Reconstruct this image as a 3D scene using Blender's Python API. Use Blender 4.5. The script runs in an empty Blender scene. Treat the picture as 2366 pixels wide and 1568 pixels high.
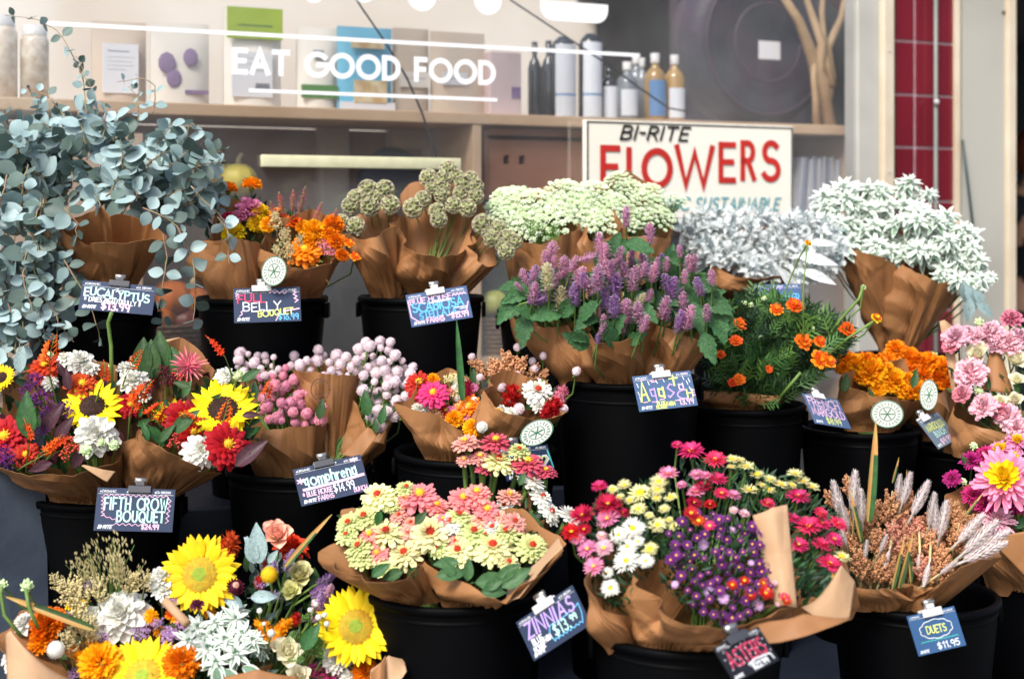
import bpy, math, random
import numpy as np
from mathutils import Vector, Matrix, noise
R = math.radians
scene = bpy.context.scene
C = scene.collection
rnd = random.Random(7)
# ------------------------------------------------------------------ camera, world, sun, exposure
F, CX, HY, EYE = 3286.0, 1183.0, 500.0, 1.5      # photograph grid 2366 x 1568, level camera at eye height
cam = bpy.data.objects.new('camera', bpy.data.cameras.new('camera')); C.objects.link(cam)
cam.location = (0, 0, EYE); cam.rotation_euler = (R(90), 0, 0)
cam.data.lens = 50; cam.data.sensor_width = 36; cam.data.shift_y = -0.12
cam.data.clip_end = 500; cam.data.clip_start = .05
cam.data.dof.use_dof = True; cam.data.dof.focus_distance = 2.46; cam.data.dof.aperture_fstop = 3.2
scene.camera = cam
world = bpy.data.worlds.new("World"); scene.world = world; world.use_nodes = True
nt = world.node_tree; bg = nt.nodes['Background']
sky = nt.nodes.new('ShaderNodeTexSky'); sky.sky_type = 'NISHITA'; sky.sun_disc = False
SUN_EL, SUN_AZ = 48, 205                          # azimuth: clockwise from +Y, so the sun stands behind the camera, a little left
sky.sun_elevation = R(SUN_EL); sky.sun_rotation = R(SUN_AZ); sky.dust_density = 3.0; sky.ozone_density = .8
nt.links.new(sky.outputs[0], bg.inputs[0]); bg.inputs[1].default_value = 0.15
sun = bpy.data.objects.new('sun', bpy.data.lights.new('sun', 'SUN')); C.objects.link(sun)
sun.data.energy = 2.4; sun.data.angle = R(20); sun.data.color = (1, .97, .92)
_d = Vector((math.sin(R(SUN_AZ)) * math.cos(R(SUN_EL)), math.cos(R(SUN_AZ)) * math.cos(R(SUN_EL)), math.sin(R(SUN_EL))))
sun.rotation_euler = _d.to_track_quat('Z', 'Y').to_euler()
scene.view_settings.view_transform = 'Standard'; scene.view_settings.look = 'None'
scene.view_settings.gamma = 1; scene.view_settings.exposure = 0.76

# ------------------------------------------------------------------ helpers
def W(px, py, z):
    return Vector(((px - CX) * z / F, z, EYE - (py - HY) * z / F))
def tag(o, label=None, cat=None, group=None, kind=None):
    if label: o['label'] = label
    if cat: o['category'] = cat
    if group: o['group'] = group
    if kind: o['kind'] = kind
    return o
def empty(name, loc, label=None, cat=None, group=None):
    o = bpy.data.objects.new(name, None); C.objects.link(o); o.location = loc
    o.empty_display_size = .05
    return tag(o, label, cat, group)
def put(name, me, parent=None, mat=None):
    """link mesh data; mat = world matrix; parents are unrotated, or copies pass identity"""
    o = bpy.data.objects.new(name, me); C.objects.link(o)
    if parent is not None: o.parent = parent
    if mat is not None:
        if parent is not None: mat = Matrix.Translation(-parent_loc(parent)) @ mat
        o.matrix_basis = mat
    elif parent is not None:
        o.matrix_basis = Matrix.Translation(-parent_loc(parent))
    return o
def parent_loc(p):
    v = Vector((0, 0, 0))
    while p is not None:
        v += p.location; p = p.parent
    return v

def nod(t, ty, **kw):
    n = t.nodes.new(ty)
    for k, v in kw.items(): setattr(n, k, v)
    return n
_mats = {}
def pm(name, c1, c2=None, rough=.6, trans=0.0, scale=6, bump=0, bscale=30, spec=.3, metal=0, vary=.12, hue=.0, detail=3, coat=0, crease=0):
    """procedural material: two pigments mixed by noise, a little change per object, optional translucency and bump"""
    if name in _mats: return _mats[name]
    m = bpy.data.materials.new(name); m.use_nodes = True; t = m.node_tree; t.nodes.clear()
    out = nod(t, 'ShaderNodeOutputMaterial'); p = nod(t, 'ShaderNodeBsdfPrincipled')
    p.inputs['Roughness'].default_value = rough; p.inputs['Metallic'].default_value = metal
    p.inputs['Specular IOR Level'].default_value = spec; p.inputs['Coat Weight'].default_value = coat
    tc = nod(t, 'ShaderNodeTexCoord')
    c2 = c2 or tuple(x * .8 for x in c1)
    n = nod(t, 'ShaderNodeTexNoise'); n.inputs['Scale'].default_value = scale; n.inputs['Detail'].default_value = detail
    r = nod(t, 'ShaderNodeValToRGB'); r.color_ramp.elements[0].position = .35; r.color_ramp.elements[1].position = .65
    r.color_ramp.elements[0].color = (*c2, 1); r.color_ramp.elements[1].color = (*c1, 1)
    t.links.new(tc.outputs['Object'], n.inputs['Vector']); t.links.new(n.outputs['Fac'], r.inputs['Fac'])
    oi = nod(t, 'ShaderNodeObjectInfo'); hs = nod(t, 'ShaderNodeHueSaturation')
    mr = nod(t, 'ShaderNodeMapRange'); mr.inputs[3].default_value = 1 - vary; mr.inputs[4].default_value = 1 + vary * .6
    mh = nod(t, 'ShaderNodeMapRange'); mh.inputs[3].default_value = .5 - hue; mh.inputs[4].default_value = .5 + hue
    t.links.new(oi.outputs['Random'], mr.inputs[0]); t.links.new(oi.outputs['Random'], mh.inputs[0])
    t.links.new(mr.outputs[0], hs.inputs['Value']); t.links.new(mh.outputs[0], hs.inputs['Hue'])
    t.links.new(r.outputs['Color'], hs.inputs['Color']); t.links.new(hs.outputs['Color'], p.inputs['Base Color'])
    last = p.outputs[0]
    if trans:
        tr = nod(t, 'ShaderNodeBsdfTranslucent'); mx = nod(t, 'ShaderNodeMixShader'); mx.inputs[0].default_value = trans
        t.links.new(hs.outputs['Color'], tr.inputs['Color']); t.links.new(last, mx.inputs[1]); t.links.new(tr.outputs[0], mx.inputs[2])
        last = mx.outputs[0]
    if bump:
        b = nod(t, 'ShaderNodeBump'); b.inputs['Strength'].default_value = bump; b.inputs['Distance'].default_value = .01
        n2 = nod(t, 'ShaderNodeTexNoise'); n2.inputs['Scale'].default_value = bscale; n2.inputs['Detail'].default_value = 5
        t.links.new(tc.outputs['Object'], n2.inputs['Vector']); t.links.new(n2.outputs['Fac'], b.inputs['Height'])
        t.links.new(b.outputs[0], p.inputs['Normal'])
        if crease:      # fine fold lines: edges of stretched cells
            vo = nod(t, 'ShaderNodeTexVoronoi', feature='DISTANCE_TO_EDGE'); vo.inputs['Scale'].default_value = crease
            mp = nod(t, 'ShaderNodeMapping'); mp.inputs['Scale'].default_value = (1, 1, .6); mp.inputs['Rotation'].default_value = (.4, .3, .8)
            cm = nod(t, 'ShaderNodeMapRange'); cm.inputs[2].default_value = .10; b2 = nod(t, 'ShaderNodeBump'); b2.inputs['Strength'].default_value = .5; b2.inputs['Distance'].default_value = .0025
            t.links.new(tc.outputs['Object'], mp.inputs[0]); t.links.new(mp.outputs[0], vo.inputs['Vector']); t.links.new(vo.outputs['Distance'], cm.inputs[0])
            t.links.new(cm.outputs[0], b2.inputs['Height']); t.links.new(b.outputs[0], b2.inputs['Normal']); t.links.new(b2.outputs[0], p.inputs['Normal'])
    t.links.new(last, out.inputs[0])
    _mats[name] = m
    return m

class MB:
    """mesh builder: collects numpy chunks, links them as one mesh"""
    def __init__(s): s.v = []; s.f = []; s.m = []; s.n = 0
    def add(s, v, f, m=0, M=None):
        v = np.asarray(v, float)
        if M is not None: v = v @ np.array(M.to_3x3()).T + np.array(M.translation)
        s.v.append(v); off = s.n
        s.f.extend([tuple(i + off for i in q) for q in f])
        s.m.extend(m if isinstance(m, (list, tuple)) else [m] * len(f)); s.n += len(v)
    def merge(s, o, M=None):
        s.add(np.concatenate(o.v), o.f, list(o.m), M)
    def box(s, x0, x1, y0, y1, z0, z1, m=0, M=None):
        v = [(x, y, z) for x in (x0, x1) for y in (y0, y1) for z in (z0, z1)]
        s.add(v, [(0, 1, 3, 2), (4, 6, 7, 5), (0, 4, 5, 1), (2, 3, 7, 6), (0, 2, 6, 4), (1, 5, 7, 3)], m, M)
    def tube(s, pts, r, n=6, m=0, M=None, cap=True):
        pts = [Vector(p) for p in pts]; k = len(pts)
        rs = r if isinstance(r, (list, tuple)) else [r] * k
        v = []; f = []; prev = None
        for i, p in enumerate(pts):
            d = (pts[min(i + 1, k - 1)] - pts[max(i - 1, 0)]).normalized()
            if prev is None: a = d.orthogonal().normalized()
            else: a = (prev - d * prev.dot(d)).normalized()
            prev = a; b = d.cross(a)
            for j in range(n):
                t = 2 * math.pi * j / n
                v.append(p + (a * math.cos(t) + b * math.sin(t)) * rs[i])
        for i in range(k - 1):
            for j in range(n):
                f.append((i * n + j, i * n + (j + 1) % n, (i + 1) * n + (j + 1) % n, (i + 1) * n + j))
        if cap: f.append(tuple(range(n))[::-1]); f.append(tuple((k - 1) * n + j for j in range(n)))
        s.add(v, f, m, M)
    def lathe(s, prof, n=32, m=0, M=None, sx=1, sy=1):
        v = []; f = []; k = len(prof)
        for (r, z) in prof:
            for j in range(n):
                t = 2 * math.pi * j / n
                v.append((r * math.cos(t) * sx, r * math.sin(t) * sy, z))
        for i in range(k - 1):
            for j in range(n):
                f.append((i * n + j, i * n + (j + 1) % n, (i + 1) * n + (j + 1) % n, (i + 1) * n + j))
        s.add(v, f, m, M)
    def mesh(s, name, mats, smooth=True):
        me = bpy.data.meshes.new(name)
        v = np.concatenate(s.v) if s.v else np.zeros((0, 3))
        me.from_pydata(v.tolist(), [], s.f)
        for m in (mats if isinstance(mats, (list, tuple)) else [mats]): me.materials.append(m)
        me.polygons.foreach_set('material_index', s.m)
        me.polygons.foreach_set('use_smooth', [smooth] * len(s.f))
        me.update(); return me
    def build(s, name, mats, parent=None, smooth=True, M=None):
        return put(name, s.mesh(name, mats, smooth), parent, M)

def bevel(o, w=.004, seg=2):
    b = o.modifiers.new('bevel', 'BEVEL'); b.width = w; b.segments = seg; b.limit_method = 'ANGLE'; return o

# ------------------------------------------------------------------ stroke lettering
def arc(cx, cy, rx, ry, a0, a1, n=10):
    return [(cx + rx * math.cos(R(a0 + (a1 - a0) * i / n)), cy + ry * math.sin(R(a0 + (a1 - a0) * i / n))) for i in range(n + 1)]
G = {
 'A': (4.4, [[(0, 0), (2.2, 6), (4.4, 0)], [(.9, 2), (3.5, 2)]]),
 'B': (3.4, [[(0, 0), (0, 6), (1.8, 6)] + arc(1.8, 4.6, 1.5, 1.4, 90, -90) + [(0, 3.2)], [(1.8, 3.2)] + arc(1.9, 1.6, 1.6, 1.6, 90, -90) + [(0, 0)]]),
 'C': (4.2, [arc(3, 3, 3, 3, 50, 310, 18)]),
 'D': (4.2, [[(0, 0), (0, 6), (1.4, 6)] + arc(1.4, 3, 2.8, 3, 90, -90, 14) + [(0, 0)]]),
 'E': (3.0, [[(3, 6), (0, 6), (0, 0), (3, 0)], [(0, 3.1), (2.6, 3.1)]]),
 'F': (2.8, [[(2.8, 6), (0, 6), (0, 0)], [(0, 3.1), (2.4, 3.1)]]),
 'G': (5.4, [arc(3, 3, 3, 3, 45, 360, 20) + [(3.3, 3)]]),
 'H': (3.8, [[(0, 0), (0, 6)], [(3.8, 0), (3.8, 6)], [(0, 3.1), (3.8, 3.1)]]),
 'I': (.2, [[(.1, 0), (.1, 6)]]), 'J': (2.6, [[(2.6, 6), (2.6, 1.4)] + arc(1.3, 1.3, 1.3, 1.3, 0, -180)]),
 'K': (3.6, [[(0, 0), (0, 6)], [(3.5, 6), (0, 2.6)], [(1.2, 3.6), (3.6, 0)]]),
 'L': (2.8, [[(0, 6), (0, 0), (2.8, 0)]]), 'M': (5, [[(0, 0), (.6, 6), (2.5, 1.2), (4.4, 6), (5, 0)]]),
 'N': (4, [[(0, 0), (0, 6), (4, 0), (4, 6)]]),
 'O': (6, [arc(3, 3, 3, 3, 90, 450, 28)]), 'o': (4, [arc(2, 2, 2, 2, 90, 450, 16)]),
 'P': (3.2, [[(0, 0), (0, 6), (1.6, 6)] + arc(1.6, 4.4, 1.6, 1.6, 90, -90) + [(0, 2.8)]]),
 'Q': (5, [arc(2.5, 3, 2.5, 3, 90, 450, 20), [(3, 1.6), (4.8, -.6)]]),
 'R': (3.4, [[(0, 0), (0, 6), (1.6, 6)] + arc(1.6, 4.5, 1.6, 1.5, 90, -90) + [(0, 3)], [(1.6, 3), (3.5, 0)]]),
 'S': (3.4, [arc(1.8, 4.5, 1.5, 1.5, 40, 250, 10) + arc(1.7, 1.55, 1.7, 1.55, 80, -150, 12)]),
 'T': (3.8, [[(0, 6), (3.8, 6)], [(1.9, 6), (1.9, 0)]]),
 'U': (3.6, [[(0, 6), (0, 1.8)] + arc(1.8, 1.8, 1.8, 1.8, 180, 360) + [(3.6, 6)]]),
 'V': (4, [[(0, 6), (2, 0), (4, 6)]]), 'W': (5.6, [[(0, 6), (1.4, 0), (2.8, 5.2), (4.2, 0), (5.6, 6)]]),
 'X': (3.8, [[(0, 0), (3.8, 6)], [(0, 6), (3.8, 0)]]), 'Y': (3.8, [[(0, 6), (1.9, 3), (3.8, 6)], [(1.9, 3), (1.9, 0)]]),
 'Z': (3.6, [[(0, 6), (3.6, 6), (0, 0), (3.6, 0)]]),
 '1': (1.4, [[(0, 4.8), (1.2, 6), (1.2, 0)]]),
 '2': (3, [arc(1.5, 4.4, 1.5, 1.6, 170, -20, 8) + [(0, 0), (3, 0)]]),
 '3': (3, [arc(1.4, 4.5, 1.4, 1.5, 140, -80, 8), arc(1.4, 1.6, 1.6, 1.6, 90, -140, 8)]),
 '4': (3.2, [[(2.3, 0), (2.3, 6), (0, 2), (3.2, 2)]]),
 '5': (3, [[(2.8, 6), (.3, 6), (.1, 3.4)] + arc(1.3, 1.9, 1.7, 1.9, 110, -140, 10)]),
 '6': (3, [[(2.4, 6), (.6, 3.4)] + arc(1.5, 1.7, 1.5, 1.7, 150, 510, 14)]),
 '8': (3, [arc(1.5, 4.5, 1.3, 1.4, 90, 450, 14), arc(1.5, 1.6, 1.5, 1.6, 90, 450, 14)]),
 '9': (3, [arc(1.5, 4.3, 1.4, 1.6, 0, 360, 14), [(2.9, 4.3), (2.3, 0)]]),
 '$': (3.4, [arc(1.8, 4.3, 1.4, 1.2, 40, 250, 8) + arc(1.7, 1.75, 1.6, 1.3, 80, -150, 10), [(1.7, -.6), (1.7, 6.6)]]),
 '.': (.3, [[(.15, -.1), (.15, .5)]]), '-': (1.6, [[(0, 3), (1.6, 3)]]), '!': (.3, [[(.1, 6), (.1, 1.8)], [(.1, .6), (.1, 0)]]),
 '*': (2.4, [[(1.2, 1.6), (1.2, 5)], [(0, 2.3), (2.4, 4.3)], [(0, 4.3), (2.4, 2.3)]]), "'": (.3, [[(.1, 6), (.1, 4.6)]]),
 '~': (4, [[(0, 2.6), (1, 3.6), (2, 2.6), (3, 3.6), (4, 2.6)]]), ' ': (2, []), '+': (3, [[(1.5, 0), (1.5, 6)], [(0, 4.4), (3, 4.4)]]),
 '<': (2.6, [[(1.3, 0), (.1, 2.4), (.3, 3.6), (1, 3.6), (1.3, 2.8), (1.6, 3.6), (2.3, 3.6), (2.5, 2.4), (1.3, 0)]]),
 'a': (2.8, [[(2.4, 3.6), (.2, 4), (.2, .6), (2.4, .2)], [(2.4, 4.6), (2.5, -.4)]]),
 'g': (2.8, [[(2.3, 4), (.2, 3.8), (.6, 1), (2.4, .8)], [(2.3, 4.2), (2.5, -2), (.2, -1.8)]]),
 's': (2.8, [[(2.4, 4.6), (1.6, 5), (.3, 3.6), (2.6, 1.6), (.6, 0), (.1, .7)]]),
 't': (2.6, [[(1.3, 6.2), (1.3, 1)], [(0, 4.8), (2.6, 4.8)]]),
 'c': (2.8, [arc(2.2, 2, 2, 1.9, 80, 280, 10)]), 'h': (2.4, [[(0, 6), (0, 0)], [(0, 2.6)] + arc(1.2, 2.6, 1.2, 1.2, 180, 0) + [(2.4, 0)]]),
 'm': (4, [[(0, 4), (0, 0)], [(0, 2.8)] + arc(1, 2.8, 1, 1.1, 180, 0, 6) + [(2, 0)], [(2, 2.8)] + arc(3, 2.8, 1, 1.1, 180, 0, 6) + [(4, 0)]]),
 'p': (2.4, [[(0, 4), (0, -2)], arc(1.1, 2.2, 1.2, 1.7, 150, -150, 10)]), 'r': (1.6, [[(0, 4), (0, 0)], [(0, 2.4), (.6, 3.6), (1.6, 3.8)]]),
 'e': (2.6, [[(.2, 2.2), (2.4, 2.4)] + arc(1.3, 2.2, 1.2, 1.7, 10, 310, 12)]), 'n': (2.4, [[(0, 4), (0, 0)], [(0, 2.6)] + arc(1.2, 2.6, 1.2, 1.3, 180, 0) + [(2.4, 0)]]),
 'i': (.3, [[(.1, 3.8), (.1, 0)], [(.1, 5.4), (.1, 4.9)]]), 'l': (.4, [[(.1, 6), (.1, 0)]]), 'u': (2.4, [[(0, 4), (0, 1.2)] + arc(1.2, 1.2, 1.2, 1.2, 180, 360) + [(2.4, 4)]]),
}
_zl = [0]
def ribbon(mb, pts, w, m=0, M=None, z=0):
    """one pen stroke as a mitred strip, every stroke a hair above the last"""
    _zl[0] = (_zl[0] + 1) % 12
    z = z + _zl[0] * .00006
    P = [Vector((p[0], p[1])) for p in pts]; k = len(P)
    if k < 2: return
    closed = (P[0] - P[-1]).length < 1e-5
    v = []; h = w / 2
    for i in range(k):
        a = P[i] - P[i - 1] if i > 0 else (P[i] - P[k - 2] if closed else P[1] - P[0])
        b = P[i + 1] - P[i] if i < k - 1 else (P[1] - P[0] if closed else P[i] - P[i - 1])
        if a.length < 1e-9: a = b
        if b.length < 1e-9: b = a
        a.normalize(); b.normalize()
        n = Vector((-(a.y + b.y), a.x + b.x))
        if n.length < 1e-3: n = Vector((-a.y, a.x))
        n.normalize(); c = max(.45, n.dot(Vector((-a.y, a.x))))
        p = P[i]
        if not closed and i == 0: p = p - b * h * .9
        if not closed and i == k - 1: p = p + a * h * .9
        v.append((p.x + n.x * h / c, p.y + n.y * h / c, z)); v.append((p.x - n.x * h / c, p.y - n.y * h / c, z))
    mb.add(v, [(2 * i, 2 * i + 1, 2 * i + 3, 2 * i + 2) for i in range(k - 1)], m, M)
def write(mb, text, x, y, h, w, m=0, M=None, sx=1.0, gap=1.3, slant=0, jit=0, z=0, rot=0, fit=None, rise=0, dn=0):
    s = h / 6.0
    tot = sum(G[c][0] + gap for c in text) - gap
    if fit: sx = fit / (tot * s)
    cx = 0
    ca, sa = math.cos(R(rot)), math.sin(R(rot))
    for c in text:
        wd, st = G[c]; jy = rnd.uniform(-jit, jit) * s; ja = rnd.uniform(-jit, jit) * .08
        for pl in st:
            q = []
            for (a, b) in pl:
                a2 = a + b * slant; b2 = b + a * ja + dn
                X = (cx + a2) * s * sx; Y = b2 * s + jy + rise * (cx / tot) * h
                q.append((x + X * ca - Y * sa, y + X * sa + Y * ca))
            ribbon(mb, q, w, m, M, z)
        cx += wd + gap
def squiggle(n, x0, y0, x1, y1, a):
    return [(x0 + (x1 - x0) * i / n + (y1 - y0) * 0, y0 + (y1 - y0) * i / n + (a if i % 2 else -a)) for i in range(n + 1)]
# ------------------------------------------------------------------ pigments
PAL = dict(
 sun=((.95, .74, .004), (.92, .62, .003)), lime=((.66, .72, .32), (.56, .64, .24)), cream=((.88, .84, .64), (.82, .76, .52)),
 salmon=((.90, .32, .30), (.82, .22, .22)), coral=((.84, .45, .34), (.76, .33, .28)), rose=((.66, .11, .15), (.50, .06, .10)),
 white=((.84, .83, .78), (.78, .78, .68)), red=((.54, .034, .008), (.38, .016, .006)), crimson=((.60, .012, .055), (.42, .006, .04)),
 hot=((.86, .05, .19), (.72, .03, .14)), pink=((.88, .34, .52), (.80, .22, .42)), pale=((.86, .56, .62), (.84, .44, .54)),
 purple=((.17, .022, .20), (.10, .012, .13)), lilac=((.66, .42, .72), (.54, .32, .62)), orange=((.96, .33, .004), (.90, .22, .003)),
 gold=((.98, .47, .005), (.93, .34, .004)), rust=((.84, .13, .008), (.62, .06, .006)), yellow=((.90, .66, .01), (.8, .5, .01)),
 lemon=((.82, .79, .42), (.74, .71, .32)), peach=((.90, .52, .40), (.84, .38, .30)), magenta=((.55, .03, .20), (.40, .015, .14)),
 plum=((.12, .01, .03), (.07, .006, .02)), mauve=((.88, .58, .70), (.76, .44, .60)), gomph=((.88, .77, .79), (.82, .64, .70)),
 gomphp=((.82, .38, .48), (.72, .26, .38)), blush=((.80, .30, .36), (.74, .20, .28)), mint=((.66, .78, .46), (.54, .70, .34)))
def petal_mat(k):
    a, b = PAL[k]
    return pm('petal_' + k, a, b, rough=.6, trans=.22, scale=7, vary=.14, hue=.012, spec=.25)
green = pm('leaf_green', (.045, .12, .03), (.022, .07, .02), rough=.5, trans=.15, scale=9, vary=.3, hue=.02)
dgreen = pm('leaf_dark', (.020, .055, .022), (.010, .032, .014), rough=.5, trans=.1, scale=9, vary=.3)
bgreen = pm('leaf_bright', (.16, .30, .06), (.08, .20, .04), rough=.5, trans=.25, scale=9, vary=.2)
stemg = pm('stem_green', (.17, .27, .06), (.10, .19, .04), rough=.5, trans=0, scale=30, vary=.2)
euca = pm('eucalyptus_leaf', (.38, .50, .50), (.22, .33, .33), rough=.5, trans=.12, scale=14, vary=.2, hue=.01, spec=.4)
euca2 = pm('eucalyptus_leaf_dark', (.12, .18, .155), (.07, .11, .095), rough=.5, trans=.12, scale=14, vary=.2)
etwig = pm('eucalyptus_twig', (.28, .26, .12), (.30, .17, .12), rough=.6, scale=30)
silver = pm('silver_leaf', (.76, .79, .77), (.50, .55, .55), rough=.7, trans=.1, scale=10, vary=.15)
silver2 = pm('silver_leaf_under', (.30, .36, .37), (.2, .25, .26), rough=.7, trans=.1, scale=10)
ewhite = pm('bract_white', (.82, .86, .80), (.74, .80, .72), rough=.55, trans=.2, scale=10, vary=.08)
egreen = pm('bract_green', (.22, .36, .24), (.16, .28, .18), rough=.55, trans=.2, scale=10)
ammiw = pm('umbel_white', (.80, .88, .66), (.58, .74, .40), rough=.7, trans=.15, scale=6, vary=.1)
brownc = pm('disc_brown', (.05, .02, .012), (.02, .010, .006), rough=.8, scale=20)
disc_or = pm('disc_orange', (.82, .42, .02), (.70, .28, .012), rough=.8, scale=20)
disc_gr = pm('disc_green', (.30, .40, .04), (.22, .30, .03), rough=.8, scale=20)
disc_rd = pm('disc_red', (.46, .035, .012), (.35, .02, .01), rough=.8, scale=20)
disc_yl = pm('disc_yellow', (.85, .55, .03), (.7, .38, .02), rough=.8, scale=20)
grain = pm('sorghum_grain', (.62, .31, .15), (.46, .20, .09), rough=.6, scale=8, vary=.25, spec=.4)
grainp = pm('sorghum_grain_pink', (.66, .30, .20), (.50, .19, .13), rough=.6, scale=8, vary=.25)
tan = pm('dry_grass', (.62, .53, .28), (.48, .40, .18), rough=.8, scale=8, vary=.2)
bladeo = pm('blade_orange', (.52, .22, .07), (.40, .30, .08), rough=.5, trans=.15, scale=5)
podrim = pm('pod_rim', (.70, .62, .48), (.56, .50, .34), rough=.8, trans=.25, scale=10)
podin = pm('pod_inner', (.34, .40, .16), (.24, .28, .10), rough=.7, trans=.1, scale=10)
podstar = pm('pod_star', (.05, .035, .015), rough=.8)
berry = pm('berry_red', (.55, .05, .03), (.4, .03, .02), rough=.3, scale=8, spec=.5)
dred = pm('leaf_wine', (.07, .018, .03), (.035, .01, .016), rough=.45, trans=.1, scale=9)

# ------------------------------------------------------------------ petals
GA = math.pi * (3 - math.sqrt(5))
def prof_round(t): return (max(t, 0) ** .55) * (max(0, 1 - t ** 5) ** .6)
def prof_strap(t): return (.45 + .55 * min(1, t * 2.2)) * (max(0, 1 - t ** 7) ** .6)
def prof_point(t): return math.sin(math.pi * min(1, t) ** .75) ** .85 if 0 < t < 1 else 0
def prof_spoon(t): return (.35 + .65 * t) * (max(0, 1 - t ** 9) ** .5)
def petal(L, Wd, nu=2, nv=4, prof=prof_round, cup=0, curl=0, rip=0, ph=0, tip=0):
    v = []
    for j in range(nv + 1):
        t = j / nv; tt = min(.985, max(.015, t)); w = Wd / 2 * prof(tt)
        for i in range(nu + 1):
            s = 2 * i / nu - 1
            v.append((s * w, L * t - abs(s) * tip * L * (t > .9), cup * w * s * s + curl * L * t * t + rip * L * math.sin(s * 5 + ph + t * 7) * t))
    f = []
    for j in range(nv):
        for i in range(nu):
            a = j * (nu + 1) + i; f.append((a, a + 1, a + nu + 2, a + nu + 1))
    return np.array(v), f
def frame(az, el, r0=0, z0=0, roll=0, yaw=0):
    return Matrix.Rotation(az, 4, 'Z') @ Matrix.Translation((0, r0, z0)) @ Matrix.Rotation(el, 4, 'X') @ Matrix.Rotation(roll, 4, 'Y') @ Matrix.Rotation(yaw, 4, 'Z')
def ring(mb, n, L, Wd, el, r0=0, z0=0, m=0, j=.17, off=0, **k):
    for i in range(n):
        l = L * rnd.uniform(1 - j, 1 + j * .6)
        v, f = petal(l, Wd * rnd.uniform(1 - j, 1 + j), ph=rnd.uniform(0, 6), **k)
        mb.add(v, f, m, frame((i + off) * 2 * math.pi / n + rnd.uniform(-j, j) * 1.2 / n * 3, R(el + rnd.uniform(-60, 60) * j), r0, z0, rnd.uniform(-1, 1) * j * 1.5))
def dome(mb, rad, h, n=60, m=0, z=0, bump=.05, nb=10, mfun=None):
    prof = [(rad * math.cos(R(a)), z + h * math.sin(R(a))) for a in (0, 25, 45, 65, 88)]
    mb.lathe(prof, nb, m if mfun is None else mfun(0))
    for i in range(n):
        t = (i + .5) / n; r = rad * math.sqrt(t); a = i * GA; zz = z + h * math.sqrt(max(0, 1 - t))
        s = rad * bump * rnd.uniform(.7, 1.3); x, y = r * math.cos(a), r * math.sin(a)
        mm = m if mfun is None else mfun(t)
        mb.add([(x - s, y - s * .6, zz), (x + s, y - s * .6, zz), (x, y + s, zz), (x * 1.05, y * 1.05, zz + s * 1.8)], [(0, 1, 3), (1, 2, 3), (2, 0, 3)], mm)
def ball_petals(mb, n, r_in, r_out, w, maxphi=180, sz=1, m=0, prof=prof_round, nv=2, nu=2, rip=0, cup=.3, spread=0, curl=0, j=.15):
    for i in range(n):
        c = 1 - (i + .5) / n * (1 - math.cos(R(maxphi))); ph = math.acos(max(-1, min(1, c))); az = i * GA
        v, f = petal((r_out - r_in) * rnd.uniform(1 - j, 1 + j), w * rnd.uniform(.8, 1.2), nu=nu, nv=nv, prof=prof, rip=rip, ph=rnd.uniform(0, 6), cup=cup, curl=curl)
        M = Matrix.Diagonal((1, 1, sz, 1)) @ Matrix.Rotation(az, 4, 'Z') @ Matrix.Rotation(math.pi / 2 - ph, 4, 'X') @ Matrix.Translation((0, r_in, 0)) @ Matrix.Rotation(rnd.uniform(-spread, spread), 4, 'X') @ Matrix.Rotation(rnd.uniform(-.5, .5), 4, 'Y')
        mb.add(v, f, m, M)
def core(mb, r, sz=1, m=0, n=8, z=0):
    mb.lathe([(r * math.cos(R(a)) + 1e-4, z + r * math.sin(R(a)) * sz) for a in (-89, -50, -20, 15, 50, 89)], n, m)
def calyx(mb, r, z, m):
    mb.lathe([(r * .12, z - r * .9), (r * .35, z - r * .55), (r * .5, z - .02), (r * .2, z)], 8, m)

LIB = {}
def lib(kind, builder, nvar=3):
    """builder() -> (name, mesh, [(subname, mesh)...]); a few variants per kind"""
    if kind not in LIB: LIB[kind] = [builder() for _ in range(nvar)]
    return rnd.choice(LIB[kind])
def f_zinnia(col, centre='red'):
    def b():
        mb = MB(); n = rnd.choice((12, 13, 14))
        ring(mb, n, .40, .20, -12, .10, 0, prof=prof_spoon, cup=-.35, curl=-.12)
        ring(mb, n + 1, .36, .17, 2, .09, .02, off=.5, prof=prof_spoon, cup=-.3, curl=-.14)
        ring(mb, n, .31, .16, 12, .08, .035, prof=prof_spoon, cup=-.3, curl=-.14)
        ring(mb, n - 1, .25, .14, 24, .07, .05, off=.5, prof=prof_spoon, cup=-.3, curl=-.12)
        ring(mb, n - 3, .18, .12, 38, .06, .065, prof=prof_spoon, cup=-.2)
        calyx(mb, .24, 0, 1)
        c = MB(); dome(c, .10, .12, 26, 0, .04, .16)
        for i in range(8):
            a = i * .785; c.add(*petal(.05, .04, 2, 2), 1, frame(a, .6, .085, .11))
        cm = dict(red=[disc_rd, disc_yl], yellow=[disc_yl, disc_or], lime=[disc_rd, disc_gr])[centre]
        return ('zinnia_flower', mb.mesh('zinnia_petals', [petal_mat(col), stemg]), [('flower_centre', c.mesh('zinnia_centre', cm))])
    return ('zin' + col + centre, b)
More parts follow.
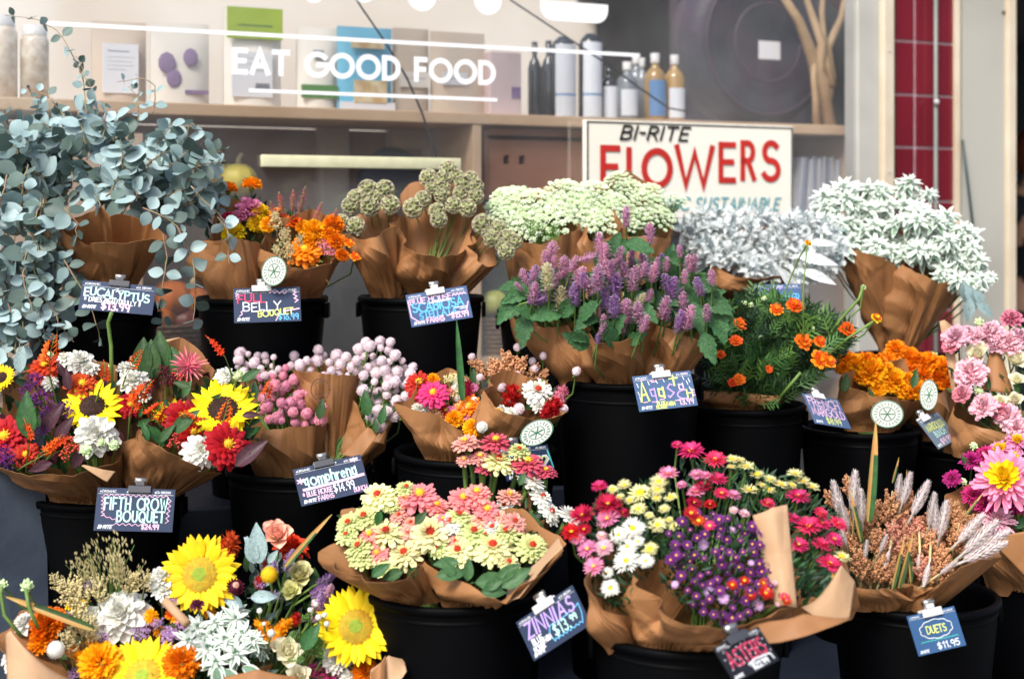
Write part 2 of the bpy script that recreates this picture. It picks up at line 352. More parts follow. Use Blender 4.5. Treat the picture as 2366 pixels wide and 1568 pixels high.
def f_sunflower(dark):
    def b():
        mb = MB()
        ring(mb, 22, .30, .135, 4, .21, -.01, prof=prof_point, cup=-.3, curl=-.06, nv=6)
        ring(mb, 22, .29, .13, 16, .205, .015, off=.5, prof=prof_point, cup=-.3, curl=-.08, nv=6)
        ring(mb, 14, .2, .1, -25, .2, -.04, m=1, prof=prof_point, nv=4)
        calyx(mb, .3, -.03, 1)
        c = MB()
        if dark: dome(c, .22, .05, 300, 0, .0, .05, 20); cm = [brownc]
        else:
            dome(c, .225, .045, 420, 0, .0, .045, 24, mfun=lambda t: 1 if t < .15 else 0); cm = [disc_or, disc_gr]
            c.lathe([(.08, .047), (.05, .0485), (.001, .049)], 12, 1)
        return ('sunflower', mb.mesh('sunflower_petals', [petal_mat('sun'), green]), [('flower_disc', c.mesh('sunflower_disc', cm))])
    return ('sunfl' + str(dark), b)
def f_aster(col, n=30, w=.07, cr=.14, rings=2, cen='yellow'):
    cr0 = cr
    def b():
        mb = MB(); cr = cr0 * rnd.uniform(.75, 1.1)
        for k in range(rings):
            ring(mb, n - 3 * k, .5 - cr * .75 - .06 * k, w, 4 + 20 * k, cr * .75, .01 * k, off=.5 * k, prof=prof_strap, nv=3, nu=1, cup=0, curl=-.05 if k == 0 else .05)
        ring(mb, 8, .3, .06, -35, .03, -.03, m=1, prof=prof_point, nv=2)
        calyx(mb, .18, -.01, 1)
        c = MB(); dome(c, cr, cr * .5, 28, 0, .01, .16)
        return ('aster_flower', mb.mesh('aster_petals', [petal_mat(col), green]), [('flower_centre', c.mesh('aster_centre', [disc_yl, disc_gr]))])
    return (f'ast{col}{n}{rings}', b)
def f_marigold(col, cupf=0):
    def b():
        mb = MB(); ball_petals(mb, 150, .20, .5, .15, 104, .85, prof=prof_spoon, rip=.12, nv=3, nu=3, spread=.28, cup=.4)
        mb.tube([(0, 0, -.05), (0, 0, -.35)], [.2, .06], 8, 1)
        return ('marigold_flower', mb.mesh('marigold_petals', [petal_mat(col), stemg]), [])
    return ('mar' + col, b)
def f_french(col):
    def b():
        mb = MB(); ring(mb, 9, .42, .34, 0, .06, 0, prof=prof_spoon, rip=.08, nu=4, cup=-.2)
        ring(mb, 8, .34, .28, 22, .05, .03, m=1, prof=prof_spoon, rip=.1, nu=4, off=.5)
        ring(mb, 7, .24, .22, 48, .03, .05, prof=prof_spoon, rip=.12, nu=3)
        mb.tube([(0, 0, .02), (0, 0, -.45)], [.16, .08], 8, 2)
        return ('marigold_flower', mb.mesh('marigold_small_petals', [petal_mat(col), petal_mat('rust'), stemg]), [])
    return ('fr' + col, b)
def f_double(col, name, nr=5, w=.26, centre=None, prof=prof_round):
    """dahlia or peony like head of cupped petals"""
    def b():
        mb = MB()
        for k in range(nr):
            t = k / max(1, nr - 1)
            ring(mb, 12 - int(5 * t), .42 - .26 * t, w * (1 - .35 * t), -14 + 84 * t, .07 * (1 - t), .0 + .07 * t, off=.5 * (k % 2), prof=prof, cup=.55, curl=-.08 + .25 * t, nu=3, nv=4, rip=.03)
        core(mb, .11, 1, 0, 8, .06); calyx(mb, .22, -.02, 1)
        sub = []
        if centre:
            c = MB(); dome(c, .10, .10, 20, 0, .14, .22); sub = [('flower_centre', c.mesh('flower_centre', [centre]))]
        return (name, mb.mesh(name + '_petals', [petal_mat(col), stemg]), sub)
    return (f'dbl{col}{name}{nr}', b)
def f_rose(col, name='rose_flower'):
    def b():
        mb = MB(); n = 24
        for i in range(n):
            t = i / n; el = 100 - 62 * t ** 1.5; L = .24 + .16 * t
            v, f = petal(L, .20 + .36 * t, nu=6, nv=7, prof=prof_round, cup=.9 * (1 - .4 * t), curl=-.22 * t, rip=.02, ph=i)
            mb.add(v, f, 0, frame(i * GA, R(el), .02 + .10 * t, .0 - .08 * t))
        core(mb, .07, 1.4, 0, 8, .06); calyx(mb, .24, -.03, 1)
        return (name, mb.mesh(name + '_petals', [petal_mat(col), stemg]), [])
    return ('rose' + col + name, b)
def f_carnation(col):
    def b():
        mb = MB(); ball_petals(mb, 60, .08, .5, .30, 95, .7, prof=prof_spoon, rip=.14, nv=4, nu=5, spread=.45, cup=.3)
        mb.tube([(0, 0, 0), (0, 0, -.4)], [.16, .09], 8, 1)
        return ('carnation_flower', mb.mesh('carnation_petals', [petal_mat(col), stemg]), [])
    return ('carn' + col, b)
def f_mum(c1, c2):
    def b():
        mb = MB()
        for k in range(6):
            ring(mb, 26 - 3 * k, .40 - .055 * k, .11, -22 + 18 * k, .10 - .015 * k, .02 * k, j=.25, off=.5 * (k % 2), m=0 if k < 3 else 1, prof=prof_spoon, nv=4, nu=3, cup=.5, curl=.16)
        calyx(mb, .22, -.02, 2)
        c = MB(); dome(c, .05, .07, 20, 0, .09, .2)
        return ('chrysanthemum_flower', mb.mesh('chrysanthemum_petals', [petal_mat(c1), petal_mat(c2), stemg]), [('flower_centre', c.mesh('mum_centre', [disc_yl]))])
    return ('mum' + c1, b)
def f_quill(col):
    def b():
        mb = MB()
        for k in range(3): ring(mb, 18 - 3 * k, .45 - .1 * k, .05, -4 + 24 * k, .05, .01 * k, m=k % 2, prof=prof_strap, nv=4, nu=2, cup=1.2, curl=.12)
        calyx(mb, .2, -.02, 2); core(mb, .08, 1, 1, 8, .03)
        return ('dahlia_flower', mb.mesh('cactus_dahlia_petals', [petal_mat('salmon'), petal_mat('rose'), stemg]), [])
    return ('quill' + col, b)
def f_gomph(col):
    def b():
        mb = MB(); core(mb, .40, 1.0, 0, 12); ball_petals(mb, 150, .34, .5, .10, 168, 1.0, prof=prof_point, nv=2, nu=2, cup=.3, spread=.3)
        for s in (0, 1): mb.add(*petal(.4, .22, 2, 3, prof_point), 1, frame(s * math.pi, -.5, .02, -.46))
        return ('gomphrena_flower', mb.mesh('gomphrena_head', [petal_mat(col), stemg]), [])
    return ('gom' + col, b)
def f_pod():
    def b():
        mb = MB(); core(mb, .30, 1, 1)
        n = 24
        for i in range(n):
            c = 1 - (i + .5) / n * 1.85; ph = math.acos(c); az = i * GA
            M = Matrix.Rotation(az, 4, 'Z') @ Matrix.Rotation(ph, 4, 'X') @ Matrix.Translation((0, 0, 0))
            M = Matrix.Rotation(az, 4, 'Z') @ Matrix.Rotation(-ph, 4, 'X')
            mb.lathe([(.045, .33), (.095, .40), (.148, .465), (.154, .482), (.130, .486), (.126, .466)], 8, 0, M)
            mb.lathe([(.126, .466), (.085, .405), (.04, .365)], 8, 1, M)
            mb.lathe([(.06, .392), (.0005, .385)], 7, 1, M)
            for k in range(5):
                a = k * 2 * math.pi / 5
                x, y = math.cos(a), math.sin(a)
                mb.add([(x * .012 - y * .008, y * .012 + x * .008, .40), (x * .012 + y * .008, y * .012 - x * .008, .40), (x * .075, y * .075, .455)], [(0, 1, 2)], 2, M)
        return ('scabiosa_pod', mb.mesh('scabiosa_pod', [podrim, podin, podstar]), [])
    return ('pod', b)
def f_umbel():
    def b():
        mb = MB(); n = 38
        for i in range(n):
            t = (i + .5) / n; r = .46 * math.sqrt(t); a = i * GA
            cx, cy, cz = r * math.cos(a), r * math.sin(a), .24 * (1 - t) + rnd.uniform(-.015, .015)
            mb.tube([(0, 0, -.42), (cx * .6, cy * .6, -.12), (cx, cy, cz)], .006, 3, 1, cap=False)
            for q in range(15):
                tt = (q + .5) / 15; rr = .070 * math.sqrt(tt); aa = q * GA + a
                x, y = cx + rr * math.cos(aa), cy + rr * math.sin(aa); z = cz + .03 * (1 - tt) + rnd.uniform(-.006, .006) - r * rr * .3
                s = rnd.uniform(.014, .021); ta, tb = rnd.uniform(-.3, .3), rnd.uniform(-.3, .3)
                v = [(x, y, z + .005)] + [(x + s * math.cos(k * 1.2566), y + s * math.sin(k * 1.2566), z + s * (ta * math.cos(k * 1.2566) + tb * math.sin(k * 1.2566))) for k in range(5)]
                mb.add(v, [(0, k + 1, (k + 1) % 5 + 1) for k in range(5)], 0)
        for i in range(14):
            mb.add(*petal(.26, .02, 1, 3, prof_point, curl=.3), 1, frame(i * .45, -.7, .02, -.36))
        return ('lace_umbel', mb.mesh('lace_umbel', [ammiw, stemg], smooth=False), [])
    return ('umbel', b)
def f_spike(col, dens=1.0, fat=1.0):
    """flower spike, unit length along +Z, root at origin"""
    def b():
        mb = MB(); mb.tube([(0, 0, -.3), (0, 0, .5), (0, 0, .97)], [.035, .05, .02], 5, 1)
        n = int(270 * dens)
        for i in range(n):
            t = i / n; z = .02 + .95 * t; rr = (.25 * fat) * (math.sin(math.pi * min(1, .18 + .85 * t)) ** .6) + .01
            v, f = petal(rr * rnd.uniform(.7, 1.35), .085, 1, 2, prof_spoon, cup=.2)
            mb.add(v, f, 2 if rnd.random() < .12 else 0, Matrix.Translation((0, 0, z)) @ Matrix.Rotation(i * GA, 4, 'Z') @ Matrix.Rotation(rnd.uniform(.0, .8), 4, 'X'))
        return ('flower_spike', mb.mesh('flower_spike', [petal_mat(col), stemg, petal_mat('lilac' if col in ('mauve', 'lilac') else col)]), [])
    return ('spk' + col + str(fat), b)
def f_crocosmia():
    def b():
        mb = MB(); pts = [Vector((0, 0, 0)), Vector((.05, 0, .3)), Vector((.18, 0, .6)), Vector((.4, 0, .9))]
        mb.tube(pts, .012, 5, 1)
        for i in range(13):
            t = i / 12; p = pts[1].lerp(pts[3], t) + Vector((0, 0, .06 * math.sin(t * 3)))
            s = .26 * (1 - .65 * t); M = Matrix.Translation(p) @ Matrix.Rotation(R(-55 if i % 2 else 55) , 4, 'X') @ Matrix.Rotation(.3, 4, 'Y') @ Matrix.Scale(s, 4)
            mb.tube([(0, 0, 0), (0, 0, .5), (0, 0, .8)], [.05, .09, .13], 5, 0, M)
            if t < .65:
                for k in range(6): mb.add(*petal(.5, .22, 2, 3, prof_point, curl=-.3), 0, M @ Matrix.Translation((0, 0, .72)) @ frame(k * 1.047, .75, .05))
        return ('crocosmia_spray', mb.mesh('crocosmia_spray', [petal_mat('rust'), stemg]), [])
    return ('croc', b)
ICO_V = [(0, 0, 1), (.894, 0, .447), (.276, .851, .447), (-.724, .526, .447), (-.724, -.526, .447), (.276, -.851, .447), (.724, .526, -.447), (-.276, .851, -.447), (-.894, 0, -.447), (-.276, -.851, -.447), (.724, -.526, -.447), (0, 0, -1)]
ICO_F = [(0, 1, 2), (0, 2, 3), (0, 3, 4), (0, 4, 5), (0, 5, 1), (1, 6, 2), (2, 7, 3), (3, 8, 4), (4, 9, 5), (5, 10, 1), (6, 7, 2), (7, 8, 3), (8, 9, 4), (9, 10, 5), (10, 6, 1), (11, 7, 6), (11, 8, 7), (11, 9, 8), (11, 10, 9), (11, 6, 10)]
def grain_at(mb, p, s, m=0):
    mb.add(np.array(ICO_V) * s + np.array(p), ICO_F, m)
def f_sorghum(mat=0, fat=.30, n=360, name='sorghum_head', gs=1.35):
    def b():
        mb = MB(); br = []
        for i in range(15):
            t = i / 15; az = i * GA; r = fat * (1 - .55 * t); z0 = .05 + .6 * t
            tip = (r * math.cos(az), r * math.sin(az), z0 + .30)
            mb.tube([(0, 0, z0), (tip[0] * .5, tip[1] * .5, z0 + .12), tip], .006, 3, 1, cap=False); br.append((Vector((0, 0, z0)), Vector(tip)))
        for i in range(n):
            a, c = br[i % 15]; t = rnd.uniform(.3, 1.05); p = a.lerp(c, t) + Vector((rnd.uniform(-1, 1), rnd.uniform(-1, 1), rnd.uniform(-1, 1))) * .045
            grain_at(mb, p, rnd.uniform(.016, .027) * gs)
        mb.tube([(0, 0, -.3), (0, 0, .9)], .012, 4, 1)
        return (name, mb.mesh(name, [(grain, grainp, tan)[mat], tan]), [])
    return (f'sorg{mat}{fat}', b)
def f_statice(col, name='statice_cluster'):
    def b():
        mb = MB()
        for i in range(70):
            d = Vector((rnd.gauss(0, 1), rnd.gauss(0, 1), rnd.gauss(0, 1))).normalized() * rnd.uniform(.2, .5); d.z = abs(d.z) * .8
            for k in range(4): mb.add(*petal(.09, .07, 1, 2, prof_round), 0, Matrix.Translation(d) @ Matrix.Rotation(rnd.uniform(0, 6), 4, 'X') @ frame(k * 1.57, .6, .0))
        for i in range(6): mb.tube([(0, 0, -.4), (rnd.uniform(-.3, .3), rnd.uniform(-.3, .3), .2)], .015, 3, 1, cap=False)
        return (name, mb.mesh(name, [petal_mat(col), stemg]), [])
    return ('stat' + col + name, b)
def f_berries():
    def b():
        mb = MB()
        for i in range(26):
            d = Vector((rnd.gauss(0, 1), rnd.gauss(0, 1), rnd.gauss(0, 1))).normalized() * rnd.uniform(.15, .46)
            grain_at(mb, d, rnd.uniform(.05, .085)); mb.tube([(0, 0, -.4), d], .01, 3, 1, cap=False)
        return ('berry_cluster', mb.mesh('berry_cluster', [berry, stemg]), [])
    return ('berr', b)
def f_plume(col, name='celosia_plume'):
    def b():
        mb = MB(); core(mb, .22, 1.7, 0, 8, .05); ball_petals(mb, 150, .16, .42, .075, 150, 1.5, prof=prof_point, nv=2, nu=1, spread=.6)
        return (name, mb.mesh(name, [petal_mat(col)]), [])
    return ('plume' + col, b)
def f_ball(col, name):
    def b():
        mb = MB(); core(mb, .45, 1, 0, 14); ball_petals(mb, 200, .40, .5, .07, 172, 1, nv=1, nu=2, spread=.4)
        return (name, mb.mesh(name, [petal_mat(col)]), [])
    return ('ball' + col + name, b)
def f_straw():
    def b():
        mb = MB()
        for k in range(5): ring(mb, 16 - k, .22, .12, 25 + 17 * k, .30 - .045 * k, -.05 + .05 * k, m=0, prof=prof_point, cup=.4, curl=.25)
        core(mb, .34, .8); c = MB(); dome(c, .17, .12, 26, 0, .22, .15)
        return ('strawflower', mb.mesh('strawflower_bracts', [petal_mat('plum')]), [('flower_centre', c.mesh('straw_centre', [petal_mat('peach')]))])
    return ('straw', b)
def f_bud():
    def b():
        mb = MB(); core(mb, .34, 1.15, 0, 10); ball_petals(mb, 16, .2, .48, .3, 120, 1.1, prof=prof_point, nv=3, nu=2, cup=-.5, m=0)
        ring(mb, 6, .4, .16, 20, .15, -.3, m=1, prof=prof_point)
        return ('flower_bud', mb.mesh('flower_bud', [petal_mat('mint'), green]), [])
    return ('bud', b)
def edged_leaf(L, Wd, white, curl=0, cup=.3, nu=6, nv=6):
    v, f = petal(L, Wd, nu, nv, prof_point, cup, curl)
    m = []
    for j in range(nv):
        for i in range(nu):
            edge = i in (0, nu - 1) or (white > 1 and i in (1, nu - 2)) or (white > 2)
            m.append(0 if edge or (j == nv - 1) else 1)
    return v, f, m
def f_euph():
    def b():
        mb = MB()
        for k, (n, L, wd, el, wh) in enumerate(((6, .52, .19, -22, 1), (7, .48, .15, 4, 2), (6, .38, .12, 28, 3), (5, .24, .09, 55, 3))):
            for i in range(n):
                v, f, m = edged_leaf(L * rnd.uniform(.85, 1.1), wd, wh, curl=-.1)
                mb.add(v, f, m, frame((i + .5 * (k % 2)) * 6.283 / n + rnd.uniform(-.2, .2), R(el + rnd.uniform(-12, 12)), .02, .03 * k))
        for i in range(6): mb.lathe([(.02, .10), (.035, .14), (.01, .17)], 5, 1, Matrix.Translation((rnd.uniform(-.07, .07), rnd.uniform(-.07, .07), .02)))
        mb.tube([(0, 0, -.5), (0, 0, .05)], .02, 4, 1)
        return ('bract_rosette', mb.mesh('bract_rosette', [ewhite, egreen]), [])
    return ('euph', b)
def lobed_leaf(mb, L, M, m=0):
    v, f = petal(L, L * .16, 2, 6, prof_strap, cup=.5, curl=-.15); mb.add(v, f, m, M)
    for k in range(4):
        t = .25 + .2 * k; z = -.15 * L * t * t
        for s in (-1, 1):
            ll = L * (.34 - .05 * k)
            Mk = M @ Matrix.Translation((0, L * t, z)) @ Matrix.Rotation(-s * R(52), 4, 'Z')
            v, f = petal(ll, ll * .34, 2, 3, prof_spoon, cup=.5, curl=-.12); mb.add(v, f, m, Mk)
            for s2 in (-1, 1):
                v, f = petal(ll * .5, ll * .26, 1, 2, prof_spoon); mb.add(v, f, m, Mk @ Matrix.Translation((0, ll * .5, 0)) @ Matrix.Rotation(s2 * R(45), 4, 'Z'))
def f_dusty():
    def b():
        mb = MB()
        for i in range(13):
            t = i / 13; lobed_leaf(mb, .5 * rnd.uniform(.7, 1.05), frame(i * GA, R(70 - 95 * t + rnd.uniform(-15, 15)), .02, .1 * (1 - t), rnd.uniform(-.6, .6)), 0 if rnd.random() < .8 else 1)
        return ('silver_rosette', mb.mesh('silver_rosette', [silver, silver2]), [])
    return ('dusty', b)
def leaf_mesh(name, mats, L=1, Wd=.45, curl=-.2, cup=.35, prof=prof_point, nu=4, nv=6, teeth=0):
    mb = MB(); v, f = petal(L, Wd, nu, nv, prof, cup, curl)
    if teeth:
        for j in range(nv + 1):
            for i in (0, nu):
                v[j * (nu + 1) + i] += np.array((0, .03 * L * (1 if j % 2 else -1), 0)); v[j * (nu + 1) + i][0] *= 1.12 if j % 2 else .92
    mb.add(v, f, 0); mb.tube([(0, -.15 * L, 0), (0, L * .5, curl * .25 * L + .004)], .012, 4, len(mats) - 1)
    return mb.mesh(name, mats)
def f_leaf(kind, mat, **k):
    def b(): return ('leaf', leaf_mesh('leaf_' + kind, [mat], **k), [])
    return ('leaf' + kind, b)
def f_blade(mat):
    def b():
        mb = MB(); v, f = petal(1, .11, 2, 12, lambda t: (t ** .3) * (1 - t) ** .7 * 1.5, cup=.8, curl=-.12); mb.add(v, f, [0 if (q % 2 == 0 or q > 15) else 1 for q in range(len(f))])
        return ('leaf_blade', mb.mesh('leaf_blade', [mat, green]), [])
    return ('blade' + mat.name, b)
def f_spear():
    def b():
        mb = MB(); core(mb, .06, 7, 0, 6, .5); ball_petals(mb, 70, .03, .11, .05, 170, 1, nv=2, nu=1, prof=prof_point, m=1, spread=.4)
        mb2 = MB()
        for i in range(120):
            t = i / 120; z = .06 + .9 * t; r = .20 * math.sin(math.pi * (.12 + .86 * t)) ** .8
            v, f = petal(.14, .05, 1, 2, prof_point); mb2.add(v, f, 0 if i % 3 else 1, Matrix.Translation((0, 0, z)) @ Matrix.Rotation(i * GA, 4, 'Z') @ Matrix.Translation((0, r * .55, 0)) @ Matrix.Rotation(1.2, 4, 'X'))
        mb2.tube([(0, 0, -.2), (0, 0, .95)], [.03, .04], 6, 0)
        return ('celosia_spear', mb2.mesh('celosia_spear', [pm('spear_silver', (.76, .72, .68), (.60, .56, .52), trans=.15, scale=10), pm('spear_pink', (.66, .50, .52), (.54, .38, .42), trans=.15)]), [])
    return ('spear', b)
def f_panicle():
    def b():
        mb = MB()
        for i in range(9):
            a = Vector((rnd.uniform(-.28, .28), rnd.uniform(-.15, .15), rnd.uniform(.6, 1))); mb.tube([(0, 0, 0), a * .5 + Vector((0, 0, .08)), a], .004, 3, 1, cap=False)
            for k in range(13):
                p = a * rnd.uniform(.45, 1) + Vector((rnd.uniform(-.07, .07), rnd.uniform(-.05, .05), rnd.uniform(-.02, .07)))
                v, f = petal(.07, .028, 2, 2, prof_point, cup=.8); mb.add(v, f, 0, Matrix.Translation(p) @ Matrix.Rotation(rnd.uniform(-.5, .5), 4, 'Y') @ Matrix.Rotation(R(80), 4, 'X'))
        return ('grass_panicle', mb.mesh('grass_panicle', [tan, stemg]), [])
    return ('panic', b)
def f_feather(mat):
    def b():
        mb = MB(); mb.tube([(0, 0, 0), (0, .5, .03), (0, 1, -.06)], .012, 3, 0)
        for k in range(7):
            for s in (-1, 1):
                v, f = petal(.34 - .03 * k, .05, 1, 3, prof_point, curl=-.2); mb.add(v, f, 0, Matrix.Translation((0, .15 + .12 * k, .02)) @ Matrix.Rotation(-s * R(48), 4, 'Z') @ Matrix.Rotation(rnd.uniform(-.3, .5), 4, 'X'))
        return ('leaf', mb.mesh('feathery_leaf', [mat]), [])
    return ('feath' + mat.name, b)

# ------------------------------------------------------------------ placing
def orient(pos, n, size, roll=None, up=None):
    n = Vector(n).normalized(); roll = rnd.uniform(0, 6.283) if roll is None else roll
    q = n.to_track_quat('Z', 'Y')
    return Matrix.Translation(pos) @ q.to_matrix().to_4x4() @ Matrix.Rotation(roll, 4, 'Z') @ Matrix.Scale(size, 4)
def along(pos, d, size, n=(0, -1, .3), roll=0):
    """+Y of the mesh along d, +Z towards n"""
    d = Vector(d).normalized(); n = Vector(n); n = (n - d * n.dot(d)).normalized(); x = d.cross(n)
    M = Matrix((x, d, n)).transposed().to_4x4()
    return Matrix.Translation(pos) @ M @ Matrix.Rotation(roll, 4, 'Y') @ Matrix.Scale(size, 4)
def inst(entry, parent, M, label=None):
    name, me, subs = entry
    o = put(name, me, parent, M)
    if label: o['label'] = label
    for (sn, sm) in subs:
        c = bpy.data.objects.new(sn, sm); C.objects.link(c); c.parent = o
    return o
BK = []
TILT = .55
GROW = dict(zin=1.18, ast=1.12, mar=1.15, car=1.12, gom=.93, pod=1.04, fr=1.1, umb=1.1)
class Bunch:
    """one wrapped bunch: an Empty at its foot, flowers, leaves, stems and paper as parts"""
    def __init__(s, name, cx, cy, z, root, label, cat='flower bouquet', group=None, tilt=TILT):
        s.z, s.cy, s.tilt = z, cy, tilt
        bk = min(BK, key=lambda q: abs(q[0] - root[0]) + .25 * abs(q[1] - root[1]) + 60 * abs(q[2] - z))
        s.root = W((root[0] + bk[0]) / 2, bk[1] + 50, bk[2])
        s.e = empty(name, s.root, label, cat, group); s.stems = []
        s.sr = .0018
    def depth(s, py, dz=0): return s.z + s.tilt * (s.cy - py) * s.z / F + dz
    def normal(s, p, up=.25, camw=.55, outw=.75):
        o = (p - s.root).normalized(); c = (Vector((0, 0, EYE)) - p).normalized()
        return (o * outw + c * camw + Vector((0, 0, up)) + Vector((rnd.uniform(-.28, .28), rnd.uniform(-.2, .2), rnd.uniform(-.22, .22)))).normalized()
    def fl(s, fk, px, py, size, dz=0, n=None, up=.25, camw=.55, outw=.75, stem=True, label=None):
        z = s.depth(py, dz); p = W(px, py, z); n = s.normal(p, up, camw, outw) if n is None else Vector(n).normalized()
        e = lib(*fk); k = size * z / F * GROW.get(fk[0][:3], 1)
        inst(e, s.e, orient(p, n, k), label)
        if stem: s.stems.append((p - n * k * .3, n))
        return p
    def fls(s, fk, lst, **k):
        for t in lst: s.fl(fk, t[0], t[1], t[2], **{**k, **(t[3] if len(t) > 3 else {})})
    def up_(s, fk, px, py, ln, ang=0, dz=0, lean=-.1, stem=True, roll=None, label=None):
        """upright thing whose root is at (px,py), ln pixels long, ang degrees clockwise from vertical"""
        z = s.depth(py, dz); p = W(px, py, z); a = R(ang)
        d = Vector((math.sin(a), lean, math.cos(a)))
        e = lib(*fk); inst(e, s.e, orient(p, d, ln * z / F, roll), label)
        if stem: s.stems.append((p, d))
    def leaf(s, fk, px, py, qx, qy, dz=0, dq=0, n=(0, -1, .5), roll=0, label=None):
        """leaf from stalk pixel to tip pixel"""
        z = s.depth(py, dz); a = W(px, py, z); b = W(qx, qy, z + dq)
        inst(lib(*fk), s.e, along(a, b - a, (b - a).length, n, roll), label)
    def fill(s, poly, n, mats, size=(18, 40), dz=(.02, .09), name='foliage', wd=.35, prof=prof_point, up=.4, mode='leaf', md=8):
        mb = MB(); pts = sample(poly, n, md)
        for (x, y) in pts:
            z = s.depth(y, rnd.uniform(*dz)); p = W(x, y, z); k = rnd.uniform(*size) * z / F
            o = (p - s.root).normalized(); d = (o + Vector((rnd.uniform(-.9, .9), rnd.uniform(-.9, .5), rnd.uniform(-.6, .6)))).normalized()
            M = along(p - d * k * .5, d, 1, (rnd.uniform(-.7, .7), -1, rnd.uniform(-.2, 1.0)))
            if mode == 'leaf':
                v, f = petal(k, k * wd, 2, 4, prof, .4, rnd.uniform(-.35, .1)); mb.add(v, f, rnd.randrange(len(mats)), M)
            else:
                m = rnd.randrange(len(mats))
                for q in range(5):
                    for sg in (-1, 1):
                        v, f = petal(k * .42, k * .085, 1, 2, prof_point); mb.add(v, f, m, M @ Matrix.Translation((0, k * (.15 + .17 * q), 0)) @ Matrix.Rotation(-sg * .8, 4, 'Z') @ Matrix.Rotation(rnd.uniform(-.4, .4), 4, 'X'))
                v, f = petal(k, k * .06, 1, 3, prof_strap); mb.add(v, f, m, M)
        return mb.build(name, mats, s.e)
    def done(s, mat=None, r=None):
        if s.stems:
            mb = MB(); r = r or s.sr
            for (p, n) in s.stems:
                a = p; b = p - n * .05 + Vector((0, .03, -.01)); c = s.root + Vector(((p.x - s.root.x) * .22, (p.y - s.root.y) * .12, (p.z - s.root.z) * .38))
                e = s.root + Vector((rnd.uniform(-.02, .02), rnd.uniform(-.02, .02), rnd.uniform(-.02, .03)))
                mb.tube([a, a.lerp(b, .7), b.lerp(c, .4), c, e], r, 5, 0, cap=False)
            mb.build('stems', [mat or stemg], s.e)
def inpoly(x, y, P):
    c = False; j = len(P) - 1
    for i in range(len(P)):
        if (P[i][1] > y) != (P[j][1] > y) and x < (P[j][0] - P[i][0]) * (y - P[i][1]) / (P[j][1] - P[i][1]) + P[i][0]: c = not c
        j = i
    return c
def sample(poly, n, md=8, taken=None):
    xs = [p[0] for p in poly]; ys = [p[1] for p in poly]; out = []; tk = list(taken or []); tries = 0
    while len(out) < n and tries < n * 60:
        tries += 1; x, y = rnd.uniform(min(xs), max(xs)), rnd.uniform(min(ys), max(ys))
        if inpoly(x, y, poly) and all((x - a) ** 2 + (y - b) ** 2 > md * md for a, b in tk): out.append((x, y)); tk.append((x, y))
    return out
paper = pm('kraft_paper', (.34, .158, .060), (.29, .130, .047), rough=.6, trans=.10, scale=8, bump=.12, bscale=40, spec=.35, vary=.10, detail=8, crease=7)
paperl = pm('kraft_paper_lit', (.52, .33, .19), (.46, .28, .155), rough=.7, trans=.12, scale=5, bump=.15, bscale=40, spec=.25, vary=.05, detail=6, crease=9)  # kraft paper again, light on its inner faces put into a paler colour
_cd = []
for _i in range(60):
    _v = Vector((rnd.gauss(0, 1), rnd.gauss(0, 1), rnd.gauss(0, .8))).normalized(); _cd.append((_v, rnd.uniform(5, 24), rnd.uniform(0, 1)))
def crumple(p, seed):
    """sharp straight folds crossing each other, strong in places and faint in others"""
    r = 0
    for k in range(7):
        v, fq, ph = _cd[(seed * 7 + k * 5) % 60]; t = (p.dot(v) * fq + ph) % 1
        g = .5 + .8 * noise.noise(p * 5 + Vector((k * 3.7, seed, 0))); r += (abs(2 * t - 1) - .5) * max(0, g) * 9 / fq
    return r
def lerp_poly(P, n):
    d = [0]
    for i in range(1, len(P)): d.append(d[-1] + math.hypot(P[i][0] - P[i - 1][0], P[i][1] - P[i - 1][1]) + 1e-6)
    out = []
    for k in range(n):
        t = d[-1] * k / (n - 1); i = 1
        while i < len(P) - 1 and d[i] < t: i += 1
        u = (t - d[i - 1]) / (d[i] - d[i - 1]); out.append((P[i - 1][0] + (P[i][0] - P[i - 1][0]) * u, P[i - 1][1] + (P[i][1] - P[i - 1][1]) * u))
    return out
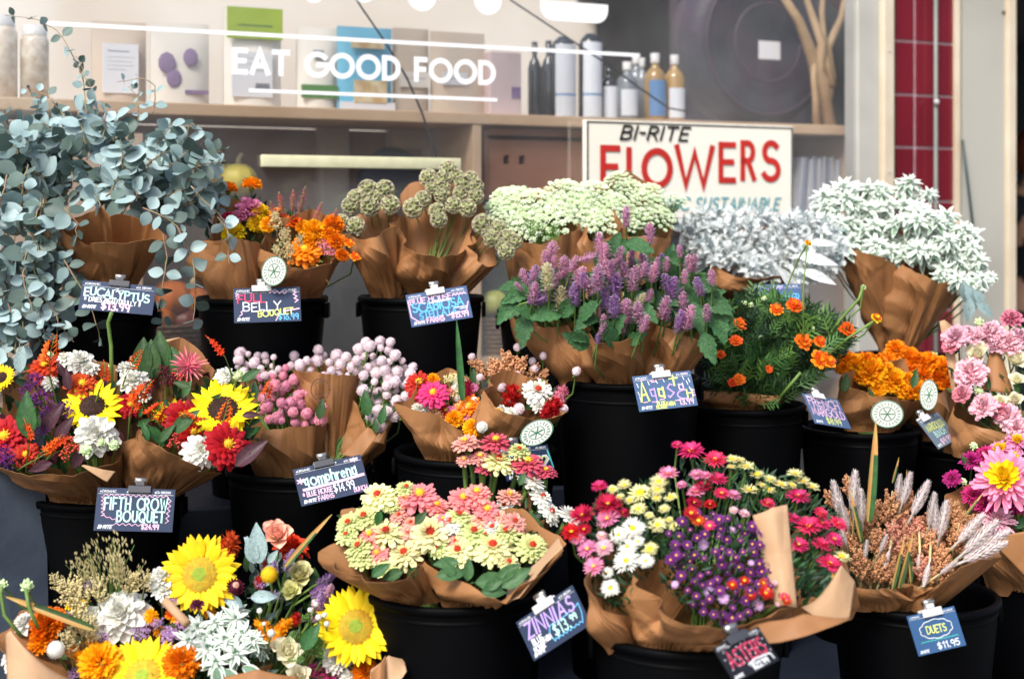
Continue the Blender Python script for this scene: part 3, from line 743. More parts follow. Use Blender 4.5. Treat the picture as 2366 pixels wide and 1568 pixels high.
def wrap(parent, front, back, bottom, z, dz=.07, mat=None, amp=.006, seed=0, tiltb=0, nu=84, nv=40, name='paper_wrap', pleats=5, dzb=None, label=None):
    """kraft paper cone: front rim and back rim meet at the two side corners"""
    mb = MB(); dzb = dz if dzb is None else dzb
    A = lerp_poly(front, nu); B = lerp_poly(back, nu)
    top = [W(x, y, z - dz * abs(math.sin(math.pi * i / (nu - 1))) ** .7) for i, (x, y) in enumerate(A)]
    top += [W(x, y, z + dzb * abs(math.sin(math.pi * i / (nu - 1))) ** .7) for i, (x, y) in enumerate(B)][::-1][1:-1]
    n = len(top); bx0, bx1, by = bottom; rb = (bx1 - bx0) / 2 * z / F; zb = z - rb * .2; 
    bk = min(BK, key=lambda q: abs(q[0] - (bx0 + bx1) / 2) + .25 * abs(q[1] - by) + 60 * abs(q[2] - z)); zc = max(z, bk[2] - bk[3] + rb + .014)
    c = W((bx0 + bx1) / 2, by, zc - rb); c.y = zc
    rs = random.Random(seed * 13 + 5); fo = [(rs.random(), rs.uniform(.012, .05), rs.uniform(.3, 1)) for _ in range(9)]
    v = []; f = []
    so = Vector((seed * 7.3, seed * 3.1, 0))
    for j in range(nv + 1):
        t = j / nv
        for i in range(n):
            a = math.pi - math.pi * i / (nu - 1) if i < nu else -math.pi * (i - nu + 1) / (nu - 1)
            a = math.pi + math.pi * i / (nu - 1) if i < nu else math.pi * 2 + math.pi * (i - nu + 1) / (nu - 1)
            out = Vector((math.cos(a), math.sin(a), 0)); bp = c + out * rb
            t0_ = t; tl = .05; t = max(0, (t - tl) / (1 - tl)); dn_ = max(0, 1 - t0_ / tl)
            p = bp.lerp(top[i], t) + out * (math.sin(math.pi * t) * .010 - .004 * dn_) - Vector((0, 0, .010 * dn_))
            q = p * 9 + so; cr = crumple(p, seed); w1 = 1 - abs(noise.noise(q)) * 2.2; w2 = 1 - abs(noise.noise(q * 2.6 + Vector((5, 1, 3)))) * 2
            pl = abs(((i / n * pleats * 2) % 2) - 1) ** 1.5
            u_ = i / n; fold = sum(wt * max(0, 1 - abs((u_ + .03 * t * math.sin(k_ * 2.1) - u0 + .5) % 1 - .5) / wd) for k_, (u0, wd, wt) in enumerate(fo))
            p = p + out * (-.0030 * fold * min(1, t * 2.5 + .1) + amp * .5 * w1 * (.3 + .7 * t) + amp * 4.3 * cr * (.35 + .65 * min(1, t * 3)) - pl * .012 * (1 - t) * (1 - t)) + Vector((0, 0, (amp * .5 * noise.noise(q * 1.7 + Vector((9, 9, 9))) + amp * .9 * cr + .003 * noise.noise(q * 6)) * t))
            v.append(p)
    for j in range(nv):
        for i in range(n): f.append((j * n + i, j * n + (i + 1) % n, (j + 1) * n + (i + 1) % n, (j + 1) * n + i))
    mb.add([tuple(p) for p in v], f, 0)
    o = mb.build(name, [mat or paper], parent, smooth=False)
    s = o.modifiers.new('thickness', 'SOLIDIFY'); s.thickness = .0005
    if label: o['label'] = label
    return o
def flap(parent, pts, z, mat=None, bend=.02, name='paper_flap', seed=0, amp=.004):
    """a loose fold of paper: quad strip between two pixel polylines (pts = (lowline, highline), each with depth per end)"""
    mb = MB(); lo, hi, zl, zh = pts; A = lerp_poly(lo, 24); B = lerp_poly(hi, 24); v = []
    for j in range(13):
        t = j / 12
        for i in range(24):
            p = W(A[i][0], A[i][1], zl).lerp(W(B[i][0], B[i][1], zh), t); q = p * 10 + Vector((seed, 3, 1))
            p.y += -bend * math.sin(math.pi * i / 23) + amp * noise.noise(q) * 2 + amp * 1.2 * crumple(p, seed + 3); v.append(tuple(p))
    mb.add(v, [(j * 24 + i, j * 24 + i + 1, j * 24 + i + 25, j * 24 + i + 24) for j in range(12) for i in range(23)], 0)
    o = mb.build(name, [mat or paper], parent); s = o.modifiers.new('thickness', 'SOLIDIFY'); s.thickness = .0005
    return o
black_pl = pm('bucket_plastic', (.0014, .0016, .0022), (.001, .0012, .0016), rough=.55, scale=3, bump=.04, bscale=60, spec=.06, vary=.1)
def bucket(cx, ylip, z, Rr, base, label, h=None):
    BK.append((cx, ylip, z, Rr))
    zt = EYE - (ylip - HY) * (z - Rr) / F; c = Vector(((cx - CX) * z / F, z, base)); H = zt - base
    e = empty('flower_bucket', c, label, 'bucket', 'black plastic flower buckets')
    rb = Rr * .76; th = .003
    mb = MB(); mb.lathe([(.001, .004), (rb, .004), (rb, 0), (rb + th, 0), (rb + (Rr - rb) * .5, H * .5), (Rr, H - .035), (Rr, H - .012)], 48, 0)
    mb.lathe([(Rr - th * 2, H - .012), (rb - th, .006), (.001, .006)], 48, 0)
    mb.lathe([(Rr, H * .93), (Rr + .002, H * .93 + .003), (Rr, H * .93 + .006)], 48)
    mb.build('bucket_body', [black_pl], e, M=Matrix.Translation(c))
    r = MB(); r.lathe([(Rr, H - .014), (Rr + .006, H - .012), (Rr + .007, H - .003), (Rr + .004, H), (Rr - th, H), (Rr - th * 2, H - .012)], 48, 0)
    r.build('bucket_rim', [black_pl], e, M=Matrix.Translation(c))
    for s in (-1, 1):
        g = MB(); g.box(-.004, .004, -.02, .02, -.03, .0); o = g.build('handle_lug', [black_pl], e, M=Matrix.Translation(c + Vector((s * (Rr + .0055), 0, H - .014)))); bevel(o, .002)
    return e
# ------------------------------------------------------------------ the place: ground, stand, shop front
UX, UY = .9032, .4292
MW = Matrix(((UX, -UY, 0, 0), (UY, UX, 0, 3.6), (0, 0, 1, 0), (0, 0, 0, 1)))     # wall frame: s along, n into the shop, z up
def ws(px, n=0):
    k = (px - CX) / F; return (k * (3.6 + UX * n) + UY * n) / (UX - k * UY)
def wz(px, py, n=0):
    s = ws(px, n); return EYE - (py - HY) * (3.6 + UX * n + UY * s) / F
def wpos(s, n, z): return MW @ Vector((s, n, z))
def wthing(name, s, n, z, label=None, cat=None, group=None): return empty(name, wpos(s, n, z), label, cat, group)
def wbox(mb, px0, px1, py0, py1, n0, n1, m=0, ref=None):
    """box in the wall frame whose front face fills the pixel span; heights are read at column ref (px0)"""
    r = px0 if ref is None else ref
    mb.box(ws(px0, n0), ws(px1, n0), n0, n1, wz(r, py1, n0), wz(r, py0, n0), m, MW)

g = MB(); g.add([(-60, -60, 0), (60, -60, 0), (60, 60, 0), (-60, 60, 0)], [(0, 1, 2, 3)])
tag(g.build('sidewalk', [pm('concrete', (.30, .29, .27), (.22, .21, .20), rough=.9, scale=3, bump=.2, bscale=80)]), kind='structure')
# unseen building added to darken what the right half of the glass mirrors
ob = empty('added_street_building', (24, -12, 0), 'added unseen dark brick building across the street, darkening the shop glass reflection', 'building')
mb = MB(); mb.box(11.5, 38, -16, -7, 0, 9.5); mb.build('wall', [pm('added_brick_dark', (.045, .035, .04), (.03, .028, .035), rough=.9, scale=1)], ob, smooth=False)
for i in range(6):
    for j in range(2):
        mb = MB(); mb.box(13 + i * 4.2, 15 + i * 4.2, -6.99, -6.95, 1.2 + j * 3.6, 3.6 + j * 3.6); mb.build('window', [pm('added_far_window', (.04, .06, .08), rough=.1)], ob, smooth=False)  # windows of the added unseen building
# stand of three dark painted steps
navy = pm('stand_paint', (.012, .016, .026), (.008, .011, .019), rough=.42, scale=4, bump=.08, bscale=50, spec=.5, vary=0)
slate = pm('stand_paint_worn', (.040, .054, .076), (.018, .026, .042), rough=.45, scale=5, bump=.1, bscale=40, spec=.5, vary=0, detail=8)
def yl(a, x): return a + .3 * x
B1, B2, B3 = EYE - .98, EYE - .86, EYE - .56
st = empty('display_stand', (0, 2.4, 0), 'dark navy stepped stand under all the black flower buckets', 'display stand')
def step(name, a0, a1, top, mat, x0=-1.6, x1=1.75):
    mb = MB(); v = [(x, yl(a, x), z) for x in (x0, x1) for a in (a0, a1) for z in (0, top)]
    mb.add(v, [(0, 1, 3, 2), (4, 6, 7, 5), (0, 4, 5, 1), (2, 3, 7, 6), (0, 2, 6, 4), (1, 5, 7, 3)])
    bevel(mb.build(name, [mat], st, smooth=False), .006)
step('lower_step', 1.72, 2.46, B1, navy); step('middle_step', 2.463, 2.917, B2, navy); step('top_step', 2.92, 3.26, B3, navy)
# slate panel leaning at the left end of the stand, seen beside the sunflower bouquets
mb = MB(); a = W(-80, 985, 2.44); b = W(100, 985, 2.50)
for (p, q, nm) in ((a, b, 0),):
    mb.add([(p.x, p.y, p.z), (q.x, q.y, q.z), (q.x + .035, q.y - .06, B1 + .005), (p.x, p.y - .06, B1 + .005)], [(0, 1, 2, 3)])
o = mb.build('chalkboard_panel', [slate], smooth=False); s_ = o.modifiers.new('thickness', 'SOLIDIFY'); s_.thickness = .01
tag(o, 'plain slate blue board leaning behind the leftmost sunflower bouquet', 'board')

# ---- shop floor and far walls of the shop
beige = pm('shop_wall', (.76, .70, .61), (.64, .56, .46), rough=.9, scale=1.2)
mb = MB(); mb.box(-3.2, ws(1990, .03), .35 + .06, 2.6, -.01 + .012, .02, 0, MW)
tag(mb.build('shop_floor', [pm('shop_floor', (.25, .19, .13), rough=.6)]), kind='structure')
mb = MB(); mb.box(-3.2, ws(1640, 2.6) , 2.6, 2.68, 0, 3.4, 0, MW)
tag(mb.build('shop_back_wall', [beige], smooth=False), 'warm beige wall at the back of the shop', 'wall')
dark = pm('dark_wall', (.05, .035, .045), (.03, .03, .045), rough=.7, scale=1.5)
mb = MB(); mb.box(ws(1500, 1.2), ws(2060, .9), 1.0, 1.06, 0, 3.0, 0, MW)
tag(mb.build('shop_partition', [dark], smooth=False), 'dark plum partition behind the bottles and branches', 'wall')
# right jamb zone behind the front: closes the lit shop from the doorway
mb = MB(); mb.box(ws(2330, 0), ws(2330, 0) + .05, .2, 3.0, 0, 3.2, 0, MW); mb.box(ws(2330, 0) + .05, ws(2330, 0) + 3.2, 2.9, 3.0, 0, 3.2, 0, MW)
mb.box(ws(2330, 0) - .1, ws(2330, 0) + 3.2, .1, 3.0, 2.5, 2.6, 0, MW)
tag(mb.build('doorway_interior', [pm('void_dark', (.010, .009, .010), (.006, .006, .007), rough=.9)], smooth=False), 'black unlit doorway at the right edge', 'doorway')

# ---- timber shelving inside the window
wood = pm('shelf_wood', (.60, .42, .27), (.50, .33, .19), rough=.6, scale=4, bump=.1, bscale=30, vary=0)
woodd = pm('shelf_wood_dark', (.30, .16, .085), (.24, .12, .06), rough=.6, scale=4, vary=0)
n0, n1 = .10, .46
sh = wthing('shelving_unit', 0, n0, 0, 'long pale timber shelf unit with open compartments inside the window', 'shelf')
mb = MB(); wbox(mb, -200, 1992, 244, 272, n0, n1, ref=600); bevel(mb.build('top_shelf', [wood], sh, smooth=False), .003)
zt = wz(600, 272, n0)
for (a, b) in ((1094, 1114), (1970, 1990)):
    mb = MB(); mb.box(ws(a, n0), ws(b, n0), n0 + .003, n1, .1, zt - .0005, 0, MW); bevel(mb.build('upright', [wood], sh, smooth=False), .002)
mb = MB(); mb.box(ws(-200, n0), ws(1990, n0), n0 + .004, n1, wz(600, 850, n0) - .03, wz(600, 850, n0), 0, MW); mb.build('lower_shelf', [wood], sh, smooth=False)
mb = MB(); mb.box(ws(-200, n1), ws(1992, n1), n1 + .003, n1 + .012, .1, zt - .002, 0, MW); mb.build('back_panel', [woodd], sh, smooth=False)
ztop = wz(600, 244, n0)

# ---- goods standing on the top shelf
def pouch(px0, px1, py0, nf, mats, label, details=None, th=.05, cat='pouch', name='food_pouch'):
    s0, s1 = ws(px0, nf), ws(px1, nf); z1 = wz(px0, py0, nf); c = (s0 + s1) / 2
    t = wthing(name, c, nf, ztop, label, cat, 'food pouches on the window shelf')
    mb = MB(); nu, nv = 8, 10; v = []; f = []
    for side in (0, 1):
        for j in range(nv + 1):
            tt = j / nv
            for i in range(nu + 1):
                u = i / nu; bul = th / 2 * (math.sin(math.pi * u) ** .5) * (1 - tt ** 2.2) + .002
                v.append((s0 + (s1 - s0) * u, nf + (th / 2) + (bul if side else -bul), ztop + .001 + (z1 - ztop) * tt))
    k = (nu + 1) * (nv + 1)
    for side in (0, 1):
        for j in range(nv):
            for i in range(nu):
                a = side * k + j * (nu + 1) + i; q = (a, a + 1, a + nu + 2, a + nu + 1); f.append(q if side == 0 else q[::-1])
    fm = [0] * len(f); mb.add(v, f, fm, MW); mb.build('bag', [mats[0]], t)
    for (nm, u0, u1, w0, w1, m) in (details or []):
        d = MB(); d.box(s0 + (s1 - s0) * u0, s0 + (s1 - s0) * u1, nf - .004, nf - .002 + .004, ztop + (z1 - ztop) * w0, ztop + (z1 - ztop) * w1, 0, MW); d.build(nm, [m], t, smooth=False)
    return t, s0, s1, z1
kr = pm('pouch_kraft', (.68, .56, .44), (.60, .48, .36), rough=.7, scale=3); krl = pm('pouch_cream', (.80, .75, .66), (.74, .68, .58), rough=.6, scale=3)
whl = pm('label_white', (.80, .80, .80), (.76, .76, .78), rough=.5); grn = pm('label_green', (.42, .55, .03), (.34, .48, .03), rough=.5)
fig = pm('fig_purple', (.20, .12, .25), (.34, .24, .38), rough=.6, scale=20); leafg = pm('print_green', (.12, .30, .08), rough=.5); blu = pm('pouch_blue', (.18, .52, .68), (.14, .44, .62), rough=.4)
tanp = pm('print_granola', (.60, .40, .18), (.78, .66, .42), rough=.6, scale=40); gry = pm('print_grey', (.35, .38, .42), rough=.6)
pouch(215, 342, 45, .17, [kr], 'kraft pouch with a tall white label, left of the fig pouch', [('label', .17, .82, .12, .72, whl), ('print_line', .25, .65, .62, .635, gry), ('print_line', .25, .75, .55, .557, gry), ('print_line', .25, .70, .50, .507, gry), ('print_line', .25, .74, .45, .457, gry), ('print_line', .25, .60, .40, .407, gry)])
pouch(352, 488, 48, .15, [krl], 'cream pouch printed with two purple figs', [('print_band', .55, .95, .13, .18, fig)])
t_ = [o for o in C.objects if o.get('label', '').startswith('cream pouch printed')][0]
for (u, w_, r_) in ((.24, .38, .021), (.64, .44, .018), (.36, .24, .018)):
    d = MB(); core(d, 1, 1, 0, 14); s0, s1 = ws(352, .15), ws(488, .15)
    d.build('fig_print', [fig], t_, M=MW @ Matrix.Translation((s0 + (s1 - s0) * u, .147, ztop + .19 * w_ * 1.35)) @ Matrix.Diagonal((r_, .003, r_ * 1.25, 1)))
pouch(522, 655, 12, .16, [krl], 'cream pouch with a lime green top panel', [('top_panel', .02, .98, .68, .99, grn), ('label', .1, .8, .1, .55, whl), ('barcode', .5, .75, .16, .24, gry), ('print_line', .2, .7, .48, .49, gry), ('print_line', .2, .6, .42, .43, gry), ('print_line', .2, .66, .36, .37, gry), ('print_line', .2, .8, .80, .82, leafg)])
pouch(692, 784, 60, .17, [krl], 'pale pouch with green leaf print near its base', [('leaf_print', .05, .95, .14, .30, leafg), ('logo', .35, .6, .62, .72, gry)])
pouch(786, 912, 58, .15, [blu], 'light blue granola pouch behind the word GOOD', [('granola_print', .25, .85, .08, .36, tanp), ('foot_band', .0, 1.0, .0, .10, whl), ('bowl_print', .2, .8, .74, .84, tanp)])
pouch(915, 998, 62, .17, [kr], 'kraft pouch with a pale strip, just right of the blue granola pouch', [('label', .1, .9, .3, .48, krl), ('print_line', .2, .8, .40, .41, gry)]); pouch(1003, 1128, 70, .16, [kr], 'wide kraft pouch between the narrow kraft pouch and the mauve carton', [('label', .15, .6, .35, .5, whl), ('print_line', .2, .55, .42, .43, gry)])
mb = MB(); wbox(mb, 1132, 1205, 130, 243, .14, .24, ref=1132); t = wthing('carton', ws(1168, .14), .14, ztop, 'pale mauve carton at the right end of the pouches', 'carton')
mb = MB(); mb.box(ws(1132, .14), ws(1205, .14), .14, .24, ztop, wz(1132, 118, .14), 0, MW); bevel(mb.build('box', [pm('carton_mauve', (.66, .52, .50), (.6, .46, .45), rough=.6)], t, smooth=False), .003)
mb = MB(); mb.box(ws(1182, .14), ws(1203, .14), .1375, .1395, ztop + .045, ztop + .075, 0, MW); mb.build('print', [fig], t, smooth=False)
# tall glass jars at the far left
for i, (a, b, top, lb) in enumerate(((-30, 45, 30, 'glass jar of pale nuts at the left edge of the shelf'), (50, 118, 55, 'glass jar of tan nuts right of another jar'))):
    s0, s1 = ws(a, .16), ws(b, .16); r = (s1 - s0) / 2; h = wz(a, top, .16) - ztop; M = MW @ Matrix.Translation(((s0 + s1) / 2, .16 + r, ztop))
    t = wthing('glass_jar', (s0 + s1) / 2, .16 + r, ztop, lb, 'jar', 'glass jars on the window shelf')
    mb = MB(); mb.lathe([(.001, 0), (r, 0), (r, h * .8), (r * .8, h * .88), (.001, h * .88)], 20); mb.build('jar', [pm('jar_fill', (.52, .38, .24), (.72, .64, .52), rough=.25, scale=45, spec=.8)], t, M=M)
    mb = MB(); mb.lathe([(r * .84, h * .87), (r * .86, h), (.001, h)], 20); mb.build('lid', [pm('jar_lid', (.7, .68, .64), rough=.4)], t, M=M)
# bottles
gd = pm('bottle_dark', (.015, .018, .022), rough=.12, spec=.8); ga = pm('bottle_amber', (.42, .26, .08), (.35, .2, .05), rough=.12, spec=.8); gc = pm('bottle_clear', (.24, .26, .26), (.16, .18, .2), rough=.15, spec=.8)
lab = pm('bottle_label', (.74, .77, .80), (.70, .72, .76), rough=.5); labb = pm('bottle_label_blue', (.10, .22, .45), (.14, .28, .5), rough=.5); cork = pm('bottle_cap', (.70, .68, .64), rough=.4); stripe = pm('label_stripe', (.12, .30, .60), rough=.5)
def bottle(px0, px1, py0, nf, glass, labm, l0, l1, label, capm=cork, shoulder=.66, band=None, round_=False):
    s0, s1 = ws(px0, nf), ws(px1, nf); r = (s1 - s0) / 2; h = wz(px0, py0, nf) - ztop
    M = MW @ Matrix.Translation(((s0 + s1) / 2, nf + r, ztop)); t = wthing('bottle', (s0 + s1) / 2, nf + r, ztop, label, 'bottle', 'bottles on the window shelf')
    mb = MB(); mb.lathe([(.001, .002), (r * .9, .001), (r, .006), (r, h * shoulder), (r * .75, h * (shoulder + .08)), (r * .36, h * (shoulder + .14)), (r * .34, h * .9), (r * .42, h * .91), (.001, h * .92)], 24); mb.build('glass', [glass], t, M=M)
    mb = MB(); mb.lathe([(r * .42, h * .86), (r * .44, h), (.001, h)], 16); mb.build('cap', [capm], t, M=M)
    if labm:
        mb = MB(); N = 14; v = [((r + .001) * math.cos(R(-90 + 62 * (2 * i / N - 1))), (r + .001) * math.sin(R(-90 + 62 * (2 * i / N - 1))), zz) for zz in (h * l0, h * l1) for i in range(N + 1)]
        mb.add(v, [(i, i + 1, i + N + 2, i + N + 1) for i in range(N)]); mb.build('label', [labm], t, M=M)
    if band:
        mb = MB(); N = 14; v = [((r + .0016) * math.cos(R(-90 + 62 * (2 * i / N - 1))), (r + .0016) * math.sin(R(-90 + 62 * (2 * i / N - 1))), zz) for zz in (h * band, h * (band + .022)) for i in range(N + 1)]
        mb.add(v, [(i, i + 1, i + N + 2, i + N + 1) for i in range(N)]); mb.build('label_stripe', [stripe], t, M=M)
bottle(1228, 1256, 95, .24, gd, None, 0, 0, 'tall black bottle beside the pale carton', gd); bottle(1260, 1290, 92, .22, gd, None, 0, 0, 'tall black bottle left of the white labelled pair', gd)
for (a, b, lb) in ((1288, 1340, 'dark bottle with long white label, left of the tallest'), (1352, 1400, 'tallest dark bottle with long white blue-striped label')):
    bottle(a, b, 88 if a < 1300 else 82, .18, gd, lab, .03, .93, lb, gd, shoulder=.9, band=.29)
bottle(1398, 1436, 150, .20, gd, lab, .05, .62, 'small dark bottle under the short diagonal cable', gd); bottle(1440, 1482, 140, .17, gc, lab, .08, .52, 'small clear bottle with a square white label', cork)
bottle(1462, 1500, 122, .28, gc, None, 0, 0, 'clear bottle with a pale neck behind another', cork); bottle(1505, 1548, 120, .17, ga, labb, .08, .60, 'amber bottle with a blue label', cork)
bottle(1551, 1591, 124, .17, ga, lab, .06, .50, 'amber bottle with a white label at the shelf end', cork); bottle(1478, 1506, 132, .24, gc, None, 0, 0, 'slim clear bottle tucked behind the amber pair', cork)
# round dark drum with a white card, and its frame of arcs
s_c, n_c = ws(1765, .34), .34; zc = wz(1765, 120, .34)
t = wthing('round_basket', s_c, n_c, ztop, 'large dark round basket on its side with a white card', 'basket')
mb = MB(); Mx = MW @ Matrix.Translation((s_c, n_c, ztop + .262)) @ Matrix.Rotation(R(90), 4, 'X')
drum = pm('basket_dark', (.060, .040, .060), (.028, .040, .050), rough=.55, scale=5, bump=.6, bscale=25)
mb.lathe([(.001, -.02), (.10, -.015), (.16, 0), (.215, .02), (.25, .0), (.262, -.06), (.25, -.14), (.001, -.16)], 40); mb.build('drum', [drum], t, M=Mx)
for rr in (.12, .22):
    mb = MB(); mb.tube([(rr * math.cos(a * .2094), rr * math.sin(a * .2094), .022) for a in range(31)], .004, 5); mb.build('hoop', [pm('basket_hoop', (.075, .05, .07), rough=.5)], t, M=Mx)
mb = MB(); wbox(mb, 1754, 1803, 94, 136, .30, .303, ref=1754); mb.build('card', [whl], t, smooth=False)
# dark red arch behind
mb = MB(); mb.tube([wpos(ws(1560, .6) + .42 * (1 - math.cos(a * .157)), .6, ztop + .05 + .5 * math.sin(a * .157)) for a in range(21)], .035, 8)
tag(mb.build('wreath_ring', [pm('ring_wine', (.16, .05, .055), rough=.6, bump=.5)]), 'dark wine coloured arch behind the round basket', 'wreath')
# bundle of pale branches
bt = wthing('branch_bundle', ws(1905, .2), .2, ztop, 'bundle of pale tan branches standing at the right of the window', 'branches')
bark = pm('branch_bark', (.52, .36, .20), (.40, .26, .14), rough=.8, scale=10, bump=.4, bscale=30)
for (pp, r) in (([(1912, 285), (1905, 190), (1880, 120), (1840, 50), (1790, -60)], (.019, .026, .018, .014, .01)), ([(1918, 285), (1916, 180), (1925, 110), (1945, 40), (1965, -60)], (.012, .016, .014, .011, .008)),
                ([(1904, 285), (1900, 200), (1893, 100), (1868, 10), (1850, -60)], (.012, .018, .014, .01, .008)), ([(1885, 285), (1880, 230), (1878, 180), (1890, 120)], (.012, .011, .01, .006)),
                ([(1915, 200), (1908, 110), (1900, 30), (1895, -60)], (.012, .011, .009, .008))):
    mb = MB(); pts = [wpos(ws(x, .19), .19 + rnd.uniform(-.02, .03), wz(x, y, .19)) for (x, y) in pp]; pts[0].z = ztop + .002 if pp[0][1] == 285 else pts[0].z
    mb.tube(pts, list(r), 8); mb.build('branch', [bark], bt)

# ---- things in the compartments under the top shelf
ct = wthing('wooden_crate', ws(1240, .14), .14, wz(1240, 480, .14), 'old wooden crate with two square holes, left of the painted sign', 'crate')
cw = pm('crate_wood', (.42, .22, .13), (.30, .14, .085), rough=.7, scale=3, bump=.3, bscale=25, detail=6)
x0, x1 = ws(1128, .14), ws(1400, .14); zb, zm, zt2 = wz(1128, 450, .14), wz(1128, 322, .14), wz(1128, 300, .14)
mb = MB(); hx = [x0, ws(1163, .14), ws(1177, .14), ws(1199, .14), ws(1213, .14), x1]; hz = [zb, wz(1128, 378, .14), wz(1128, 358, .14), zm]
for i in range(5):
    for j in range(3):
        if not (i in (1, 3) and j == 1): mb.box(hx[i], hx[i + 1] - 1e-5, .14, .152, hz[j], hz[j + 1] - 1e-5, 0, MW)
mb.build('front_board', [cw], ct, smooth=False)
mb = MB(); mb.box(x0, x1, .142, .154, zm + .012, zt2 + .006, 0, MW); mb.build('top_board', [cw], ct, smooth=False)
for xa in (x0 - .012, x1 + .001): mb = MB(); mb.box(xa, xa + .011, .14, .40, zb, zt2, 0, MW); mb.build('end_board', [cw], ct, smooth=False)
mb = MB(); mb.box(x0 - .012, x1 + .012, .14, .42, zb - .012, zb - .001, 0, MW); mb.build('base_board', [cw], ct, smooth=False)
ped = MB(); ped.box(x0 - .012, x1 + .012, .145, .21, wz(600, 850, n0) + .001, zb - .0125, 0, MW)
tag(ped.build('low_block', [pm('box_dark', (.03, .045, .04), (.05, .06, .05), rough=.7)], smooth=False), 'dark green storage box underneath the wooden crate', 'box')
# standing booklets at the right
for i in range(11):
    a = 1838 + i * 10.2; mb = MB(); zt3 = wz(1838, 362 + rnd.uniform(-3, 5), .15)
    Mx = MW @ Matrix.Translation((ws(a, .15), .15, wz(1838, 600, .15))) @ Matrix.Rotation(R(rnd.uniform(0, 2) + (3 if i < 4 else 0)), 4, 'Y')
    mb.box(0, .0095, 0, .2, 0, zt3 - wz(1838, 600, .15)); o = mb.build('booklet', [pm('booklet_%d' % (i % 3), ((.66, .68, .74), (.42, .46, .56), (.74, .74, .78))[i % 3], rough=.6)], M=Mx, smooth=False)
    tag(o, 'thin pale grey booklet standing in the row right of the painted sign', 'booklet', 'booklets standing right of the painted sign')
mb = MB(); mb.box(ws(1836, .14), ws(1960, .14), .14, .4, wz(600, 850, n0) + .001, wz(1838, 600, .15) - .001, 0, MW)
tag(mb.build('low_block', [pm('box_tan', (.40, .33, .28), rough=.7)], smooth=False), 'tan box below the standing booklets', 'box')
# left compartment: dark round chair back, yellow gourds, dim baskets
t = wthing('wire_chair', ws(900, .3), .3, wz(600, 850, n0), 'dark blue round-backed seat inside the window', 'chair')
mb = MB(); dkb = pm('chair_blue', (.02, .035, .06), (.012, .02, .035), rough=.6); mb.lathe([(.001, -.02), (.085, -.02), (.098, 0), (.085, .02), (.001, .02)], 28)
mb.build('backrest', [dkb], t, M=MW @ Matrix.Translation((ws(905, .3), .3, wz(905, 425, .3))) @ Matrix.Rotation(R(90), 4, 'X'))
mb = MB(); mb.box(ws(835, .29), ws(990, .29), .29, .36, wz(600, 850, n0) + .001, wz(905, 450, .3), 0, MW); bevel(mb.build('seat_body', [dkb], t), .01)
gy = pm('gourd_yellow', (.62, .50, .06), (.50, .42, .08), rough=.4, scale=5); gg = pm('gourd_green', (.42, .44, .10), (.30, .34, .06), rough=.4); po = pm('pumpkin_orange', (.52, .14, .012), (.36, .07, .008), rough=.4, scale=5)
def gourd(px, py, n, r, m, label, sz=.85, name='pumpkin'):
    z = wz(px, py, n); M = MW @ Matrix.Translation((ws(px, n), n, z)); t = wthing(name, ws(px, n), n, z, label, 'pumpkin', 'pumpkins and squash inside the window')
    mb = MB(); v = []; f = []; nl, na = 14, 40
    for j in range(nl + 1):
        a = -math.pi / 2 + math.pi * j / nl
        for i in range(na):
            b = 2 * math.pi * i / na; rr = r * math.cos(a) * (1 - .07 * abs(math.cos(b * 4.5))); v.append((rr * math.cos(b), rr * math.sin(b), r * sz * math.sin(a) * (1 - .25 * math.exp(-abs(math.cos(a)) * 6))))
    for j in range(nl):
        for i in range(na): f.append((j * na + i, j * na + (i + 1) % na, (j + 1) * na + (i + 1) % na, (j + 1) * na + i))
    mb.add(v, f); mb.build('rind', [m], t, M=M)
    mb = MB(); mb.tube([(0, 0, r * sz * .7), (.004, 0, r * sz + .012), (.012, 0, r * sz + .022)], [.009, .006, .005], 7); mb.build('stalk', [tan], t, M=M)
    return z
gourd(548, 415, .2, .05, gy, 'yellow squash seen through glass above the marigold bouquet'); gourd(490, 395, .22, .045, gy, 'yellow squash half hidden by eucalyptus tips')
gourd(395, 690, .08 + .1, .055, po, 'orange pumpkin in the basket between eucalyptus and marigold bouquet'); gourd(442, 700, .19, .05, po, 'orange pumpkin at the right rim of the wicker basket'); gourd(365, 740, .16, .045, po, 'small deep orange pumpkin low in the wicker basket')
gourd(430, 745, .17, .045, pm('pumpkin_dark', (.16, .03, .015), rough=.4), 'dark red pumpkin low in the wicker basket'); gourd(1138, 700, .16, .045, gg, 'yellow green squash between scabiosa and agastache buckets'); gourd(1150, 655, .18, .035, gg, 'smaller yellow green squash resting higher behind another')
def basket(px0, px1, py0, py1, n, label):
    s0, s1 = ws(px0, n), ws(px1, n); r = (s1 - s0) / 2; zz0, zz1 = wz(px0, py1, n), wz(px0, py0, n)
    t = wthing('wicker_basket', (s0 + s1) / 2, n + r, zz0, label, 'basket', 'wicker baskets inside the window'); wk = pm('wicker', (.22, .13, .065), (.12, .065, .03), rough=.7, scale=30, bump=.4, bscale=60)
    k = int((zz1 - zz0) / .011)
    mb = MB(); mb.lathe([(.001, .002), (r * .9, .002), (r * .97, (zz1 - zz0) * .98)], 28); mb.build('lining', [woodd], t, M=MW @ Matrix.Translation(((s0 + s1) / 2, n + r, zz0)))
    mb = MB()
    for j in range(k):
        mb.tube([((r * (.9 + .1 * j / k) + .003 * (1 if (i + j) % 2 else -1)) * math.cos(i * .1745), (r * (.9 + .1 * j / k) + .003 * (1 if (i + j) % 2 else -1)) * math.sin(i * .1745), (zz1 - zz0) * j / k + .006) for i in range(37)], .0052, 5)
    mb.build('weave', [wk], t, M=MW @ Matrix.Translation(((s0 + s1) / 2, n + r, zz0)))
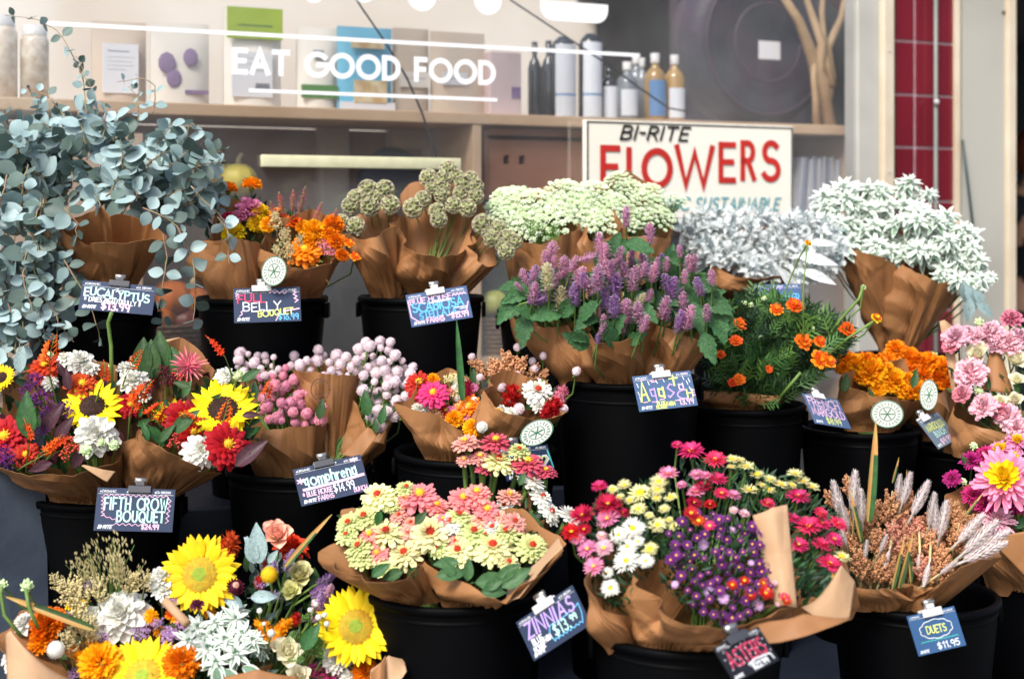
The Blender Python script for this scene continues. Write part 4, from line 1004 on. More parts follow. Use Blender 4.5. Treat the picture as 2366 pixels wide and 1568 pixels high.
basket(322, 478, 752, 860, .09, 'dark wicker basket of pumpkins between eucalyptus and marigold buckets'); basket(1118, 1215, 735, 860, .12, 'wicker basket between scabiosa and agastache buckets')
mb = MB(); mb.box(ws(-100, .12), ws(330, .12), .12, .4, .4, wz(0, 300, .12), 0, MW)
tag(mb.build('cardboard_box', [pm('cardboard', (.58, .42, .30), (.5, .36, .26), rough=.8)], smooth=False), 'big tan cardboard box under the shelf behind the eucalyptus', 'box')
for (a, b, y0_, y1_, n, m, lb) in ((630, 700, 400, 620, .5, tan, 'dim straw coloured bin behind the yellow strip'), (740, 810, 290, 620, .42, kr, 'pale tan panel standing left of the dark seat'), (905, 990, 285, 345, .42, kr, 'tan paper bag above the dark round seat')):
    mb = MB(); wbox(mb, a, b, y0_, y1_, n, n + .1); tag(bevel(mb.build('paper_bag', [m], smooth=False), .01), lb, 'bag')

mb = MB(); wbox(mb, 478, 1092, 590, 848, .24, .44, ref=600); tag(mb.build('low_block', [pm('added_dark_block', (.012, .016, .02), rough=.6)], smooth=False), 'long black block added for darkness low inside the window behind the two middle buckets', 'box')  # black block added to darken the low gap behind the buckets
mb = MB(); wbox(mb, 1220, 1834, 560, 848, .22, .44, ref=600); tag(mb.build('low_block', [pm('bin_navy', (.03, .038, .05), rough=.6)], smooth=False), 'dark navy bin low inside the window behind the agastache', 'box')
# ---- glass and what is painted on it
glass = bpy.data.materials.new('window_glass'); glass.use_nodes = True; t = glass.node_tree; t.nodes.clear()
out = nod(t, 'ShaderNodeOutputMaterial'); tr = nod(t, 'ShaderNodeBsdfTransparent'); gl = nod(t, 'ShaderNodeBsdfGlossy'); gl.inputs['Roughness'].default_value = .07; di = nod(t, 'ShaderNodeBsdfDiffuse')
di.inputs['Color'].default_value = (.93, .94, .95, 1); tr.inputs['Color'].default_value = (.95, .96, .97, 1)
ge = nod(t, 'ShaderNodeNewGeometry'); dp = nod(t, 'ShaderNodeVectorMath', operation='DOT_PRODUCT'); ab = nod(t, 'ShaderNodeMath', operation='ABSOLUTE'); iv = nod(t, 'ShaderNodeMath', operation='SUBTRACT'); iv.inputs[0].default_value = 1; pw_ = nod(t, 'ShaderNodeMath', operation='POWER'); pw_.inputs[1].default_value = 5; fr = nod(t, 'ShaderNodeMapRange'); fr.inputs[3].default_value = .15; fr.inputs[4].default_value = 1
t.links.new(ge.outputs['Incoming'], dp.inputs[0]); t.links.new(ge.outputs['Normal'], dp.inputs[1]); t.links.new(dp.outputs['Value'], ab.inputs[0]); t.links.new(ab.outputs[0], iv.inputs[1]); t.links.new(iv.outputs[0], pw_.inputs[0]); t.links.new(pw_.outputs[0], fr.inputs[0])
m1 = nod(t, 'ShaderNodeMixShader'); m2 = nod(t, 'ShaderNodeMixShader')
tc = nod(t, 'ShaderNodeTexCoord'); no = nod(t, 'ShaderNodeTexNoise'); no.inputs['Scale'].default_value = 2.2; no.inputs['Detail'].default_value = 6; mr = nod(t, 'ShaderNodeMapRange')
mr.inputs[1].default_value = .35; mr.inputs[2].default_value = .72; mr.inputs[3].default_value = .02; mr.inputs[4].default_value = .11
ds = nod(t, 'ShaderNodeVectorMath', operation='DISTANCE'); ds.inputs[1].default_value = tuple(wpos(ws(430), 0, wz(430, 40)) - wpos(ws(900, 0), 0, .5)); md = nod(t, 'ShaderNodeMapRange', interpolation_type='SMOOTHSTEP'); md.inputs[1].default_value = 1.15; md.inputs[2].default_value = .1; md.inputs[3].default_value = 0; md.inputs[4].default_value = 1.25  # white upper left haze, painted in for street reflection glare
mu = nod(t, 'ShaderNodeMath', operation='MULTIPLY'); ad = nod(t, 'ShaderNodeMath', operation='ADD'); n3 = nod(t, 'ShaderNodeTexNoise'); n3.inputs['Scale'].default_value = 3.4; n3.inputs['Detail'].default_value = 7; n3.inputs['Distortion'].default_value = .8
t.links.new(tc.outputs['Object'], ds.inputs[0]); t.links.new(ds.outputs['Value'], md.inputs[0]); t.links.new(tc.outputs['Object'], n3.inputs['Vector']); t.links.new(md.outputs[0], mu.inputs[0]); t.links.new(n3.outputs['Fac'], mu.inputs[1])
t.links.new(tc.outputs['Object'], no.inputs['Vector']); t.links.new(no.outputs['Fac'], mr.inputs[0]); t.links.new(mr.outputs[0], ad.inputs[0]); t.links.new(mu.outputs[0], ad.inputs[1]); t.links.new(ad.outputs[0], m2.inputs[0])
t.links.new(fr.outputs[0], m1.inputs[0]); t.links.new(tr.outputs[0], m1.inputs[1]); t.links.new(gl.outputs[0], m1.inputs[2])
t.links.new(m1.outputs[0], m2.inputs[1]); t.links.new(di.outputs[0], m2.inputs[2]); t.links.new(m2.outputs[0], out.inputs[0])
wn = wthing('shop_window', ws(900, 0), 0, .5, 'large dusty plate glass shop window with painted-in upper left glare and white lettering', 'window')
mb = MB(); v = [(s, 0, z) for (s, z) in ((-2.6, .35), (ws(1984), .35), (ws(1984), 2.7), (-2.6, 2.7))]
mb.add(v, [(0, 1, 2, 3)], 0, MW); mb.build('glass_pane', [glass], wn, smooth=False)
vin = pm('vinyl_white', (.86, .87, .87), (.84, .85, .85), rough=.4, vary=0)
ML = MW @ Matrix.Translation((0, -.002, 0)) @ Matrix.Rotation(R(90), 4, 'X')      # lettering frame on the glass: x along, y up
def gline(p, q, w, name='painted_line'):
    mb = MB(); a = (ws(p[0]), wz(*p)); b = (ws(q[0]), wz(*q)); ribbon(mb, [a, b], w, 0, ML); mb.build(name, [vin], wn, smooth=False)
gline((110, 54), (1472, 128), .0095); gline((578, 209), (1145, 231), .0085)
mb = MB(); xs = ws(538); zb = (wz(538, 166) + wz(1143, 192)) / 2; hh = wz(538, 112) - wz(538, 166)
write(mb, 'EAT GOOD FOOD', xs + .004, zb, hh * .92, .0125, 0, ML, gap=1.75, fit=ws(1143) - xs - .008)
mb.build('window_lettering', [vin], wn, smooth=False)
# lower ends of the big painted letters above the frame
for (x0_, x1_, yb) in ((700, 748, 6), (812, 868, 5), (940, 1008, 24), (1095, 1158, 33), (1248, 1404, 46)):
    a, b, zb_ = ws(x0_), ws(x1_), wz(x0_, yb); w = b - a; P = []; rr = min(w / 2, .06) if x0_ < 1240 else .035
    P = [(a, zb_ + .35)] + [(a + rr - rr * math.cos(R(q)), zb_ + rr - rr * math.sin(R(q))) for q in range(0, 91, 15)] + [(b - rr + rr * math.sin(R(q)), zb_ + rr - rr * math.cos(R(q))) for q in range(0, 91, 15)] + [(b, zb_ + .35)]
    if x0_ > 1240: P[0] = (a, zb_ + .05); P[-1] = (b, zb_ + .05)
    mb = MB(); mb.add([(x, y, 0) for x, y in P], [tuple(range(len(P)))], 0, ML); mb.build('painted_letter', [vin], wn, smooth=False)
# pale yellow strip fixed across the glass
mb = MB(); mb.box(ws(600), ws(1058), -.022, -.004, wz(600, 386), wz(600, 358), 0, MW)
tag(bevel(mb.build('edge_strip', [pm('strip_yellow', (.66, .64, .42), (.58, .56, .36), rough=.7, scale=30)]), .002), 'pale yellow strip fixed low across the shop window', 'strip')
# cables hanging inside
cab = pm('cable_black', (.02, .022, .025), rough=.5)
for (pp, lb, off) in (([(780, -80), (830, 10), (885, 90), (940, 180), (975, 260), (998, 330), (1015, 380)], 'black cable hanging down left of the crate', .06), ([(1110, -80), (1182, 2), (1270, 60), (1390, 140), (1480, 205), (1545, 250), (1592, 258)], 'black cable sagging in front of the bottles', .06)):
    mb = MB(); mb.tube([wpos(ws(x, off), off, wz(x, y, off)) for x, y in pp], .0028, 6); tag(mb.build('cable', [cab]), lb, 'cable', 'cables inside the window')

# ---- window frame, tiled pier, grey bar, panel and door jamb
def strip(name, px0, px1, n_0, n_1, mat, label, cat, z0=0.0, z1=2.7, bev=.003):
    mb = MB(); mb.box(ws(px0, n_0), ws(px1, n_0), n_0, n_1, z0, z1, 0, MW); o = bevel(mb.build(name, [mat], smooth=False), bev); return tag(o, label, cat)
greyf = pm('frame_grey', (.44, .43, .39), (.38, .37, .33), rough=.6, scale=6, vary=0, bump=.05); cream = pm('frame_cream', (.62, .55, .43), (.52, .43, .31), rough=.5, scale=5, vary=0)
strip('window_frame', 1983, 2038, -.012, .05, greyf, 'flat grey window frame between the glass and the cream trim', 'window frame')
tr_ = wthing('trim_post', ws(2054), -.03, 0, 'cream trim post with screw heads left of the red tiles', 'trim')
mb = MB(); mb.box(ws(2042, -.03), ws(2068, -.03), -.03, .05, 0, 2.7, 0, MW); bevel(mb.build('post', [cream], tr_, smooth=False), .006, 3)
for y in (118, 398): mb = MB(); core(mb, .0035); mb.build('screw_head', [greyf], tr_, M=Matrix.Translation(wpos(ws(2054, -.03), -.031, wz(2054, y, -.03))))
tile = pm('tile_red', (.17, .010, .020), (.13, .007, .015), rough=.22, scale=3, spec=.6, vary=.08, bump=.02, bscale=20); grout = pm('grout', (.58, .44, .46), (.5, .36, .38), rough=.9, scale=20)
pier = wthing('tiled_pier', ws(2140), 0, 0, 'pier of glossy dark red tiles with pale grout', 'pier')
mb = MB(); mb.box(ws(2071, .006), ws(2212, .006), .006, .06, 0, 2.7, 0, MW); mb.build('grout_bed', [grout], pier, smooth=False)
cols = [(2072, 2112), (2117.5, 2163), (2168, 2209)]; zr = [wz(2072, y, 0) for y in (-160, -34, 94, 218, 340, 465, 592, 720, 850)]
pt = None
for (a, b) in cols:
    for i in range(len(zr) - 1):
        mb = MB(); x0_, x1_ = ws(a), ws(b); mb.box(x0_, x1_, 0, .010, zr[i + 1] + .0035, zr[i] - .0035, 0, MW); bevel(mb.build('tile', [tile], pier, smooth=False), .0015)
pp_ = wthing('grey_bar', ws(2164), -.03, 0, 'slim grey bar running down the red tiles', 'bar'); bar_mat = pm('bar_grey', (.20, .21, .19), (.15, .16, .145), rough=.5, metal=.1, spec=.5, vary=0)
mb = MB(); mb.tube([wpos(ws(2162, -.02), -.02, 0), wpos(ws(2162, -.02), -.02, 2.7)], .006, 12); mb.build('bar', [bar_mat], pp_)  # thin round grey upright standing just off the tiles
mb = MB(); core(mb, .0085, 1, 0, 12); mb.build('bar_dot', [pm('dot_white', (.5, .5, .5), rough=.4)], pp_, M=Matrix.Translation(wpos(ws(2164, -.03), -.03, wz(2164, 236, -.03))))
strip('corner_trim', 2210, 2220, -.014, .05, cream, 'thin cream strip between red tiles and grey panel', 'trim', bev=.002)
pn = wthing('wall_panel', ws(2270), 0, 0, 'wide weathered grey panel beside the doorway', 'wall panel')
mb = MB(); mb.box(ws(2221), ws(2330), -.004, .08, 0, 2.7, 0, MW); bevel(mb.build('panel', [pm('panel_grey', (.40, .39, .34), (.33, .32, .28), rough=.7, scale=2.5, vary=0, detail=8, bump=.06)], pn, smooth=False), .002)
mb = MB(); core(mb, .006, 1, 0, 10); mb.build('knot_hole', [cab], pn, M=Matrix.Translation(wpos(ws(2318 - 2), -.004, wz(2316, 30))))
strip('door_jamb', 2331, 2349, -.02, .09, cream, 'cream edge post of the dark doorway', 'door jamb')
mb = MB(); mb.tube([wpos(ws(2224, -.03), -.03, wz(2224, 325)), wpos(ws(2236, -.04), -.04, wz(2236, 420)), wpos(ws(2260, -.05), -.05, wz(2260, 620))], .0042, 6)
tag(mb.build('cord', [pm('cord_green', (.05, .075, .07), rough=.5)]), 'dark grey cord hanging over the weathered grey panel', 'cord')

# ---- painted FLOWERS board, leaning outside the glass
fs = wthing('flower_sign', ws(1590, -.05), -.05, wz(1590, 500, -.05), 'painted cream board lettered BI-RITE FLOWERS in black and red', 'sign')
nf = -.05; x0, x1 = ws(1353, nf), ws(1833, nf); z1, z0 = wz(1353, 276, nf), wz(1353, 505, nf)
mb = MB(); mb.box(x0, x1, nf, nf + .018, z0, z1, 0, MW); bevel(mb.build('board', [pm('sign_cream', (.80, .77, .68), (.77, .73, .62), rough=.5, scale=2, vary=0)], fs, smooth=False), .002)
blk = pm('sign_black', (.015, .015, .015), rough=.5); redp = pm('sign_red', (.50, .025, .018), (.42, .02, .014), rough=.5, scale=10, vary=0); teal = pm('sign_teal', (.04, .34, .40), (.03, .28, .34), rough=.5, vary=0)
mb = MB(); e = .0035
for bx in ((x0 + e, x1 - e, z1 - 2 * e, z1 - e), (x0 + e, x0 + 2 * e, z0, z1 - 2 * e - 1e-5), (x1 - 2 * e, x1 - e, z0, z1 - 2 * e - 1e-5)): mb.box(bx[0], bx[1], nf - .002, nf + .001, bx[2], bx[3], 0, MW)
mb.build('border', [blk], fs, smooth=False)
MS = MW @ Matrix.Translation((0, nf - .0025, 0)) @ Matrix.Rotation(R(90), 4, 'X')
def sp(px, py): return (ws(px, nf), wz(px, py, nf))
def swrite(txt, px0, px1, pyb, pyt, w, mat, name, **k):
    a = sp(px0, pyb); b = sp(px1, pyb); mb = MB(); h = (sp(px0, pyt)[1] - a[1]); write(mb, txt, a[0], a[1], h, w, 0, MS, fit=b[0] - a[0], **k); mb.build(name, [mat], fs, smooth=False)
swrite('BI-RITE', 1433, 1586, 321, 291, .0065, blk, 'lettering_small', slant=.22, gap=1.6)
def letter(c, px0, px1, pt, pb, w, ybl=0):
    wd, stk = G[c]; a = sp(px0, pb); b = sp(px1, pt); mb = MB()
    for pl in stk: ribbon(mb, [(a[0] + (b[0] - a[0]) * x / wd, a[1] + (b[1] - a[1]) * y / 6) for x, y in pl], w, 0, MS)
    mb.build('letter', [redp], fs, smooth=False)
for (c, a, b, pt, pb, w) in (('F', 1392, 1426, 343, 430, .0165), ('L', 1452, 1478, 347, 430, .0165), ('O', 1487, 1547, 350, 428, .0175), ('W', 1563, 1644, 342, 428, .0165), ('E', 1664, 1694, 335, 416, .0155), ('R', 1715, 1740, 331, 412, .0155), ('S', 1762, 1797, 331, 414, .0165)):
    letter(c, a, b, pt, pb, w)
swrite('ORGANIC SUSTAINABLE', 1440, 1797, 484, 456, .0045, teal, 'lettering_teal', slant=.25, gap=1.5)
# ---- shopper in the doorway, only a sliver of the figure shows
pe = empty('person', W(2392, 500, 6.4) * 1, 'red haired person in dark clothes in the doorway at the right edge', 'person'); pe.location.z = .16
bx_, by_ = pe.location.x, pe.location.y
def skinfig(name, verts, edges, radii, mat, sub=2):
    me = bpy.data.meshes.new(name); me.from_pydata(verts, edges, []); me.materials.append(mat); o = put(name, me, pe)
    o.matrix_basis = Matrix.Identity(4); s = o.modifiers.new('skin', 'SKIN'); s.use_smooth_shade = True
    for i, r in enumerate(radii): d = me.skin_vertices[0].data[i]; d.radius = (r, r * .85) if isinstance(r, float) else r; d.use_root = (i == 0)
    b = o.modifiers.new('sub', 'SUBSURF'); b.levels = sub; b.render_levels = sub; return o
V_ = [(0, 0, .92), (0, 0, 1.12), (0, 0, 1.30), (0, 0, 1.42), (0, -.01, 1.50), (0, -.03, 1.58), (.17, 0, 1.38), (.24, .01, 1.12), (.22, -.08, .88), (.21, -.10, .80), (-.17, 0, 1.38), (-.24, .01, 1.12), (-.20, -.08, .88), (-.19, -.10, .80),
      (.10, 0, .84), (.11, -.01, .46), (.11, .02, .06), (.11, -.12, .03), (-.10, 0, .84), (-.11, -.02, .46), (-.11, .01, .06), (-.11, -.13, .03), (0, -.03, 1.66)]
E_ = [(0, 1), (1, 2), (2, 3), (3, 4), (4, 5), (3, 6), (6, 7), (7, 8), (8, 9), (3, 10), (10, 11), (11, 12), (12, 13), (0, 14), (14, 15), (15, 16), (16, 17), (0, 18), (18, 19), (19, 20), (20, 21), (5, 22)]
RR = [.13, .115, .13, .10, .05, .075, .055, .042, .032, .035, .055, .042, .032, .035, .085, .06, .04, .035, .085, .06, .04, .035, .07]
skinm = pm('skin', (.58, .33, .22), (.52, .28, .18), rough=.5, scale=4); skinfig('body', V_, E_, RR, skinm)
# EYE shift: figure built from its feet
cl = skinfig('dark_top', [V_[i] for i in (0, 1, 2, 3, 6, 7, 10, 11)], [(0, 1), (1, 2), (2, 3), (3, 4), (4, 5), (3, 6), (6, 7)], [.145, .13, .145, .11, .072, .058, .072, .058], pm('cloth_dark', (.012, .014, .02), rough=.8))
skinfig('trousers', [V_[i] for i in (0, 14, 15, 16, 18, 19, 20)], [(0, 1), (1, 2), (2, 3), (0, 4), (4, 5), (5, 6)], [.148, .10, .075, .055, .10, .075, .055], pm('denim_dark', (.02, .025, .04), rough=.8))
hr = MB(); core(hr, 1, 1, 0, 16); hr.build('hair', [pm('hair_red', (.28, .075, .03), (.16, .04, .02), rough=.5, scale=12, bump=.4, bscale=60)], pe, M=Matrix.Translation((bx_, by_ + .01, pe.location.z + 1.63)) @ Matrix.Diagonal((.098, .115, .12, 1)))
# ------------------------------------------------------------------ buckets
GF = 'wrapped bunches of flowers'
bucket(215, 712, 2.84, .125, B3, 'black bucket under the trailing eucalyptus at far left')
bucket(606, 692, 2.90, .127, B3, 'black bucket of the marigold bouquets with the pink lettered price card')
bucket(973, 690, 2.97, .125, B3, 'black bucket under the round scabiosa seed pods')
bucket(1290, 720, 3.06, .125, B3, 'black bucket under the white lace flowers, hidden behind the agastache')
bucket(1720, 702, 3.20, .125, B3, 'black bucket under the silver dusty foliage')
bucket(2085, 830, 3.30, .110, B3, 'black bucket under the green and white bracts near the red tiles')
bucket(248, 1166, 2.57, .132, B2, 'black bucket of the two red, yellow and white sunflower bouquets at middle left')
bucket(692, 1105, 2.655, .130, B2, 'black bucket under the pink globe gomphrena bunches')
bucket(1100, 1068, 2.64, .146, B2, 'wide black bucket behind the tall pink zinnias')
bucket(1450, 888, 2.70, .133, B2, 'tall black bucket under the purple agastache')
bucket(1722, 948, 2.84, .113, B2, 'black bucket under the leafy French marigold foliage')
bucket(1985, 1003, 2.93, .116, B2, 'black bucket below the solid orange marigold heads')
bucket(2215, 1040, 3.02, .105, B2, 'black bucket behind the tilted blurred price card')
bucket(2400, 1030, 2.85, .12, B2, 'black bucket under the pale pink carnations, cut by the right edge')
bucket(480, 1660, 2.22, .135, B1, 'black bucket under the front left sunflower bouquets')
bucket(1045, 1404, 2.22, .132, B1, 'black bucket below the lime and salmon zinnias')
bucket(1588, 1506, 2.08, .136, B1, 'black bucket under the asters, with the black card on its rim')
bucket(2112, 1418, 2.30, .128, B1, 'black bucket below the brown and silver grain bunch')
bucket(2420, 1350, 2.50, .12, B1, 'black bucket under the magenta chrysanthemums at the right edge')
# ---- sticker on a wrap
stk = pm('sticker_paper', (.60, .61, .57), rough=.6, vary=0); stg = pm('sticker_green', (.03, .16, .07), rough=.6, vary=0)
def sticker(parent, px, py, z, w, h, rot=0, n=(0, -1, .15), half=False):
    mb = MB(); p = W(px, py, z); k = z / F; v = []; N = 40
    q = Vector(n).normalized(); x = Vector((math.cos(R(rot)), 0, -math.sin(R(rot)))); x = (x - q * x.dot(q)).normalized(); y = q.cross(x)
    M = Matrix((x, y, q)).transposed().to_4x4(); M = Matrix.Translation(p) @ M
    def disc(f, zz, m, f2=None):
        v = [(math.cos(a * 2 * math.pi / N) * w / 2 * k * f, math.sin(a * 2 * math.pi / N) * h / 2 * k * f, zz) for a in range(N)]
        if f2 is None: mb.add(v, [tuple(range(N))], m, M)
        else:
            v += [(math.cos(a * 2 * math.pi / N) * w / 2 * k * f2, math.sin(a * 2 * math.pi / N) * h / 2 * k * f2, zz) for a in range(N)]
            mb.add(v, [(a, (a + 1) % N, N + (a + 1) % N, N + a) for a in range(N)], m, M)
    disc(1, 0, 0); disc(.99, .0004, 1, .93); disc(.50, .0005, 1, .46)
    for a in range(22):     # ring of small marks like lettering, and a little flower in the middle
        t = a * 2 * math.pi / 22; r1, r2 = (.62, .82) if a % 3 else (.66, .78)
        ribbon(mb, [(math.cos(t) * w / 2 * k * r1, math.sin(t) * h / 2 * k * r1), (math.cos(t + .04) * w / 2 * k * r2, math.sin(t + .04) * h / 2 * k * r2)], .0011, 1, M, .0006)
    for a in range(6):
        t = a * 1.047; ribbon(mb, [(0, 0), (math.cos(t) * w * k * .2, math.sin(t) * h * k * .2)], .0016, 1, M, .0008)
    return mb.build('sticker', [stk, stg], parent, smooth=False)

# ================================================================== back row
# --- eucalyptus
rnd.seed(11)
b = Bunch('eucalyptus_bunch', 230, 430, 2.82, (215, 760), 'huge blue green eucalyptus bunch trailing over the left edge', 'eucalyptus', GF, tilt=.3)
wrap(b.e, [(160, 525), (172, 560), (250, 566), (330, 556), (352, 560)], [(160, 525), (172, 508), (233, 474), (262, 492), (285, 489), (323, 508), (352, 560)], (178, 300, 660), 2.70, .05, seed=1, amp=.008, dzb=.0)
wrap(b.e, [(36, 470), (60, 500), (115, 500)], [(36, 470), (40, 405), (95, 420), (118, 470), (115, 500)], (120, 200, 640), 2.76, .02, paperl, seed=2)
def euc_branch(pts, big=34, nleaf=9, z0=None, dz=0, thin=.42, mats=None):
    zz = b.z if z0 is None else z0
    P = lerp_poly(pts, nleaf * 2 + 1); n = len(P)
    W3 = [W(x, y, zz + dz * i / (n - 1) + .35 * (430 - y) * zz / F * .5) + Vector((rnd.uniform(-.002, .002), rnd.uniform(-.006, .006), 0)) for i, (x, y) in enumerate(P)]
    mb = MB(); mb.tube(W3, [.0016 - .0011 * i / n for i in range(n)], 5, 2, cap=False)
    for i in range(1, n, 2):
        t = i / n; d = (W3[min(i + 1, n - 1)] - W3[i - 1]).normalized(); k = big * (1 - .4 * t) * rnd.uniform(.95, 1.55) * zz / F; a0 = rnd.uniform(0, 3.14)
        for s in (0, 1):
            side = (Matrix.Rotation(a0 + s * 3.14 + rnd.uniform(-.4, .4), 3, d) @ d.orthogonal().normalized())
            dd = (side + d * rnd.uniform(-.1, .5)).normalized(); nn = Vector((rnd.uniform(-.8, .8), -1, rnd.uniform(-.2, 1.2)))
            v, f = petal(k, k * rnd.uniform(.72, .95), 4, 5, lambda t: math.sin(math.pi * min(1, t) ** .9) ** .62 if 0 < t < 1 else 0, cup=rnd.uniform(-.15, .35), curl=rnd.uniform(-.2, .05))
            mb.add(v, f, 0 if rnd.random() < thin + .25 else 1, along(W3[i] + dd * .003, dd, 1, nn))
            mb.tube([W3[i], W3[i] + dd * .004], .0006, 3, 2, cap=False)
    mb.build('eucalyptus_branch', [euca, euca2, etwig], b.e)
# crown mass
for (x, y) in sample([(20, 300), (80, 265), (200, 245), (330, 265), (420, 300), (490, 350), (500, 470), (450, 500), (330, 480), (160, 450), (60, 480), (-30, 520), (-40, 340)], 68, 15):
    a = math.atan2(y - 620, x - 230) + rnd.uniform(-.5, .5); L = rnd.uniform(60, 110)
    euc_branch([(x - L * .6 * math.cos(a), y - L * .6 * math.sin(a)), (x, y), (x + L * .45 * math.cos(a) + rnd.uniform(-15, 15), y + L * .3 * math.sin(a) + 6)], big=rnd.uniform(32, 44), nleaf=5, z0=b.z + rnd.uniform(-.10, .06))
# trailing at the left
for (x, y) in sample([(-40, 420), (120, 440), (150, 560), (150, 700), (110, 760), (60, 840), (-40, 850)], 30, 17):
    euc_branch([(x + 15, y - 70), (x, y), (x + rnd.uniform(-25, 25), y + 75)], big=rnd.uniform(32, 44), nleaf=5, z0=b.z - rnd.uniform(.08, .16), dz=-.02)
for pts, bg_, nl in (([(75, 560), (80, 620), (90, 690), (105, 790)], 40, 7), ([(410, 520), (448, 600), (452, 680), (447, 760)], 34, 6), ([(380, 540), (385, 620), (365, 690), (375, 755)], 30, 6), ([(500, 500), (530, 540), (530, 610)], 30, 3), ([(440, 430), (520, 510), (535, 570)], 30, 4), ([(330, 480), (380, 500), (430, 540)], 32, 4),
    ([(150, 600), (180, 650), (215, 720), (238, 800)], 34, 6), ([(200, 300), (200, 240), (185, 160), (160, 110), (130, 70), (90, 45), (10, 35)], 24, 9), ([(215, 290), (212, 210), (178, 130)], 28, 5), ([(355, 260), (362, 200), (330, 180), (270, 190)], 20, 5), ([(320, 280), (320, 225), (300, 200)], 22, 4), ([(430, 330), (440, 280), (480, 330)], 28, 4), ([(80, 290), (90, 230), (60, 200)], 20, 4), ([(20, 330), (15, 280), (8, 255)], 24, 4), ([(150, 270), (110, 220), (50, 200)], 20, 5), ([(60, 640), (110, 700), (160, 780), (172, 790)], 36, 5), ([(20, 700), (40, 780), (30, 850)], 36, 5), ([(150, 480), (180, 520), (170, 560)], 36, 3), ([(95, 455), (80, 520), (110, 575)], 38, 4)):
    euc_branch(pts, bg_, nl, z0=b.z - (.15 if pts[0][1] > 400 else .02))
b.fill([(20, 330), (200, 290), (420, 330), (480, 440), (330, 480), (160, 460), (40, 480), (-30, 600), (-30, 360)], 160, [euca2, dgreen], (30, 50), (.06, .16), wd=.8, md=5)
# --- two marigold mixed bouquets
rnd.seed(12)
b = Bunch('marigold_bouquet', 540, 520, 2.86, (560, 720), 'mixed bouquet with pink and yellow heads partly under eucalyptus leaves, no sticker', group=GF)
wrap(b.e, [(455, 556), (500, 553), (560, 552), (612, 566)], [(455, 556), (480, 500), (530, 462), (590, 480), (612, 566)], (470, 615, 688), 2.84, .11, seed=3, dzb=.03)
b.fls(f_marigold('yellow'), [(540, 541, 52), (597, 520, 48), (600, 492, 44)]); b.fls(f_marigold('orange'), [(527, 438, 38, dict(n=(0, -.1, 1))), (582, 429, 42, dict(n=(.1, -.1, 1)))])
b.fls(f_carnation('hot'), [(525, 506, 36), ]); b.fls(f_carnation('pink'), [(578, 484, 62), (556, 500, 44)])
b.fl(f_ball('plum', 'thistle_head'), 560, 545, 22); b.fill([(470, 540), (500, 450), (610, 460), (610, 570), (500, 560)], 90, [dgreen, green], (16, 34), (0, .06)); b.done()
b = Bunch('marigold_bouquet', 700, 540, 2.82, (670, 720), 'bouquet of orange marigolds with heather and the half hidden round sticker', group=GF)
wrap(b.e, [(608, 575), (640, 592), (655, 612), (700, 622), (750, 612), (800, 590)], [(608, 575), (640, 500), (720, 480), (780, 520), (800, 590)], (600, 735, 678), 2.80, .12, seed=4, dzb=.04)
sticker(b.e, 633, 626, 2.655, 58, 70, 10)
b.fls(f_marigold('gold'), [(727, 538, 58), (715, 560, 40), (620, 520, 36), (700, 527, 36)]); b.fls(f_marigold('orange'), [(770, 520, 46), (777, 558, 40), (633, 514, 36), (790, 590, 30), (757, 540, 38), (640, 495, 30)])
b.fl(f_zinnia('orange', 'yellow'), 703, 578, 80); b.fls(f_carnation('rust'), [(680, 514, 36), (655, 505, 26)]); b.fls(f_statice('blush', 'pink_cluster'), [(757, 578, 46), (742, 560, 34)]); b.fl(f_ball('plum', 'thistle_head'), 653, 545, 26)
b.fls(f_french('orange'), [(820, 592, 30), (806, 560, 28)])
for x, y, l, a in ((690, 500, 75, 14), (725, 520, 60, 20), (655, 510, 70, -8), (675, 490, 55, 4), (640, 520, 60, -14), (765, 520, 44, 20)): b.up_(f_spike('blush', .6, .5), x, y, l, a)
for x, y, l, a in ((640, 520, 60, -5), (655, 560, 60, 5), (670, 590, 55, 0), (645, 590, 50, -8), (690, 560, 45, 8)): b.up_(f_sorghum(2, .3, 160, 'seed_filler'), x, y + 20, l, a)
b.leaf(f_blade(bladeo), 730, 612, 758, 650, dq=-.06)
b.fill([(612, 560), (640, 490), (700, 480), (790, 520), (800, 590), (700, 615), (650, 600)], 130, [dgreen, green, bgreen], (14, 30), (0, .06)); b.done()
# --- scabiosa pods, three bunches
SC = 'scabiosa seed pod bunches'
def podb(cx, cy, z, root, label, pods, fr, bk, bot, zw, dz, seed, dzb=.09, tall=None):
    b = Bunch('scabiosa_bunch', cx, cy, z, root, label, 'seed pod bunch', SC, tilt=.45); b.sr = .0014
    b.fls(f_pod(), pods, camw=1.0, up=.1); wrap(b.e, fr, bk, bot, zw, dz, seed=seed, dzb=dzb); b.done(); return b
rnd.seed(13)
podb(855, 480, 2.92, (890, 720), 'left bunch of round scabiosa pods leaning over the marigold bouquet', [(850, 438, 46), (889, 438, 45), (822, 458, 42), (810, 476, 42), (855, 478, 46), (902, 473, 45), (822, 523, 44), (865, 456, 38), (789, 512, 36), (838, 452, 34)], [(799, 540), (830, 552), (870, 545), (905, 522), (915, 512)], [(799, 540), (850, 470), (905, 470), (915, 512)], (850, 935, 682), 2.91, .12, 5)
rnd.seed(14)
